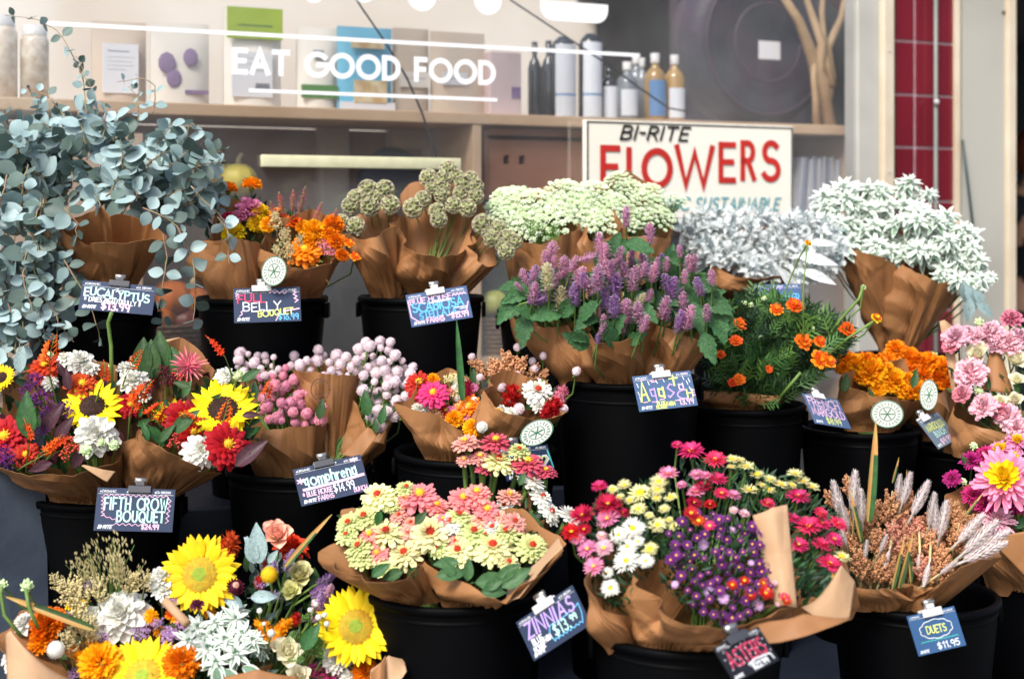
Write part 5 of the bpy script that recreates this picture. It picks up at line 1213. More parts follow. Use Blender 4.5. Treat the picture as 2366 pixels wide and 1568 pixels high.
podb(1030, 450, 2.95, (985, 720), 'middle bunch of scabiosa pods, the tallest with bare green stems in an open wrap', [(1035, 391, 40), (990, 411, 42), (1025, 414, 40), (1022, 434, 38), (1072, 424, 46), (1099, 431, 38), (1099, 454, 38), (1022, 452, 38), (1055, 408, 36), (977, 461, 40), (955, 481, 48), (1010, 488, 40), (1014, 508, 40), (1049, 474, 40), (1080, 481, 42), (1000, 432, 36), (1064, 446, 36), (1088, 412, 34)], [(915, 520), (920, 560), (960, 583), (1010, 592), (1060, 591), (1086, 565)], [(915, 520), (942, 500), (945, 425), (1000, 400), (1090, 440), (1112, 480), (1086, 565)], (932, 1045, 682), 2.93, .14, 6)
rnd.seed(15)
podb(1145, 550, 2.90, (1020, 700), 'right bunch of scabiosa pods tipping sideways out of its wrap', [(1115, 518, 48), (1152, 528, 40), (1139, 551, 44), (1172, 551, 44), (1170, 581, 40), (1189, 558, 38), (1160, 566, 34), (1128, 536, 36)], [(1086, 566), (1100, 600), (1128, 618), (1152, 612)], [(1086, 566), (1095, 500), (1120, 480), (1140, 560), (1152, 612)], (1000, 1075, 678), 2.92, .06, 7, .06)
# --- white lace flowers
rnd.seed(16)
UM = [(1189, 470, 100), (1145, 482, 66), (1232, 471, 104), (1262, 514, 120), (1305, 448, 96), (1215, 512, 90), (1329, 485, 90), (1290, 478, 80), (1175, 500, 80), (1160, 455, 60)]
b = Bunch('lace_flower_bunch', 1230, 500, 2.98, (1290, 740), 'left bunch of flat white lace flowers above dark brown paper', 'lace flower bunch', GF, tilt=.5)
b.fls(f_umbel(), UM, camw=.75, up=.35, outw=.5); b.fill([(1130, 470), (1320, 440), (1330, 530), (1250, 560), (1150, 520)], 50, [bgreen, green], (20, 40), (0, .05), mode='feather'); b.fill([(1210, 520), (1290, 520), (1290, 570), (1230, 560)], 12, [bgreen], (30, 44), (-.08, -.04), mode='feather')
wrap(b.e, [(1165, 520), (1180, 555), (1250, 562), (1330, 530), (1345, 505)], [(1165, 520), (1200, 450), (1290, 418), (1345, 505)], (1190, 1330, 800), 2.98, .07, seed=8); b.done()
rnd.seed(17)
b = Bunch('lace_flower_bunch', 1400, 480, 3.0, (1360, 740), 'middle bunch of white lace flowers below the letter F of the sign', 'lace flower bunch', GF, tilt=.5)
b.fls(f_umbel(), [(1369, 448, 92), (1389, 511, 92), (1350, 470, 80), (1355, 508, 70), (1400, 480, 80), (1422, 470, 66)], camw=.75, up=.35, outw=.5); b.fill([(1340, 470), (1420, 440), (1440, 530), (1370, 550)], 26, [bgreen, green], (20, 40), (0, .05), mode='feather')
wrap(b.e, [(1340, 500), (1370, 560), (1420, 545), (1450, 510)], [(1340, 500), (1370, 430), (1420, 400), (1450, 510)], (1330, 1430, 800), 3.0, .07, seed=9); b.done()
rnd.seed(18)
b = Bunch('lace_flower_bunch', 1500, 470, 3.03, (1430, 740), 'right bunch of white lace flowers in a pointed paper in front of the sign', 'lace flower bunch', GF, tilt=.5)
b.fls(f_umbel(), [(1425, 418, 66), (1455, 441, 74), (1489, 471, 92), (1524, 504, 80), (1555, 466, 70), (1470, 505, 76), (1455, 522, 60), (1505, 445, 60)], camw=.75, up=.35, outw=.5); b.fill([(1410, 420), (1500, 430), (1570, 470), (1540, 520), (1450, 540)], 30, [bgreen, green], (20, 40), (0, .05), mode='feather')
wrap(b.e, [(1410, 440), (1450, 545), (1500, 548), (1545, 556), (1577, 520)], [(1410, 440), (1408, 398), (1450, 391), (1500, 425), (1577, 520)], (1400, 1520, 800), 3.03, .07, seed=10); b.done()
# --- silver dusty foliage
rnd.seed(19)
b = Bunch('silver_foliage_bunch', 1750, 560, 3.10, (1730, 780), 'silver grey dusty foliage in front of the painted sign', 'foliage bunch', GF, tilt=.6)
for (x, y) in sample([(1570, 530), (1600, 505), (1700, 500), (1820, 500), (1900, 510), (1940, 560), (1930, 620), (1880, 650), (1760, 640), (1680, 615), (1600, 590)], 125, 14): b.fl(f_dusty(), x, y, rnd.uniform(38, 72), rnd.uniform(-.03, .03), stem=False, camw=.8)
for (x, y, qx, qy) in ((1840, 590, 1942, 606), (1850, 625, 1938, 652), (1870, 560, 1940, 560), (1800, 620, 1860, 690)): b.leaf(f_leaf('silv', silver, Wd=.28), x, y, qx, qy, dz=-.08, n=(0, -1, .4))
b.fill([(1590, 500), (1700, 490), (1900, 510), (1920, 600), (1860, 640), (1700, 610)], 60, [silver2, dgreen], (24, 44), (.03, .08), md=10)
wrap(b.e, [(1640, 600), (1700, 640), (1780, 640), (1860, 620), (1872, 600)], [(1640, 600), (1700, 520), (1800, 520), (1872, 600)], (1660, 1800, 700), 3.12, .12, seed=11); b.done()
# --- green and white bract bunches near the tiles
rnd.seed(20)
b = Bunch('white_bract_bunch', 2020, 520, 3.22, (2050, 800), 'left bunch of white edged bracts in a tall plain wrap, rising before the red tiles', 'foliage bunch', GF, tilt=.5)
for (x, y) in sample([(1880, 470), (1930, 430), (2040, 440), (2110, 420), (2150, 500), (2150, 590), (2060, 610), (1960, 580), (1900, 560)], 46, 24): b.fl(f_euph(), x, y, rnd.uniform(60, 82), rnd.uniform(-.03, .03), camw=.7, up=.4)
b.fls(f_euph(), [(2100, 425, 60), (2030, 435, 56), (1925, 455, 60), (2145, 450, 56)]); b.fill([(1890, 480), (2120, 440), (2150, 600), (1960, 590)], 60, [egreen, green], (24, 40), (.02, .07), md=10)
wrap(b.e, [(1938, 560), (1990, 585), (2060, 606), (2092, 640)], [(1938, 560), (2000, 500), (2080, 540), (2092, 640)], (2030, 2082, 815), 3.22, .08, seed=12, mat=paper); b.done()
b = Bunch('white_bract_bunch', 2190, 580, 3.16, (2090, 800), 'right bunch of white edged bracts leaning over the grey panel', 'foliage bunch', GF, tilt=.4)
for (x, y) in sample([(2110, 480), (2180, 490), (2250, 540), (2275, 620), (2270, 665), (2200, 660), (2120, 600)], 30, 22): b.fl(f_euph(), x, y, rnd.uniform(56, 76), rnd.uniform(-.03, .03), camw=.7, up=.3)
b.fls(f_euph(), [(2288, 640, 40), (2260, 600, 56), (2210, 655, 60), (2175, 640, 60)]); b.fill([(2120, 490), (2250, 540), (2260, 650), (2140, 600)], 40, [egreen, green], (24, 40), (.02, .07), md=10)
for (x, y, qx, qy) in ((2230, 660, 2262, 715), (2250, 670, 2280, 712), (2240, 690, 2238, 745), (2255, 700, 2300, 730), (2225, 650, 2232, 700)): b.leaf(f_leaf('euc', euca, Wd=.5), x, y, qx, qy, dz=-.06)
wrap(b.e, [(2088, 612), (2110, 625), (2170, 650), (2230, 650)], [(2088, 612), (2150, 560), (2200, 590), (2230, 650)], (2058, 2105, 822), 3.16, .06, seed=13); b.done()
# ================================================================== middle row
rnd.seed(21)
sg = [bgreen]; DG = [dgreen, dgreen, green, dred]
b = Bunch('sunflower_bouquet', 140, 950, 2.46, (200, 1180), 'red, white and yellow bouquet with a sunflower above a big white dahlia, middle left', group=GF, tilt=.6)
wrap(b.e, [(-30, 1070), (30, 1090), (90, 1100), (170, 1098), (240, 1070), (280, 1040)], [(-30, 1070), (20, 880), (150, 810), (262, 850), (280, 1040)], (80, 278, 1152), 2.46, .13, seed=21, dzb=.06)
flap(b.e, ([(188, 1075), (250, 1112)], [(195, 1073), (268, 1088)], 2.30, 2.30), 2.3, paperl, .003)
b.fls(f_sunflower(True), [(213, 938, 135), (3, 872, 66)], camw=1.1); b.fls(f_double('white', 'dahlia_flower', 6), [(222, 1003, 118, dict(camw=1.2, dz=-.05)), (185, 835, 78), (115, 882, 48), (150, 828, 50), (205, 850, 50)])
b.fls(f_zinnia('red', 'yellow'), [(105, 845, 78), (190, 888, 74), (12, 1010, 104, dict(camw=1.2)), (60, 1050, 60)], camw=.9); b.fls(f_bud(), [(200, 1040, 32, dict(dz=-.07)), (263, 1028, 28, dict(dz=-.07)), (115, 822, 24), (190, 836, 24), (235, 1022, 24, dict(dz=-.07))])
for x, y, l, a in ((115, 870, 110, -4), (75, 1065, 90, 70), (90, 1050, 90, 40), (120, 1050, 70, 60), (230, 900, 80, 30), (65, 1040, 80, 20)): b.up_(f_crocosmia(), x, y, l, a, dz=-.03)
for x, y, s_ in ((78, 880, 50), (95, 925, 60), (112, 960, 50), (145, 950, 56), (105, 990, 50), (20, 1065, 50), (60, 905, 40), (8, 1045, 40)): b.fl(f_statice('purple', 'statice'), x, y, s_, -.02)
b.fls(f_berries(), [(165, 1030, 50, dict(dz=-.05)), (150, 1050, 40, dict(dz=-.05))])
b.leaf(f_leaf('green', green), 66, 1010, 56, 905, dz=-.05); b.leaf(f_leaf('euc', euca, Wd=.5), 45, 860, 50, 800, dz=0)
for q in ((100, 1000, 140, 930), (130, 1020, 165, 960), (120, 1070, 60, 1085), (160, 900, 150, 850), (170, 1080, 200, 1020), (150, 870, 132, 836)): b.leaf(f_leaf('wine', dred), *q, dz=-.02)
b.up_(f_bud(), 255, 850, 20, 0); mb = MB(); mb.tube([W(258, 880, 2.5), W(257, 800, 2.5), W(250, 745, 2.5), W(258, 722, 2.49)], .0035, 7); mb.build('bare_stalk', [stemg], b.e)
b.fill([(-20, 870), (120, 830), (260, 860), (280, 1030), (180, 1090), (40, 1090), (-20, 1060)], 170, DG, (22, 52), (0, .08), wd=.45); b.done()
rnd.seed(22)
b = Bunch('sunflower_bouquet', 430, 940, 2.48, (330, 1180), 'bouquet with a half closed sunflower, red zinnias and a striped cactus dahlia', group=GF, tilt=.6)
wrap(b.e, [(278, 1035), (300, 990), (340, 1020), (400, 1050), (460, 1085), (512, 1100)], [(278, 1035), (290, 900), (375, 785), (420, 778), (500, 850), (512, 1100)], (281, 405, 1142), 2.47, .13, seed=22, dzb=.09)
flap(b.e, ([(300, 830), (380, 880), (500, 860)], [(300, 824), (375, 785), (418, 778), (500, 858)], 2.60, 2.62), 2.6, paperl, .004)
b.fls(f_sunflower(True), [(515, 945, 160, dict(n=(.1, -.75, .75))), (400, 950, 110, dict(n=(0, -.3, 1), dz=.02))]); b.fls(f_double('white', 'dahlia_flower', 6), [(308, 880, 84), (520, 868, 56), (462, 1040, 92, dict(camw=1.2, dz=-.05)), (330, 915, 40), (290, 850, 50)])
b.fl(f_quill('x'), 435, 845, 92, camw=1); b.fls(f_zinnia('red', 'yellow'), [(425, 965, 92), (448, 1000, 80), (525, 1028, 102, dict(camw=1.1, dz=-.05)), (300, 935, 60)], camw=.9); b.fls(f_berries(), [(408, 870, 48), (402, 1020, 46, dict(dz=-.05)), (420, 880, 40)])
for x, y, l, a in ((300, 960, 110, 15), (330, 990, 100, 40), (400, 990, 90, 50), (290, 870, 70, 30), (500, 1010, 90, 30), (470, 1000, 80, -30), (530, 850, 90, -10), (350, 960, 90, -40), (600, 940, 70, 40)): b.up_(f_crocosmia(), x, y, l, a, dz=-.03)
for x, y, s_ in ((385, 880, 46), (335, 900, 46), (380, 860, 40)): b.fl(f_statice('plum', 'dark_cluster'), x, y, s_, -.02)
b.fls(f_bud(), [(552, 868, 34, dict(dz=-.04)), (497, 1068, 26)])
for q in ((330, 870, 328, 780), (350, 880, 345, 785), (375, 860, 365, 765), (420, 870, 395, 800)): b.leaf(f_leaf('broad', green, Wd=.55), *q, dz=.02)
for q in ((400, 1000, 455, 945), (340, 1020, 330, 975), (345, 985, 380, 1030), (440, 895, 400, 880), (370, 1020, 400, 980), (560, 880, 600, 850)): b.leaf(f_leaf('green', green), *q, dz=-.05)
for q in ((545, 1075, 612, 1015), (560, 960, 600, 955), (440, 1020, 490, 1030)): b.leaf(f_leaf('wine', pm('leaf_purple', (.16, .03, .10), (.10, .02, .06), rough=.5)), *q, dz=-.05)
b.fill([(285, 900), (380, 830), (520, 850), (600, 900), (590, 1040), (500, 1080), (400, 1040), (300, 980)], 170, DG, (22, 52), (0, .08), wd=.45); b.done()
# --- gomphrena
def balls(b, fk, poly, n, md, s0, s1, dz=(-.03, .03), extra=()):
    for (x, y) in sample(poly, n, md): b.fl(fk, x, y, rnd.uniform(s0 * .72, s1 * 1.05), rnd.uniform(*dz), camw=.4, up=.5)
    for e in extra: b.fl(fk, *e, camw=.4, up=.5)
rnd.seed(23)
b = Bunch('gomphrena_bunch', 650, 900, 2.66, (670, 1110), 'left gomphrena bunch, the deeper pink globes', 'gomphrena bunch', 'gomphrena bunches', tilt=.6)
balls(b, f_gomph('gomphp'), [(600, 870), (650, 860), (745, 890), (750, 970), (690, 985), (610, 980)], 30, 19, 24, 34, extra=[(692, 930, 36), (640, 965, 34), (705, 910, 32), (740, 970, 34), (660, 850, 22), (605, 945, 28)])
balls(b, f_gomph('gomph'), [(540, 830), (560, 810), (640, 820), (655, 860), (600, 870), (550, 860)], 20, 16, 22, 30, extra=[(552, 815, 26), (612, 822, 22)])
wrap(b.e, [(560, 1040), (600, 992), (660, 988), (720, 985), (752, 975)], [(560, 1040), (560, 880), (640, 850), (752, 975)], (560, 730, 1092), 2.66, .09, seed=23, dzb=.04)
b.leaf(f_leaf('green', green), 738, 968, 745, 920, dz=-.05); b.fill([(600, 880), (740, 880), (745, 975), (620, 985)], 50, [green, stemg], (14, 30), (0, .06)); b.done()
rnd.seed(24)
b = Bunch('gomphrena_bunch', 750, 840, 2.72, (745, 1110), 'middle gomphrena bunch of pale globes above a tall stamped paper cone', 'gomphrena bunch', 'gomphrena bunches', tilt=.6)
balls(b, f_gomph('gomph'), [(690, 840), (740, 815), (810, 820), (820, 870), (760, 875), (700, 870)], 26, 19, 28, 34, extra=[(680, 822, 28), (735, 808, 28), (672, 845, 24)])
wrap(b.e, [(658, 850), (700, 858), (760, 865), (820, 868), (836, 866)], [(658, 850), (700, 830), (780, 830), (836, 866)], (700, 790, 1082), 2.70, .07, seed=24, mat=paper); b.done()
mb = MB(); M = Matrix.Translation(W(740, 900, 2.618)) @ Matrix.Rotation(R(90), 4, 'X'); pts = [(.017 * math.cos(a * .314), .020 * math.sin(a * .314)) for a in range(21)]
ribbon(mb, pts, .0022, 0, M); ribbon(mb, [(x * .55, y * .3 + .008) for x, y in pts[2:12]], .0014, 0, M); ribbon(mb, [(x * .5, y * .5 - .002) for x, y in pts[8:20]], .0014, 0, M)
mb.build('ink_stamp', [pm('stamp_ink', (.16, .08, .06), rough=.8)], b.e)
rnd.seed(25)
b = Bunch('gomphrena_bunch', 890, 880, 2.68, (800, 1110), 'right gomphrena bunch of pale lilac globes spilling beside a red zinnia', 'gomphrena bunch', 'gomphrena bunches', tilt=.5)
balls(b, f_gomph('gomph'), [(815, 860), (830, 800), (880, 790), (930, 830), (955, 870), (930, 950), (880, 985), (840, 960), (835, 900)], 62, 17, 24, 34, extra=[(845, 790, 28), (878, 788, 28), (902, 790, 26), (825, 805, 24), (954, 848, 26), (869, 978, 24), (893, 950, 28)])
wrap(b.e, [(820, 905), (830, 960), (850, 995), (880, 1000), (920, 960), (942, 922)], [(820, 905), (860, 860), (930, 880), (942, 922)], (775, 855, 1075), 2.70, .06, seed=25)
flap(b.e, ([(790, 1050), (830, 1060), (860, 1020)], [(800, 1035), (850, 985), (876, 1000)], 2.58, 2.60), 2.6, paper, .004)
for q in ((880, 980, 888, 935), (850, 960, 842, 900), (868, 1000, 866, 965)): b.leaf(f_leaf('green', green), *q, dz=-.04)
b.fill([(835, 880), (930, 860), (930, 940), (870, 985)], 60, [green, dgreen, stemg], (14, 30), (0, .06)); b.done()
# --- small mixed bouquets in the wide bucket
rnd.seed(26)
b = Bunch('mixed_bouquet', 1040, 930, 2.56, (1040, 1100), 'small bouquet with a pink cosmos, red zinnia and orange marigold', group=GF, tilt=.6)
wrap(b.e, [(945, 932), (970, 950), (1010, 962), (1065, 984), (1112, 1006)], [(945, 932), (960, 880), (1040, 860), (1112, 900), (1112, 1006)], (972, 1092, 1060), 2.54, .09, seed=26, dzb=.05)
b.fls(f_zinnia('red', 'yellow'), [(969, 885, 66), (960, 910, 40), (1030, 950, 40)]); b.fl(f_zinnia('hot', 'yellow'), 1000, 909, 68, camw=1.2, dz=-.03); b.fl(f_quill('x'), 1040, 905, 30)
b.fls(f_marigold('gold'), [(1137, 972, 60, dict(dz=-.06, camw=1.3)), (1049, 969, 42), (1092, 989, 42, dict(dz=-.04)), (1000, 878, 30)]); b.fl(f_zinnia('orange', 'yellow'), 1082, 939, 66, camw=1)
b.fls(f_gomph('white'), [(1114, 986, 30, dict(dz=-.09)), (1124, 916, 28), (1052, 895, 22), (1095, 925, 22), (1058, 920, 20)]); b.fls(f_carnation('pink'), [(1040, 950, 26), (1080, 960, 22), (1093, 895, 22)])
for x, y, l, a in ((1044, 900, 60, 4), (1055, 930, 60, -6), (1070, 960, 50, 6)): b.up_(f_statice('lemon', 'seed_filler'), x, y - 20, l * .8, a)
for x, y, l, a in ((1000, 970, 46, 10), (1020, 985, 40, -10)): b.up_(f_sorghum(0, .34, 200), x, y, l, a)
b.leaf(f_blade(green), 1069, 925, 1055, 742, dz=-.02); b.leaf(f_leaf('green', green), 1092, 890, 1094, 850, dz=0); b.up_(f_plume('crimson'), 1080, 900, 44, -10); b.fls(f_double('white', 'dahlia_flower', 5), [(965, 945, 50), (985, 938, 40), (1060, 880, 36)])
b.fill([(950, 900), (1040, 860), (1110, 890), (1110, 990), (1040, 970), (960, 940)], 80, [green, dgreen], (16, 34), (0, .06)); b.done()
rnd.seed(27)
b = Bunch('mixed_bouquet', 1200, 900, 2.56, (1130, 1100), 'small bouquet with tan sorghum, white zinnia and pink globes, oval sticker', group=GF, tilt=.6)
wrap(b.e, [(1110, 885), (1125, 910), (1150, 945), (1190, 962), (1250, 972), (1302, 958)], [(1110, 885), (1160, 850), (1260, 880), (1302, 958)], (1085, 1215, 1045), 2.52, .08, seed=27, dzb=.05)
sticker(b.e, 1240, 999, 2.405, 82, 54, -28)
b.fl(f_zinnia('white', 'lime'), 1242, 902, 72, camw=.9); b.fls(f_plume('red', 'celosia_head'), [(1182, 916, 62), (1277, 942, 58), (1262, 950, 40)]); b.up_(f_plume('blush'), 1295, 915, 50, 15)
for x, y, l, a in ((1172, 895, 95, 0), (1135, 885, 80, -38), (1215, 895, 70, 25), (1190, 900, 90, 12), (1155, 900, 84, -12), (1225, 890, 60, 50)): b.up_(f_sorghum(0, .22, 360), x, y, l, a, dz=.03)
b.fls(f_gomph('gomph'), [(1090, 824, 20), (1195, 802, 22), (1255, 822, 21), (1230, 834, 21), (1235, 851, 23), (1194, 867, 25), (1332, 857, 25), (1159, 894, 26), (1179, 921, 21), (1199, 944, 31), (1302, 944, 25), (1109, 871, 20)], camw=.3, up=.6)
b.fl(f_gomph('mauve'), 1289, 802, 29, camw=.3, up=.6)
b.fls(f_double('white', 'dahlia_flower', 5), [(1180, 955, 44), (1245, 935, 44), (1160, 945, 30)]); b.fill([(1115, 890), (1200, 860), (1290, 900), (1290, 955), (1180, 955)], 70, [green, dgreen, stemg], (16, 34), (0, .06)); b.done()
# --- agastache, three wraps
rnd.seed(28)
agl = f_leaf('toothed', pm('leaf_agastache', (.055, .15, .05), (.03, .10, .035), rough=.55, trans=.15, scale=8, vary=.3, bump=.4, bscale=14), Wd=.52, teeth=1, nv=10)
AG = 'agastache bunches'
def agb(cx, cy, z, root, label, sp, leaves, poly, nf, fr, bk, bot, zw, dz, seed, dzb=.04):
    b = Bunch('agastache_bunch', cx, cy, z, root, label, 'agastache bunch', AG, tilt=.45)
    for t in sp:
        x, y, l = t[:3]; a = t[3] if len(t) > 3 else rnd.uniform(-14, 14); col = t[4] if len(t) > 4 else rnd.choice(('mauve', 'mauve', 'mauve', 'lilac'))
        b.up_(f_spike(col), x - l * .55 * math.sin(R(a)), y + l * .55 * math.cos(R(a)), l * 1.15, a, dz=rnd.uniform(-.10, -.05))
    for (x, y) in sample([(px_, py_ - 20) for px_, py_ in poly], 12, 20):
        a = rnd.uniform(-20, 20); l = rnd.uniform(34, 60); b.up_(f_spike(rnd.choice(('mauve', 'mauve', 'lilac'))), x, y + 26, l, a, dz=rnd.uniform(-.08, -.03))
    for q in leaves: b.leaf(agl, *q, dz=-.05, dq=-.03, n=(rnd.uniform(-.3, .3), -1, rnd.uniform(.1, .9)))
    for (x, y) in sample(poly, int(nf * .6), 22):
        a = math.atan2(y - root[1], x - root[0]) + rnd.uniform(-1.2, 1.2); L = rnd.uniform(36, 62); b.leaf(agl, x, y, x + L * math.cos(a), y + L * math.sin(a), dz=rnd.uniform(-.03, .03), n=(rnd.uniform(-.6, .6), -1, rnd.uniform(0, 1)))
    b.fill(poly, 110, [dgreen, green], (26, 50), (.02, .09), wd=.5); wrap(b.e, fr, bk, bot, zw, dz, seed=seed, dzb=dzb); b.done(); return b
agb(1270, 660, 2.64, (1380, 900), 'left agastache bunch with cream and mauve spikes over a folded wrap',
    [(1275, 590, 64, 4), (1300, 618, 54, 10), (1265, 640, 64, -3, 'cream'), (1212, 640, 40, -20), (1234, 634, 34, 0), (1294, 691, 58, 4, 'cream'), (1242, 692, 50, 75), (1329, 681, 56, 0), (1345, 641, 50, 5), (1199, 662, 26, -40), (1262, 600, 44, -10), (1325, 610, 40, 20)],
    [(1220, 670, 1160, 695), (1215, 690, 1150, 735), (1240, 740, 1195, 705), (1215, 725, 1205, 800), (1290, 730, 1330, 690), (1300, 720, 1225, 730), (1220, 660, 1262, 655), (1180, 700, 1152, 745)],
    [(1180, 650), (1260, 620), (1350, 640), (1350, 740), (1260, 745), (1190, 720)], 10, [(1206, 745), (1240, 752), (1290, 752), (1325, 745), (1372, 800)], [(1206, 745), (1250, 700), (1330, 700), (1372, 800)], (1295, 1390, 882), 2.66, .09, 28)
rnd.seed(29)
agb(1420, 680, 2.60, (1440, 900), 'middle agastache bunch with the densest purple spikes and the broad front wrap',
    [(1385, 560, 46, -4), (1395, 590, 56, 8), (1362, 594, 50, 70), (1382, 644, 62, 0), (1419, 661, 66, -8), (1398, 690, 50), (1447, 501, 48, 0), (1440, 620, 50, -20), (1465, 644, 60, 8), (1419, 708, 54, 0), (1477, 698, 46, 30, 'cream'), (1445, 721, 60, 6), (1395, 741, 32, 0), (1382, 782, 26, 5), (1489, 748, 42, 20), (1360, 660, 46, -20), (1430, 590, 44, 20), (1405, 625, 50, -12)],
    [(1360, 800, 1305, 772), (1340, 740, 1380, 690), (1390, 640, 1425, 540), (1445, 560, 1510, 575), (1470, 700, 1520, 740), (1400, 780, 1440, 730), (1450, 790, 1490, 770), (1340, 650, 1400, 640), (1370, 720, 1330, 760), (1450, 555, 1410, 600), (1360, 780, 1312, 775), (1420, 800, 1400, 745)],
    [(1340, 660), (1400, 600), (1480, 600), (1500, 720), (1470, 785), (1380, 790), (1340, 740)], 14, [(1308, 775), (1358, 770), (1378, 794), (1430, 790), (1480, 770), (1508, 742)], [(1308, 775), (1380, 700), (1470, 690), (1508, 742)], (1372, 1500, 884), 2.60, .10, 29)
rnd.seed(30)
agb(1560, 660, 2.66, (1530, 900), 'right agastache bunch with big toothed leaves drooping over the foliage bucket',
    [(1502, 540, 50, 0), (1459, 590, 50, 10), (1490, 612, 56, -20), (1510, 630, 46, 10), (1552, 671, 62, 14), (1535, 711, 54, 10), (1572, 748, 50, 16), (1604, 608, 42, 4), (1644, 641, 38, -4), (1590, 734, 60, 20), (1570, 580, 30), (1582, 640, 34, 0), (1530, 600, 30), (1616, 670, 26)],
    [(1590, 640, 1668, 760), (1610, 660, 1640, 790), (1600, 700, 1625, 770), (1625, 770, 1650, 838), (1560, 690, 1600, 760), (1640, 680, 1692, 770), (1520, 690, 1570, 700), (1600, 640, 1660, 680), (1540, 600, 1600, 590), (1560, 640, 1530, 600), (1600, 660, 1655, 665), (1640, 700, 1680, 790), (1630, 700, 1690, 720)],
    [(1490, 600), (1580, 600), (1640, 640), (1650, 740), (1560, 770), (1490, 740)], 22, [(1504, 742), (1545, 758), (1590, 778), (1634, 812)], [(1504, 742), (1540, 690), (1610, 720), (1634, 812)], (1480, 1590, 872), 2.64, .07, 30)
# --- feathery French marigold foliage
rnd.seed(31)
b = Bunch('french_marigold_bunch', 1780, 800, 2.80, (1722, 960), 'feathery green marigold bunch dotted with small rust orange flowers', 'marigold bunch', GF, tilt=.35)
fg = [pm('leaf_feather', (.10, .22, .05), (.05, .13, .04), rough=.5, trans=.15, scale=8, vary=.3), green, dgreen, bgreen]
FP = [(1640, 880), (1660, 740), (1720, 680), (1800, 690), (1870, 720), (1950, 760), (1960, 800), (1900, 850), (1860, 900), (1800, 935), (1680, 930)]
b.fill(FP, 420, fg[:3], (40, 74), (-.05, .07), mode='feather', md=6); b.fill([(1660, 740), (1720, 680), (1850, 690), (1960, 780), (1850, 860), (1660, 880)], 60, fg, (40, 76), (-.09, -.03), mode='feather', md=12); b.fill(FP, 160, [dgreen], (24, 44), (.05, .1))
b.fls(f_french('rust'), [(1709, 748, 36), (1665, 818, 26), (1700, 786, 34), (1855, 788, 50), (1957, 761, 48), (1707, 876, 34), (1777, 852, 22), (1692, 884, 24), (1840, 706, 40)], dz=-.08, camw=.8)
b.fls(f_french('orange'), [(1834, 704, 42), (1794, 714, 36), (1895, 788, 34), (1894, 828, 52), (1914, 832, 42), (1640, 760, 22)], dz=-.08, camw=.8); b.fls(f_french('yellow'), [(2024, 734, 30), (1867, 561, 20)], dz=-.05, camw=.6)
mb = MB(); mb.tube([W(1900, 830, 2.72), W(1960, 780, 2.70), W(2018, 742, 2.68)], .0026, 6); mb.tube([W(1900, 800, 2.74), W(1940, 740, 2.73), W(1985, 690, 2.73), W(1995, 660, 2.73)], .003, 6); mb.tube([W(1857, 780, 2.72), W(1855, 680, 2.74), W(1865, 565, 2.78)], .0015, 5); mb.tube([W(1850, 860, 2.7), W(1800, 920, 2.72)], .003, 6); mb.build('bare_stalks', [stemg], b.e)
for x, y in ((1720, 700), (1735, 705), (1880, 760), (1758, 780), (1995, 664), (1765, 690)): b.up_(f_bud(), x, y, 16, 0, dz=-.06)
wrap(b.e, [(1632, 905), (1690, 908), (1760, 914), (1810, 918), (1845, 900)], [(1632, 905), (1700, 880), (1800, 800), (1845, 900)], (1645, 1800, 944), 2.83, .09, seed=31, dzb=.02)
mb = MB(); mb.box(-.012, .012, -.004, .004, -.02, .02, 0, Matrix.Translation(W(1812, 945, 2.70)) @ Matrix.Rotation(.5, 4, 'Y')); b.done()
# --- solid orange marigolds, two wraps
rnd.seed(32)
b = Bunch('orange_marigold_bunch', 2020, 860, 2.90, (2000, 1010), 'bright orange marigold bunch with the round sticker facing out', 'marigold bunch', 'bunches of solid orange marigolds', tilt=.5)
b.fls(f_marigold('gold'), [(2014, 862, 72), (2064, 882, 60), (2044, 860, 50), (2120, 903, 48), (2084, 903, 42), (1977, 842, 50), (2027, 900, 38), (2098, 880, 40)], camw=.8); b.fls(f_marigold('orange'), [(1957, 832, 42), (2000, 836, 46), (1992, 868, 38), (2030, 838, 40), (1948, 850, 34), (2100, 906, 34)], camw=.6)
for q in ((1950, 905, 1958, 862), (2015, 925, 2010, 895), (2108, 895, 2120, 855)): b.leaf(f_leaf('green', green), *q, dz=-.07)
b.fill([(1945, 850), (2120, 850), (2120, 910), (1980, 900)], 30, [dgreen, green], (16, 34), (.0, .05)); wrap(b.e, [(1938, 868), (1970, 893), (2015, 912), (2075, 922), (2128, 926)], [(1938, 868), (1990, 830), (2090, 830), (2128, 926)], (1955, 2105, 988), 2.88, .10, seed=32, dzb=.03, mat=paper)
sticker(b.e, 2050, 956, 2.735, 76, 64, 0); b.done()
b = Bunch('orange_marigold_bunch', 2130, 850, 3.00, (2170, 1010), 'bright orange marigold bunch at the right, its sticker half hidden', 'marigold bunch', 'bunches of solid orange marigolds', tilt=.5)
b.fls(f_marigold('orange'), [(2070, 808, 44), (2047, 838, 50), (2110, 832, 44), (2144, 842, 56), (2100, 822, 40), (2092, 858, 46), (2176, 848, 48), (2206, 868, 50), (2186, 888, 38), (2130, 868, 46), (2165, 872, 40)], camw=.7, dz=-.02)
b.fl(f_bud(), 2157, 822, 24); wrap(b.e, [(2100, 900), (2140, 912), (2190, 905), (2222, 880)], [(2100, 900), (2120, 840), (2190, 830), (2222, 880)], (2120, 2215, 1010), 2.98, .07, seed=33, dzb=.02); sticker(b.e, 2146, 912, 2.80, 42, 72, 6); b.done()
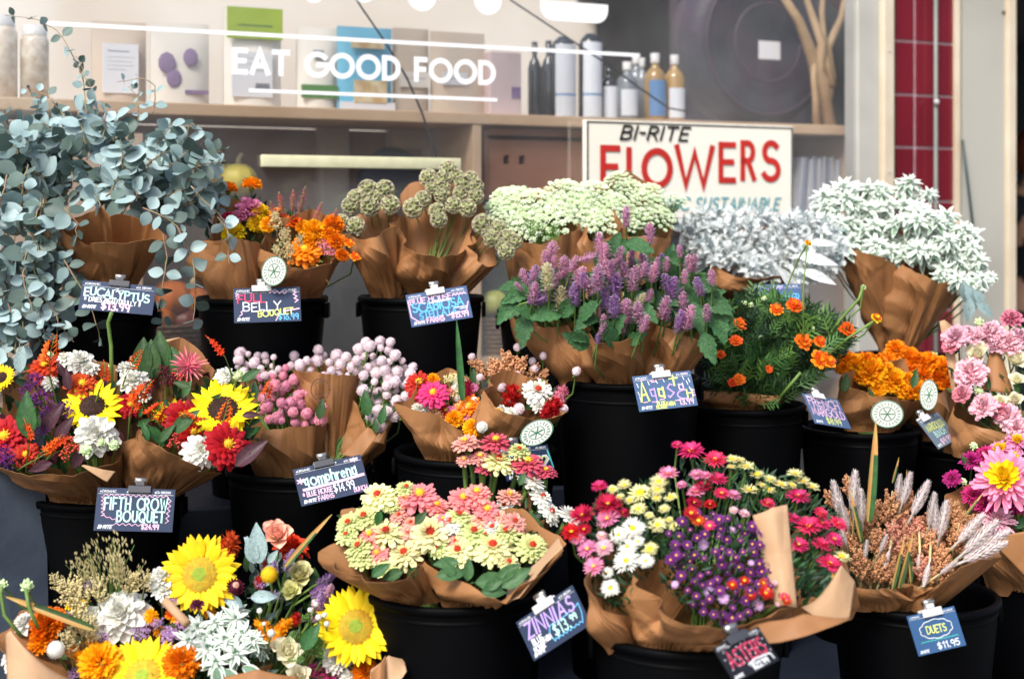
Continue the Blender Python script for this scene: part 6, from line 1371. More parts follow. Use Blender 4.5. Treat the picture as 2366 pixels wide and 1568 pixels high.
# --- carnations at the right edge
rnd.seed(34)
b = Bunch('carnation_bunch', 2270, 820, 2.84, (2330, 1060), 'pale pink and cream carnations at the right edge beside the marigolds', 'carnation bunch', GF, tilt=.5)
b.fls(f_carnation('pale'), [(2210, 781, 62), (2235, 770, 40), (2287, 773, 66), (2250, 778, 44), (2244, 862, 72), (2330, 795, 62), (2274, 940, 62), (2354, 780, 50), (2227, 905, 40), (2327, 960, 54), (2350, 990, 54), (2300, 800, 44)], camw=.8)
b.fls(f_carnation('blush'), [(2222, 912, 40), (2337, 738, 48), (2310, 950, 40), (2196, 800, 36)], camw=.8); b.fls(f_rose('cream', 'lisianthus_flower'), [(2260, 820, 72), (2345, 833, 72), (2345, 925, 50), (2312, 928, 44), (2350, 880, 50)], camw=.9); b.fls(f_bud(), [(2262, 745, 26), (2312, 812, 20), (2262, 902, 22)])
b.fill([(2190, 780), (2370, 760), (2370, 1010), (2280, 980), (2200, 930)], 60, [green, dgreen, bgreen], (20, 40), (0, .06)); flap(b.e, ([(2205, 930), (2205, 900), (2215, 880)], [(2170, 742), (2180, 738), (2200, 752)], 2.84, 2.88), 2.8, paperl, .004)
flap(b.e, ([(2270, 900), (2345, 910)], [(2290, 790), (2310, 810)], 2.82, 2.86), 2.8, paper, .01)
wrap(b.e, [(2185, 935), (2210, 965), (2260, 985), (2320, 1000), (2400, 1010)], [(2185, 935), (2220, 900), (2400, 960), (2400, 1010)], (2215, 2400, 1052), 2.82, .08, seed=34); b.done()
# ================================================================== front row
rnd.seed(41)
b = Bunch('zinnia_bunch', 900, 1220, 2.18, (950, 1420), 'left zinnia bunch, lime heads with red eyes and one pink tucked behind', 'zinnia bunch', 'zinnia bunches in the front bucket', tilt=.6)
LZ = f_zinnia('lime', 'red')
b.fls(f_zinnia('lemon', 'red'), [(874, 1145, 80), (892, 1230, 84), (935, 1278, 80), (892, 1312, 52), (870, 1290, 44)], up=.4); b.fls(LZ, [(842, 1193, 70), (805, 1208, 62), (829, 1262, 66), (838, 1288, 60), (800, 1235, 50), (939, 1127, 52), (905, 1165, 44)], up=.4)
b.fls(f_zinnia('salmon', 'yellow'), [(855, 1235, 62), (872, 1278, 54), (970, 1145, 90), (1008, 1168, 64), (940, 1150, 56)], up=.5); b.fls(f_zinnia('coral', 'red'), [(949, 1208, 46), (942, 1230, 40), (922, 1190, 44)], up=.4)
LF = [(790, 1200), (900, 1140), (1000, 1140), (980, 1290), (900, 1325), (800, 1300)]
b.fill(LF, 120, [dgreen, green], (30, 60), (.01, .08), wd=.5)
for q in ((860, 1330, 900, 1300), (930, 1320, 880, 1335), (960, 1310, 940, 1345), (880, 1180, 868, 1215), (960, 1210, 985, 1180)): b.leaf(f_leaf('broad', green, Wd=.55), *q, dz=-.05)
wrap(b.e, [(772, 1280), (790, 1322), (850, 1345), (905, 1342), (950, 1320), (978, 1292)], [(772, 1280), (795, 1180), (900, 1170), (978, 1292)], (865, 1010, 1392), 2.16, .12, seed=41, amp=.007, dzb=.06); b.done(r=.0032)
rnd.seed(42)
b = Bunch('zinnia_bunch', 1120, 1230, 2.16, (1100, 1420), 'right zinnia bunch, lime and white heads above open green leaves', 'zinnia bunch', 'zinnia bunches in the front bucket', tilt=.6)
b.fls(f_zinnia('lemon', 'red'), [(995, 1232, 98), (1139, 1262, 94), (1059, 1272, 76), (1175, 1298, 54)], up=.4); b.fls(LZ, [(1095, 1228, 74), (1230, 1262, 76), (1169, 1228, 66), (1062, 1190, 62), (1120, 1235, 50), (1010, 1265, 44)], up=.4)
b.fls(f_zinnia('salmon', 'yellow'), [(1070, 1152, 70), (1102, 1138, 66), (1125, 1178, 66), (1025, 1200, 44)], up=.5); b.fls(f_zinnia('coral', 'red'), [(1189, 1205, 58), (1052, 1250, 40), (1110, 1200, 50), (1150, 1190, 40)], up=.4); b.fls(f_zinnia('white', 'lime'), [(1042, 1207, 68), (1137, 1218, 52)], up=.5)
b.fill([(980, 1200), (1100, 1150), (1260, 1240), (1240, 1320), (1120, 1340), (1000, 1300)], 110, [dgreen, green], (30, 60), (.01, .08), wd=.5)
zl = f_leaf('zin', pm('leaf_zinnia', (.07, .17, .055), (.04, .11, .04), rough=.5, trans=.15, scale=6, vary=.2), Wd=.5)
for q in ((1010, 1330, 1080, 1318), (1060, 1300, 1000, 1300), (1080, 1340, 1085, 1290), (1120, 1360, 1165, 1335), (1160, 1355, 1225, 1310), (1100, 1345, 1190, 1340), (1110, 1370, 1170, 1365), (1050, 1330, 1020, 1290), (1150, 1340, 1200, 1300), (1180, 1330, 1230, 1330)): b.leaf(zl, *q, dz=-.06, n=(rnd.uniform(-.3, .3), -1, .6))
wrap(b.e, [(978, 1292), (1005, 1318), (1040, 1335), (1080, 1350), (1125, 1375), (1168, 1390), (1195, 1350), (1240, 1310), (1306, 1256)], [(978, 1292), (1040, 1200), (1200, 1180), (1306, 1256)], (1000, 1205, 1398), 2.16, .13, seed=42, amp=.007, dzb=.06)
flap(b.e, ([(1168, 1390), (1200, 1378), (1260, 1300), (1300, 1262)], [(1175, 1345), (1200, 1335), (1250, 1290), (1290, 1240)], 2.04, 2.10), 2.05, paperl, .004); b.done(r=.0035)
rnd.seed(43)
b = Bunch('zinnia_bunch', 1180, 1090, 2.28, (1150, 1330), 'tall zinnias on long bare stems above the zinnia bucket, rose and yellow', 'zinnia bunch', 'zinnia bunches in the front bucket', tilt=.4)
b.fls(f_zinnia('coral', 'yellow'), [(1075, 1022, 64), (1109, 1056, 50), (1072, 1062, 36), (1177, 1145, 60)], up=.6); b.fl(f_zinnia('rose', 'yellow'), 1145, 1020, 70, up=.5); b.fl(f_zinnia('lemon', 'red'), 1152, 1066, 84, up=.4); b.fls(f_zinnia('rose', 'yellow'), [(1219, 1069, 80), (1262, 1088, 50), (1120, 1080, 44)], up=.5); b.fl(f_zinnia('lime', 'red'), 1199, 1040, 54, up=.7)
b.fls(f_zinnia('white', 'lime'), [(1230, 1112, 68, dict(n=(.5, -.1, .9))), (1252, 1148, 58, dict(n=(.5, -.3, .8))), (1272, 1182, 60, dict(n=(.7, -.4, .6))), (1318, 1190, 62, dict(n=(.6, -.2, .9))), (1165, 1168, 40, dict(n=(-.3, -.6, .7)))])
for q in ((1160, 1180, 1120, 1165), (1220, 1200, 1260, 1220), (1230, 1240, 1280, 1250), (1200, 1120, 1212, 1090), (1240, 1230, 1225, 1180)): b.leaf(zl, *q, dz=-.02)
b.fill([(1170, 1150), (1260, 1170), (1290, 1250), (1200, 1260)], 26, [dgreen, green], (24, 44), (0, .05)); wrap(b.e, [(1150, 1190), (1180, 1200), (1230, 1210), (1262, 1190)], [(1150, 1190), (1200, 1140), (1262, 1190)], (1120, 1220, 1380), 2.28, .03, seed=43); b.done(r=.0042)
# --- asters
AS = 'aster bunches in the front bucket'
rnd.seed(44)
ay, ah, aw, ap, ac, apl = f_aster('lemon', 26, .06, .17), f_aster('hot', 34, .055, .10, 3), f_aster('white', 30, .06, .12), f_aster('pink', 32, .055, .10, 3), f_aster('crimson', 34, .055, .10, 3), f_aster('pale', 30, .06, .12, 3)
b = Bunch('aster_bunch', 1440, 1220, 2.04, (1520, 1520), 'left aster bunch of white, yellow, pink and crimson daisies', 'aster bunch', AS, tilt=.55)
b.fls(ac, [(1405, 1165, 66), (1345, 1190, 58), (1320, 1228, 46), (1349, 1222, 34), (1440, 1185, 30)], up=.5); b.fls(ah, [(1385, 1123, 38, dict(up=1))]); b.fls(ap, [(1404, 1197, 56), (1357, 1267, 46), (1372, 1307, 48), (1544, 1094, 46), (1335, 1245, 36)], up=.4); b.fls(apl, [(1395, 1265, 46), (1390, 1237, 26)])
b.fls(ay, [(1442, 1120, 34), (1479, 1138, 52), (1432, 1148, 26), (1475, 1175, 40), (1522, 1112, 42), (1519, 1130, 36), (1519, 1212, 44), (1550, 1148, 32), (1517, 1150, 26), (1557, 1215, 28), (1502, 1268, 40), (1500, 1190, 24), (1455, 1155, 26), (1535, 1175, 28), (1545, 1200, 24), (1415, 1130, 26)], up=.5)
b.fls(aw, [(1462, 1220, 56), (1429, 1235, 42), (1447, 1295, 62), (1492, 1295, 38), (1449, 1262, 44), (1410, 1358, 44), (1404, 1322, 28), (1475, 1250, 30)], up=.2, camw=.9)
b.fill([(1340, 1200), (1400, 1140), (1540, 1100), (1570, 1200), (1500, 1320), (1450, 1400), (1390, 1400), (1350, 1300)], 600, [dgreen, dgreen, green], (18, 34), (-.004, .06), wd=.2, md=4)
wrap(b.e, [(1345, 1300), (1365, 1370), (1395, 1405), (1440, 1425), (1480, 1440)], [(1345, 1300), (1380, 1200), (1460, 1280), (1480, 1440)], (1395, 1500, 1502), 2.03, .07, seed=44, dzb=.04); b.done()
rnd.seed(45)
b = Bunch('aster_bunch', 1680, 1130, 2.14, (1640, 1520), 'back aster bunch of hot pink and pale yellow daisies rising behind the purple ones', 'aster bunch', AS, tilt=.4)
b.fls(ah, [(1597, 1042, 60), (1652, 1062, 56), (1657, 1107, 50), (1565, 1028, 28), (1667, 1139, 36), (1844, 1147, 58), (1867, 1215, 58), (1830, 1198, 40), (1900, 1208, 44), (1897, 1185, 38), (1937, 1210, 44), (1845, 1258, 47), (1897, 1258, 48), (1927, 1245, 42), (1917, 1302, 58), (1774, 1163, 34)], up=.5)
b.fls(ap, [(1610, 1096, 34), (1630, 1099, 30), (1609, 1136, 44), (1575, 1120, 26), (1694, 1144, 36)]); b.fls(ac, [(1624, 1124, 42), (1604, 1161, 38), (1640, 1165, 30)])
b.fls(ay, [(1692, 1060, 30), (1724, 1077, 42), (1750, 1096, 36), (1780, 1107, 34), (1804, 1119, 38), (1732, 1131, 40), (1777, 1131, 34), (1837, 1094, 40), (1854, 1111, 38), (1877, 1124, 34), (1945, 1285, 38), (1710, 1062, 26), (1760, 1120, 26), (1830, 1120, 26), (1925, 1330, 24), (1690, 1078, 24)], up=.7)
b.fill([(1570, 1060), (1680, 1060), (1850, 1110), (1940, 1200), (1940, 1340), (1860, 1380), (1820, 1300), (1780, 1180), (1600, 1180)], 700, [dgreen, dgreen, green], (18, 34), (-.006, .06), wd=.2, md=4)
b.fill([(1835, 1290), (1900, 1310), (1930, 1340), (1880, 1395), (1840, 1390)], 40, [green, dgreen], (24, 40), (-.04, .02), wd=.3)
wrap(b.e, [(1818, 1290), (1850, 1380), (1900, 1372), (1960, 1340), (1968, 1430)], [(1818, 1290), (1860, 1200), (1940, 1280), (1968, 1430)], (1660, 1800, 1480), 2.12, .05, seed=45, amp=.008, mat=paper)
flap(b.e, ([(1850, 1400), (1900, 1432), (1962, 1428)], [(1885, 1385), (1940, 1300), (1978, 1345)], 2.04, 2.06), 2.05, paperl, .01); b.done()
rnd.seed(46)
pa, pb2 = f_aster('purple', 24, .065, .085), f_aster('lilac', 22, .065, .09)
b = Bunch('aster_bunch', 1660, 1320, 2.00, (1620, 1540), 'dense mound of small purple asters framed by tan paper', 'aster bunch', AS, tilt=.5)
PP = [(1545, 1230), (1600, 1180), (1690, 1190), (1770, 1230), (1800, 1290), (1790, 1370), (1740, 1410), (1670, 1440), (1600, 1400), (1540, 1330)]
for (x, y) in sample(PP, 95, 17): b.fl(pa if rnd.random() < .9 else pb2, x, y, rnd.uniform(15, 30), rnd.uniform(-.035, .0), camw=.8, stem=False)
b.fls(f_aster('red', 16, .12, .14), [(1692, 1350, 26), (1720, 1340, 24), (1734, 1373, 28), (1770, 1368, 36), (1817, 1385, 26), (1614, 1202, 34), (1765, 1345, 24), (1597, 1184, 36)], dz=-.03); b.fls(f_aster('hot', 16, .12, .14), [(1639, 1214, 30), (1775, 1360, 22), (1812, 1378, 22)], dz=-.03)
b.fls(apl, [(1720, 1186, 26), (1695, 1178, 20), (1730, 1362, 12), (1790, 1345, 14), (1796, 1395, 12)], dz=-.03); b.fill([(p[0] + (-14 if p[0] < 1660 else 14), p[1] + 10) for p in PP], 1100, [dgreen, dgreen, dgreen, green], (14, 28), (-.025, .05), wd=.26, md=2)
wrap(b.e, [(1472, 1330), (1490, 1352), (1530, 1400), (1590, 1440), (1680, 1455), (1750, 1440), (1800, 1405), (1840, 1400)], [(1472, 1330), (1540, 1300), (1700, 1290), (1790, 1300), (1840, 1400)], (1470, 1700, 1500), 2.00, .14, seed=46, mat=paper, dzb=.05, amp=.007)
flap(b.e, ([(1790, 1400), (1812, 1392), (1842, 1402)], [(1737, 1188), (1780, 1165), (1818, 1163)], 1.96, 2.02), 1.98, paperl, .012)
flap(b.e, ([(1600, 1495), (1800, 1470), (1962, 1428)], [(1700, 1450), (1850, 1405), (1965, 1425)], 1.90, 1.92), 1.9, paper, .02, amp=.008); b.done()
# --- brown and silver grain bunches
rnd.seed(47)
spr = f_spear()
def grainb(cx, cy, z, root, label, sg_, spears, blades, fr, bk, bot, seed, poly):
    b = Bunch('grain_bunch', cx, cy, z, root, label, 'grain bunch', 'brown and silver grain bunches', tilt=.5)
    for t in sg_: b.up_(f_sorghum(t[4] if len(t) > 4 else 0, .26, 380), t[0], t[1] + t[2] * .5, t[2], t[3])
    for (x, y) in sample(poly, 12, 20): b.up_(f_sorghum(rnd.choice((0, 0, 1)), .26, 380), x, y + 30, rnd.uniform(60, 84), rnd.uniform(-18, 18), dz=.02)
    for t in spears: b.up_(spr, t[0] - t[2] * .5 * math.sin(R(t[3])), t[1] + t[2] * .5 * math.cos(R(t[3])), t[2], t[3], dz=-.03)
    for t in blades: b.leaf(f_blade(bladeo), *t, dz=-.04)
    b.fill(poly, 60, [dgreen, green, dgreen], (20, 40), (.02, .08)); wrap(b.e, fr, bk, bot, z, .11, seed=seed, dzb=.05); b.done(tan, .002); return b
grainb(2010, 1230, 2.24, (2080, 1430), 'left grain bunch with the tallest pointed orange and green blade', [(1965, 1125, 70, -6), (1930, 1150, 60, -25), (2050, 1170, 100, 6), (2080, 1160, 80, 16), (1990, 1300, 90, -6), (2020, 1250, 80, 4), (2060, 1240, 90, 0, 1), (1975, 1250, 70, -14), (2030, 1310, 80, 6), (1960, 1200, 70, -14), (2055, 1320, 70, 4), (2010, 1200, 80, 0)],
    [(1934, 1155, 90, -14), (1972, 1135, 95, 2), (2092, 1130, 80, 14), (2124, 1152, 90, 24), (1950, 1190, 70, -18), (1990, 1170, 80, -4), (2040, 1255, 46, 20), (2000, 1268, 44, 6), (2048, 1290, 44, 200), (2075, 1125, 60, 6), (1945, 1230, 60, -20)], [(2007, 1205, 2029, 975), (2062, 1115, 2078, 1057), (1990, 1250, 1966, 1130), (2062, 1360, 2092, 1240), (2094, 1118, 2096, 1085), (1970, 1240, 1975, 1180)],
    [(1940, 1330), (1965, 1350), (2010, 1360), (2070, 1362), (2120, 1352)], [(1940, 1330), (1960, 1240), (2080, 1230), (2120, 1352)], (1955, 2125, 1404), 47, [(1950, 1200), (2100, 1180), (2110, 1340), (1970, 1350)])
rnd.seed(48)
grainb(2170, 1250, 2.24, (2150, 1430), 'right grain bunch with silver spears fanning towards the magenta flowers', [(2190, 1180, 70, 14), (2150, 1250, 90, 4), (2200, 1240, 90, 10), (2110, 1270, 80, -4), (2170, 1290, 80, 6), (2225, 1240, 70, 20, 2), (2130, 1310, 80, 0, 1), (2120, 1220, 80, -4, 1), (2210, 1200, 60, 16), (2150, 1330, 60, 4), (2100, 1240, 76, -4, 1)],
    [(2152, 1178, 80, 8), (2177, 1200, 90, 10), (2262, 1240, 110, 44), (2285, 1250, 100, 58), (2270, 1275, 110, 64), (2240, 1220, 90, 40), (2140, 1325, 54, 196), (2122, 1295, 36, 190), (2190, 1310, 50, 50), (2160, 1200, 70, 0)], [(2230, 1190, 2272, 1138), (2077, 1358, 2112, 1232), (2255, 1290, 2290, 1262), (2105, 1345, 2100, 1250)],
    [(2105, 1350), (2150, 1355), (2190, 1330), (2240, 1300), (2322, 1282)], [(2105, 1350), (2150, 1200), (2300, 1245), (2322, 1282)], (2060, 2190, 1404), 48, [(2110, 1200), (2240, 1210), (2270, 1280), (2160, 1345), (2110, 1330)])
# --- magenta chrysanthemums
rnd.seed(49)
b = Bunch('chrysanthemum_bunch', 2300, 1120, 2.46, (2400, 1380), 'magenta and pink chrysanthemums with one large yellow hearted bloom', 'chrysanthemum bunch', GF, tilt=.5)
b.fl(f_mum('pink', 'yellow'), 2322, 1105, 158, camw=1.5, dz=-.06); b.fls(f_mum('magenta', 'magenta'), [(2200, 1105, 48), (2244, 1062, 56), (2277, 1050, 60), (2247, 1142, 56), (2275, 1165, 60), (2344, 1162, 66), (2356, 1130, 70)], camw=.9); b.fls(f_mum('pink', 'pale'), [(2310, 1040, 64), (2350, 1020, 60), (2340, 1060, 60)], camw=.9)
b.fl(f_mum('pale', 'pale'), 2305, 1202, 88, up=.8); b.fls(f_bud(), [(2226, 1112, 20), (2270, 1075, 20), (2250, 1030, 22)]); b.leaf(f_leaf('green', green), 2240, 1080, 2222, 1050); b.leaf(f_leaf('green', bgreen), 2345, 1220, 2380, 1190)
b.fill([(2230, 1060), (2370, 1020), (2370, 1220), (2270, 1190)], 90, [dgreen, green], (20, 40), (0, .06))
wrap(b.e, [(2215, 1160), (2260, 1225), (2320, 1245), (2420, 1240)], [(2215, 1160), (2260, 1080), (2400, 1100), (2420, 1240)], (2300, 2440, 1370), 2.46, .08, seed=49, dzb=.05); flap(b.e, ([(2290, 1250), (2366, 1330), (2400, 1330)], [(2300, 1235), (2366, 1225), (2400, 1230)], 2.36, 2.36), 2.3, paper, .01, amp=.008); b.done()
# --- front left mixed bouquets
rnd.seed(50)
Sg = f_sunflower(False)
b = Bunch('country_bouquet', 200, 1430, 2.16, (330, 1760), 'front left bouquet with a white dahlia, orange marigolds and dry grasses', group=GF, tilt=.6)
b.fl(Sg, 330, 1562, 188, n=(-.05, -.8, .65)); b.fls(f_double('white', 'dahlia_flower', 7, .3), [(280, 1418, 142, dict(camw=1.1))]); b.fls(f_double('white', 'dahlia_flower', 5), [(58, 1440, 82, dict(n=(-.4, -.3, .8))), (375, 1335, 84), (375, 1365, 60), (25, 1520, 60), (30, 1540, 50), (212, 1415, 50)], dz=.0)
b.fls(f_marigold('orange'), [(112, 1448, 84), (100, 1480, 60), (420, 1530, 78)]); b.fl(f_marigold('gold'), 232, 1532, 90, camw=1.2); b.fl(f_ball('white', 'strawflower_bud'), 129, 1500, 44, dz=-.05)
for x, y, s_ in ((395, 1395, 40), (325, 1460, 50), (215, 1350, 44), (150, 1430, 40), (365, 1440, 36), (395, 1470, 50), (240, 1470, 30), (170, 1560, 34)): b.fl(f_statice('lilac', 'statice'), x, y, s_)
for x, y, l, a in ((240, 1400, 160, -6), (255, 1400, 170, 4), (270, 1400, 150, 14), (225, 1390, 130, -18), (285, 1390, 110, 24)): b.up_(f_panicle(), x, y, l, a)
for x, y, l, a in ((170, 1410, 90, -14), (200, 1420, 100, -20), (190, 1480, 90, -6), (230, 1400, 80, 0), (165, 1520, 80, -10), (205, 1490, 80, 6), (300, 1380, 70, 10), (330, 1370, 60, 14), (150, 1370, 60, -30)): b.up_(f_sorghum(2, .32, 200, 'seed_filler'), x, y, l, a, dz=-.01)
b.fls(f_plume('gold'), [(170, 1505, 40), (190, 1520, 40), (350, 1425, 44), (210, 1480, 34)]); b.leaf(f_blade(bladeo), 215, 1452, 5, 1372, dz=-.05); b.fls(f_bud(), [(62, 1353, 36, dict(dz=-.05)), (5, 1350, 30)])
mb = MB(); mb.tube([W(88, 1450, 2.1), W(66, 1400, 2.1), W(60, 1360, 2.11)], .0028, 6); mb.tube([W(50, 1470, 2.1), W(10, 1420, 2.1), W(2, 1370, 2.11), W(4, 1355, 2.11)], .0028, 6); mb.build('bare_stalks', [stemg], b.e)
b.fls(f_double('yellow', 'dahlia_flower', 5), [(190, 1400, 50), (165, 1395, 36)], dz=.03)
b.fill([(60, 1440), (200, 1370), (400, 1380), (420, 1560), (300, 1620), (150, 1580), (60, 1520)], 170, [dgreen, green, pm('leaf_olive', (.12, .13, .05), (.08, .09, .03))], (20, 44), (.0, .08), wd=.4)
flap(b.e, ([(20, 1600), (90, 1660), (170, 1640)], [(8, 1470), (26, 1452), (90, 1500), (168, 1572)], 2.02, 2.06), 2.0, paperl, .03)
wrap(b.e, [(8, 1475), (60, 1560), (160, 1620), (300, 1650), (420, 1640)], [(8, 1475), (60, 1420), (380, 1420), (420, 1640)], (300, 450, 1700), 2.12, .09, seed=50); b.done()
rnd.seed(51)
b = Bunch('country_bouquet', 480, 1390, 2.20, (480, 1760), 'front bouquet with the upright green hearted sunflower and white edged bracts', group=GF, tilt=.6)
b.fl(Sg, 462, 1327, 182, n=(0, -.92, .38), dz=-.03); b.fl(f_plume('red', 'celosia_head'), 530, 1262, 66); b.fl(f_straw(), 543, 1356, 48, dz=-.06, camw=1.2); b.fls(f_straw(), [(445, 1265, 22)]); b.fl(f_double('plum', 'cosmos_flower', 3), 455, 1395, 40, dz=-.06)
b.fls(f_statice('lilac', 'statice'), [(425, 1445, 46), (388, 1462, 44), (480, 1455, 30)]); b.fl(f_french('orange'), 395, 1418, 34); b.fls(f_double('gold', 'dahlia_flower', 4), [(410, 1425, 40), (365, 1455, 34), (480, 1410, 40)])
b.fls(f_euph(), [(455, 1452, 82), (500, 1440, 78), (540, 1430, 84), (435, 1480, 80), (520, 1480, 84), (560, 1465, 74), (480, 1500, 90), (545, 1510, 96), (585, 1480, 70), (500, 1530, 80), (470, 1470, 60)], camw=.9, dz=-.03); b.fls(f_euph(), [(548, 1412, 56), (600, 1500, 64)], camw=.8)
for q in ((500, 1540, 505, 1600), (520, 1545, 560, 1590), (560, 1540, 610, 1560)): b.leaf(('edgl', lambda: (lambda m: (m.add(*edged_leaf(1, .5, 1)), ('leaf', m.mesh('edged_leaf', [ewhite, egreen]), []))[1])(MB())), *q, dz=-.06)
mb = MB(); mb.tube([W(382, 1388, 2.12), W(432, 1440, 2.08)], .0068, 10); mb.build('paper_roll', [paperl], b.e)
b.fill([(380, 1400), (460, 1380), (600, 1380), (620, 1560), (400, 1600)], 120, [dgreen, green], (24, 46), (.0, .08), wd=.5); wrap(b.e, [(400, 1560), (470, 1580), (560, 1560), (620, 1535)], [(400, 1560), (460, 1500), (620, 1535)], (420, 560, 1700), 2.16, .08, seed=51)
flap(b.e, ([(480, 1620), (600, 1600), (700, 1620)], [(520, 1560), (600, 1533), (690, 1560)], 2.04, 2.06), 2.0, paper, .02); b.done()
rnd.seed(52)
b = Bunch('country_bouquet', 720, 1410, 2.20, (640, 1760), 'front bouquet with peach rose, yellow billy ball and a sunflower facing right', group=GF, tilt=.55)
b.fl(Sg, 822, 1447, 182, n=(.12, -.88, .45), dz=-.04); b.fl(f_double('rust', 'dahlia_flower', 6), 676, 1262, 92, dz=.03); b.fl(f_rose('peach'), 640, 1236, 92, camw=1, dz=-.02); b.fl(f_ball('yellow', 'billy_ball'), 622, 1327, 42, dz=-.06)
b.fls(f_rose('lemon', 'lisianthus_flower'), [(690, 1330, 86), (673, 1366, 66)], camw=.9); b.fls(f_rose('cream', 'lisianthus_flower'), [(662, 1505, 90, dict(camw=1)), (690, 1562, 74), (640, 1490, 50)], dz=-.03)
for x, y, l, a, c in ((715, 1375, 56, 62, 'lilac'), (730, 1350, 60, 60, 'lilac'), (748, 1400, 60, 20, 'mauve'), (660, 1320, 60, 20, 'lilac'), (735, 1420, 60, 10, 'lilac'), (640, 1330, 40, -10, 'lilac'), (730, 1440, 60, 0, 'mauve')): b.up_(f_spike(c, 1, .8), x, y, l, a, dz=-.02)
b.fls(f_statice('lilac', 'statice'), [(630, 1378, 36), (600, 1350, 30)]); b.fls(f_statice('magenta', 'statice'), [(770, 1550, 56), (720, 1545, 40), (745, 1570, 50)]); b.fls(f_plume('red', 'celosia_head'), [(600, 1345, 34), (684, 1430, 34), (615, 1305, 30)])
for x, y, l, a in ((620, 1465, 56, -20), (640, 1470, 64, 20), (610, 1450, 60, -50), (655, 1445, 54, 50)): b.up_(f_plume('gold'), x, y, l * .8, a, dz=-.03)
b.fls(f_ball('white', 'bead_flower'), [(730, 1395, 14), (736, 1425, 16), (755, 1440, 14), (750, 1420, 14), (600, 1410, 14), (610, 1440, 10), (627, 1462, 20), (716, 1408, 12)], dz=-.07)
b.fls(f_double('white', 'dahlia_flower', 6), [(780, 1505, 84), (770, 1530, 66), (800, 1520, 40), (740, 1380, 44)], dz=-.01)
for q in ((610, 1290, 565, 1240), (600, 1300, 590, 1210), (620, 1300, 640, 1270), (590, 1300, 570, 1240), (560, 1400, 510, 1375), (580, 1380, 640, 1375), (640, 1300, 600, 1360)): b.leaf(f_leaf('euc', euca, Wd=.5), *q, dz=-.02)
b.leaf(f_blade(bladeo), 660, 1310, 760, 1188, dz=-.04); b.leaf(f_leaf('broad', green, Wd=.55), 700, 1500, 735, 1440, dz=-.06)
for (x, y) in sample([(680, 1430), (740, 1430), (750, 1520), (700, 1530)], 12, 14): b.fl(('serr', f_feather(bgreen)[1]), x, y, 44, -.05)
for (x, y) in ((905, 1452), (915, 1448), (898, 1462), (890, 1480), (910, 1470)): b.fl(('suc', lambda: (lambda m: (ring(m, 7, .5, .24, 30, .03, 0, prof=prof_round, cup=.4), ring(m, 5, .3, .2, 60, .02, .03, prof=prof_round, cup=.4), ('succulent_tip', m.mesh('succulent_tip', [euca]), []))[2])(MB())), x, y, 26, 0)
b.fls(f_marigold('orange'), [(845, 1555, 60), (870, 1562, 40)]); b.fls(f_double('white', 'dahlia_flower', 4), [(800, 1560, 44)])
b.fill([(560, 1300), (650, 1250), (720, 1320), (800, 1400), (860, 1540), (760, 1600), (600, 1580), (570, 1400)], 190, [dgreen, green, euca2], (22, 46), (.0, .08), wd=.4)
flap(b.e, ([(850, 1620), (900, 1600), (940, 1548)], [(856, 1545), (900, 1505), (935, 1520)], 2.10, 2.12), 2.1, paperl, .015); flap(b.e, ([(860, 1610), (890, 1590)], [(858, 1550), (892, 1512)], 2.08, 2.10), 2.1, paper, .01)
wrap(b.e, [(620, 1600), (700, 1630), (800, 1620), (900, 1560)], [(620, 1600), (700, 1500), (850, 1500), (900, 1560)], (540, 680, 1700), 2.18, .08, seed=52); b.done()

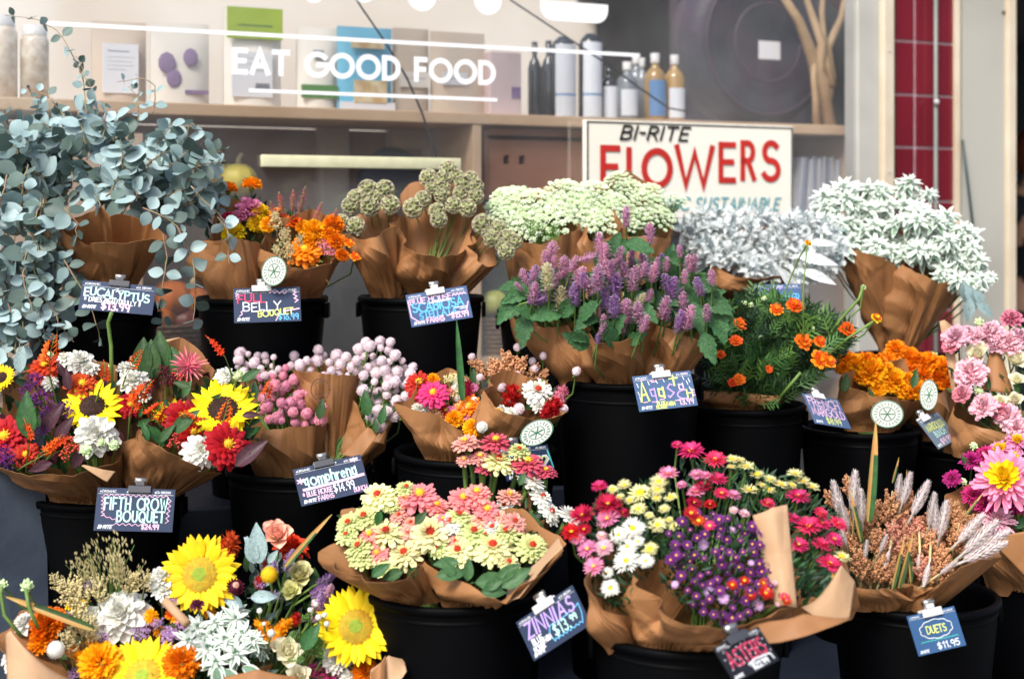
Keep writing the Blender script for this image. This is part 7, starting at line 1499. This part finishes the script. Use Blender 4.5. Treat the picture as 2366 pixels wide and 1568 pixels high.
# ------------------------------------------------------------------ price cards
card = pm('card_navy', (.022, .038, .085), (.016, .028, .062), rough=.55, scale=4, vary=0); cardb = pm('card_black', (.010, .010, .014), rough=.5, vary=0); cardl = pm('card_faded', (.075, .13, .24), (.05, .10, .20), rough=.5, vary=0)
INK = {k: pm('ink_' + k, c, rough=.6, vary=0) for k, c in dict(w=(.82, .84, .86), p=(.82, .52, .70), m=(.50, .80, .74), b=(.14, .50, .82), y=(.72, .78, .22), r=(.70, .06, .14), v=(.48, .34, .78), g=(.10, .60, .50), d=(.05, .10, .22)).items()}
IK = list(INK)
clipm = pm('clip_clear', (.62, .62, .60), (.5, .5, .5), rough=.2, spec=.8, vary=0); clipd = pm('clip_dark', (.05, .05, .055), rough=.25, spec=.8, vary=0)
def price_card(tl, tr, br, bl, z, label, draw, mat=card, asp=1.62, clip=clipm, clipx=.5, bsign=-1):
    u = Vector(((tr[0] - tl[0] + br[0] - bl[0]) / 2, -(tr[1] - tl[1] + br[1] - bl[1]) / 2)); v = Vector(((bl[0] - tl[0] + br[0] - tr[0]) / 2, -(bl[1] - tl[1] + br[1] - tr[1]) / 2))
    c = u.dot(v); U2, V2 = u.length_squared, v.length_squared
    bb = (U2 - asp * asp * V2) / (asp * asp)           # solve a*b=-c, a^2+U2=asp^2(b^2+V2) for the depth slopes
    b2 = (bb + math.sqrt(bb * bb + 4 * c * c / (asp * asp))) / 2; b_ = bsign * math.sqrt(max(b2, 1e-4)); a_ = -c / b_
    k = z / F; m_ = W(sum(p[0] for p in (tl, tr, br, bl)) / 4, sum(p[1] for p in (tl, tr, br, bl)) / 4, z)
    X = Vector((u.x, max(-220, min(220, a_)), u.y)) * k; Y = -Vector((v.x, max(-120, min(120, b_)), v.y)) * k
    w, h = X.length, Y.length; X.normalize(); Y = (Y - X * Y.dot(X)).normalized(); N = X.cross(Y)
    M = Matrix.Translation(m_) @ Matrix((X, Y, N)).transposed().to_4x4()
    t = empty('price_card', m_, label, 'price card', 'hand lettered price cards clipped to the buckets')
    mb = MB(); mb.box(-w / 2, w / 2, -h / 2, h / 2, -.0012, 0, 0, M); mb.build('card', [mat], t, smooth=False)
    L = MB(); ML_ = M @ Matrix.Translation((-w / 2, -h / 2, .0004)) @ Matrix.Diagonal((w / 100, w / 100, 1, 1)); H = 100 * h / w
    def T(s, x, y, hh, col, pw=1.6, **kk): write(L, s, x, y, hh, pw, IK.index(col), ML_, **kk)
    def D(pts, col, pw=1.2): ribbon(L, pts, pw, IK.index(col), ML_)
    T('<ORGANIC', 4, H - 6, 2.8, 'w', .5, fit=20); T('<FARM DIRECT', 38, H - 6, 2.8, 'w', .5, fit=25); T('<CA GROWN', 74, H - 6, 2.8, 'w', .5, fit=20); D([(2, H - 8), (98, H - 8)], 'w', .35)
    T('BI-RITE', 5, 3, 4.2, 'w', 1.0, fit=17, slant=.25); draw(T, D, H); L.build('chalk_lettering', [INK[i] for i in IK], t, smooth=False)
    if clip is not None:
        cx = -w / 2 + w * clipx; q = MB(); q.box(cx - .018, cx + .018, h / 2 - .008, h / 2 + .004, .0022, .005, 0, M); q.box(cx - .018, cx + .018, h / 2 - .007, h / 2 + .004, -.008, -.0035, 0, M)
        q.box(cx - .007, cx + .007, h / 2 + .0041, h / 2 + .016, -.004, .004, 0, M); o = q.build('card_clip', [clip], t, smooth=False); bevel(o, .001)
        q = MB(); q.tube([(cx - .009, h / 2 + .013, .0), (cx + .009, h / 2 + .013, .0)], .0048, 12, 0, M); q.build('clip_spring', [pm('spring_steel', (.5, .48, .44), rough=.25, metal=.8)], t)
    return t
rnd.seed(60)
def zig(D, col, x0, y0, x1, y1, a, n, pw=1): D([(x0 + (x1 - x0) * i / n + (a if (y1 != y0 and abs(y1 - y0) > abs(x1 - x0)) and i % 2 else 0), y0 + (y1 - y0) * i / n + (a if abs(y1 - y0) <= abs(x1 - x0) and i % 2 else 0)) for i in range(n + 1)], col, pw)
def d_euc(T, D, H): T('EUCALYPTUS', 5, H * .50, 12, 'm', 2.3, fit=88, jit=.5, rise=-.3); T('* DRIES BEAUTIFULLY !!', 6, H * .30, 6.5, 'w', 1.1, fit=76, jit=.4, rise=-.3); T('$13.99', 30, H * .06, 11, 'p', 2.4, fit=38, jit=.4); D([(44, H - 12), (50, H - 9), (47, H - 14), (56, H - 11)], 'w', 1.1)
price_card((190, 646), (352, 664), (352, 727), (192, 712), 2.58, 'price card reading EUCALYPTUS in mint letters', d_euc, asp=2.2, clip=clipd)
def d_fb(T, D, H): T('FULL', 6, H * .58, 12, 'r', 1.9, fit=42, jit=.6); T('BELLY', 14, H * .32, 13, 'w', 1.7, fit=56, jit=.6, rise=.2); T('BOUQUET', 36, H * .15, 9, 'y', 1.7, fit=52, rise=.5); T('$16.99', 66, 3, 9, 'b', 1.4, fit=30); zig(D, 'p', 54, H * .84, 80, H * .80, 4, 7, 1.6); zig(D, 'p', 88, H * .9, 92, H * .55, 5, 6, 1.5); zig(D, 'p', 3, H * .85, 4, H * .7, 4, 4, 1.4); D([(74, H * .30), (97, H * .36)], 'p', 2); D([(62, 2), (66, 9)], 'p', 1.5); zig(D, 'p', 8, 10, 12, 20, 3, 3, 1.4)
price_card((540, 666), (688, 664), (696, 741), (547, 744), 2.66, 'price card reading FULL BELLY BOUQUET in red, white and yellow', d_fb, asp=1.85, clipx=.42)
def d_sc(T, D, H): T('BLUE HOUSE', 5, H * .68, 8.5, 'p', 1.6, fit=66, jit=.4); T('SCABIOSA', 7, H * .42, 14, 'b', 2.7, fit=82, jit=.5); T('STELLATA', 16, H * .20, 10, 'b', 2, fit=60, jit=.5); T('FARMS', 26, 3, 8, 'p', 2, fit=28, jit=.5); T('$15.99', 66, 4, 8.5, 'p', 2.1, fit=28); D([(2, H * .8), (2.5, H * .3), (14, 6), (20, 6)], 'p', 2.2); zig(D, 'p', 74, H * .76, 96, H * .76, 2.5, 8, 2); D([(97, H * .5), (92, H * .24), (60, H * .18)], 'p', 2); D([(36, H * .64), (72, H * .66)], 'w', 1.8); D([(74, H * .38), (94, H * .38)], 'w', 1.4); D([(82, H * .32), (92, H * .33)], 'w', 1.2)
price_card((937, 681), (1077, 661), (1092, 733), (954, 754), 2.68, 'price card reading BLUE HOUSE SCABIOSA in pink and blue', d_sc, mat=pm('card_blue', (.07, .12, .24), (.05, .09, .2), rough=.5, vary=0), asp=1.9, clipx=.48)
def d_dm(T, D, H): T('DUSTY', 6, H * .42, 16, 'b', 2.2, fit=38, jit=.5); T('MILLER', 50, H * .40, 16, 'b', 2.2, fit=44, jit=.5); T('$11.99', 40, 4, 12, 'w', 1.6, fit=36); zig(D, 'v', 30, H * .82, 60, H * .84, 4, 7, 2)
price_card((1741, 656), (1853, 658), (1858, 722), (1746, 724), 2.92, 'price card reading DUSTY MILLER in blue, dim among marigold leaves', d_dm, mat=pm('card_blue', (.07, .12, .24)), clip=None)
def d_ag(T, D, H):
    T('A', 7, H * .28, 30, 'y', 3.4, fit=13); T('g', 24, H * .34, 21, 'v', 2.4, fit=10); T('a', 38, H * .34, 20, 'y', 3, fit=10); T('s', 53, H * .30, 26, 'v', 2.4, fit=12); T('t', 61, H * .58, 18, 'y', 3, fit=13); T('a', 74, H * .48, 14, 'p', 2, fit=9); T('c', 68, H * .22, 22, 'v', 2.4, fit=17); T('H', 86, H * .26, 12, 'y', 2.4, fit=9); T('E', 95, H * .30, 8, 'p', 1.5, fit=4)
    T('BLUE', 32, H * .12, 6, 'y', 1.3, fit=14); T('HOUSE', 30, 1.5, 5.5, 'y', 1.3, fit=17); T('FARM', 48, H * .08, 6, 'y', 1.3, fit=14); T('13.99', 70, 4, 8.5, 'p', 1.8, fit=24)
    for (x, y) in ((5, .78), (24, .82), (38, .84), (50, .86), (84, .86), (89, .72), (93, .78), (4, .55), (5, .4), (92, .55)): D([(x, H * y), (x + 1.5, H * y - 6)], 'w', 1.2)
    for (x, y) in ((12, .86), (28, .82), (43, .84), (30, .78), (85, .93), (10, .24), (38, .27), (64, .2)): D([(x, H * y), (x + 7, H * y + .5)], 'p', 1.5)
price_card((1460, 869), (1599, 859), (1614, 937), (1474, 946), 2.50, 'price card reading Agastache in yellow and violet', d_ag, mat=cardl, asp=1.75, clipx=.48)
def d_fm(T, D, H): T('FRENCH', 6, H * .62, 15, 'p', 2.2, fit=84, jit=.4); T('MARIGOLD', 6, H * .30, 15, 'p', 2.2, fit=88, jit=.4); T('$8.99', 36, 4, 11, 'y', 2, fit=40)
price_card((1849, 904), (1952, 932), (1972, 993), (1871, 969), 2.72, 'tilted price card reading FRENCH MARIGOLD in pink', d_fm, mat=cardl, asp=1.7, clip=pm('clip_white', (.8, .8, .78), rough=.3), clipx=.4)
def d_mm(T, D, H): T('MARIGOLDS', 8, H * .55, 13, 'y', 1.8, fit=80, jit=.4); T('BUNCH', 24, H * .32, 11, 'm', 1.6, fit=48); T('$9.99', 28, 4, 10, 'p', 1.8, fit=50)
price_card((2110, 966), (2184, 958), (2226, 1018), (2150, 1027), 2.80, 'blurred price card tilted on the bucket right of the marigolds', d_mm, mat=pm('card_slate', (.12, .17, .22)), asp=1.6, clip=pm('clip_white', (.8, .8, .78), rough=.3), clipx=.3)
def d_go(T, D, H): T('gomphrena', 12, H * .48, 16, 'm', 2.5, fit=76, jit=.3, rise=.06); T('*', 3, H * .52, 13, 'p', 2, fit=9); T('*', 84, H * .80, 10, 'p', 1.8, fit=9); D([(9, H * .40), (60, H * .42), (96, H * .46)], 'p', 4.2); T('* BLUE HOUSE', 6, H * .21, 7, 'p', 1.4, fit=42); T('FARMS', 26, 2.5, 6.5, 'p', 1.4, fit=22); T('$14.99', 50, H * .16, 12, 'w', 1.5, fit=32); T('bunch'.replace('b', 'h'), 76, 3, 8, 'p', 1.4, fit=20)
def d_go(T, D, H): T('gomphrena', 12, H * .48, 16, 'm', 2.5, fit=76, jit=.3, rise=.06); T('*', 3, H * .52, 13, 'p', 2, fit=9); T('*', 84, H * .80, 10, 'p', 1.8, fit=9); D([(9, H * .40), (60, H * .42), (96, H * .46)], 'p', 4.2); T('* BLUE HOUSE', 6, H * .21, 7, 'p', 1.4, fit=42); T('FARMS', 26, 2.5, 6.5, 'p', 1.4, fit=22); T('$14.99', 50, H * .16, 12, 'w', 1.5, fit=30); T('BUNCH', 78, 3, 6.5, 'p', 1.2, fit=19)
price_card((675, 1082), (830, 1058), (853, 1132), (705, 1162), 2.48, 'price card reading gomphrena in mint with pink flowers', d_go, asp=1.8, clip=clipd, clipx=.45)
def d_fc(T, D, H):
    for dx, c, pw in ((0, 'm', 2.2),): T('FIFTH CROW', 11 + dx, H * .50, 15, c, pw, fit=80, jit=0, gap=2); T('BOUQUET', 28 + dx, H * .22, 13.5, c, pw, fit=60, jit=0, gap=1.8)
    T('$24.99', 60, 3, 6.5, 'p', 1.4, fit=22); zig(D, 'p', 8, H * .80, 92, H * .80, 3, 24, .8); zig(D, 'p', 6, H * .78, 8, H * .34, 4, 10, .8); zig(D, 'p', 92, H * .78, 90, H * .2, 4, 10, .8); zig(D, 'p', 24, H * .13, 60, H * .12, 3, 9, .8); zig(D, 'p', 8, H * .34, 26, H * .24, 2, 5, .8)
price_card((225, 1126), (397, 1137), (398, 1229), (227, 1216), 2.30, 'price card reading FIFTH CROW BOUQUET with a pink wavy border', d_fc, asp=1.78, clip=clipd, clipx=.54)
def d_he(T, D, H): T('<', 66, H * .34, 30, 'w', 3.4, fit=28); T('<', 70, H * .40, 22, 'y', 2, fit=20); T('<', 84, H * .12, 18, 'b', 2, fit=12); D([(96, H * .8), (98, H * .3)], 'g', 3); T('MIXED', 8, H * .5, 16, 'm', 2, fit=50); T('$12.99', 10, H * .2, 12, 'w', 1.6, fit=48)
price_card((1150, 1032), (1266, 1035), (1288, 1104), (1172, 1100), 2.44, 'price card with a white heart behind the rose zinnia', d_he, asp=1.75, clip=clipd, clipx=.35)
def d_zi(T, D, H): T('ZINNIAS', 8, H * .50, 19, 'v', 2.9, fit=80, slant=.12, gap=1.8); T('$13.', 46, H * .20, 15, 'm', 1.8, fit=26); T("99", 76, H * .30, 8, 'm', 1.8, fit=10); D([(42, 8), (38, 18), (44, 28), (60, 27), (88, 30), (96, 33), (95, 20), (90, 8)], 'b', 1.3); zig(D, 'b', 42, 7, 90, 8, 3, 14, 1.2); T('BLUE', 10, H * .30, 8, 'w', 1.4, fit=17); T('HOUSE', 8, H * .14, 7, 'w', 1.3, fit=18); T('FARM', 27, H * .22, 7, 'w', 1.2, fit=13)
price_card((1190, 1448), (1324, 1352), (1362, 1424), (1236, 1530), 2.02, 'steeply tilted price card reading ZINNIAS in violet', d_zi, asp=1.75, clipx=.5)
def d_as(T, D, H):
    T('ASTERS', 12, H * .32, 24, 'r', 2.2, fit=76, jit=.3, gap=1.9); T('$22.99', 46, 4, 8.5, 'w', 1.9, fit=34); D([(42, 14), (60, 17), (90, 15), (92, 6)], 'w', 2)
    for (x, y) in sample([(5, H * .2), (95, H * .2), (95, H * .85), (5, H * .85)], 34, 8): D([(x, y), (x + 1.2, y)], 'w', 1.3)
price_card((1642, 1486), (1764, 1465), (1806, 1532), (1688, 1554), 1.82, 'black price card reading ASTERS in red with white dots', d_as, mat=cardb, asp=1.75, clip=clipd)
def d_du(T, D, H):
    T('DUETS', 30, H * .46, 12, 'y', 2, fit=40, jit=.4); P = []
    for i in range(61): t = i / 60 * 6.2832; r = 1 + .09 * abs(math.sin(t * 5)); P.append((50 + 32 * r * math.cos(t), H * .56 + 14.5 * r * math.sin(t)))
    D(P, 'w', 1.3); zig(D, 'g', 12, H * .28, 90, H * .28, 2, 22, 1); T('$11.95', 42, 4, 10, 'w', 1.8, fit=46)
price_card((2092, 1420), (2217, 1410), (2236, 1492), (2112, 1503), 2.12, 'price card reading DUETS in yellow inside a cloud', d_du, mat=pm('card_blue2', (.035, .10, .22), (.03, .08, .18)), asp=1.5, clipx=.5)
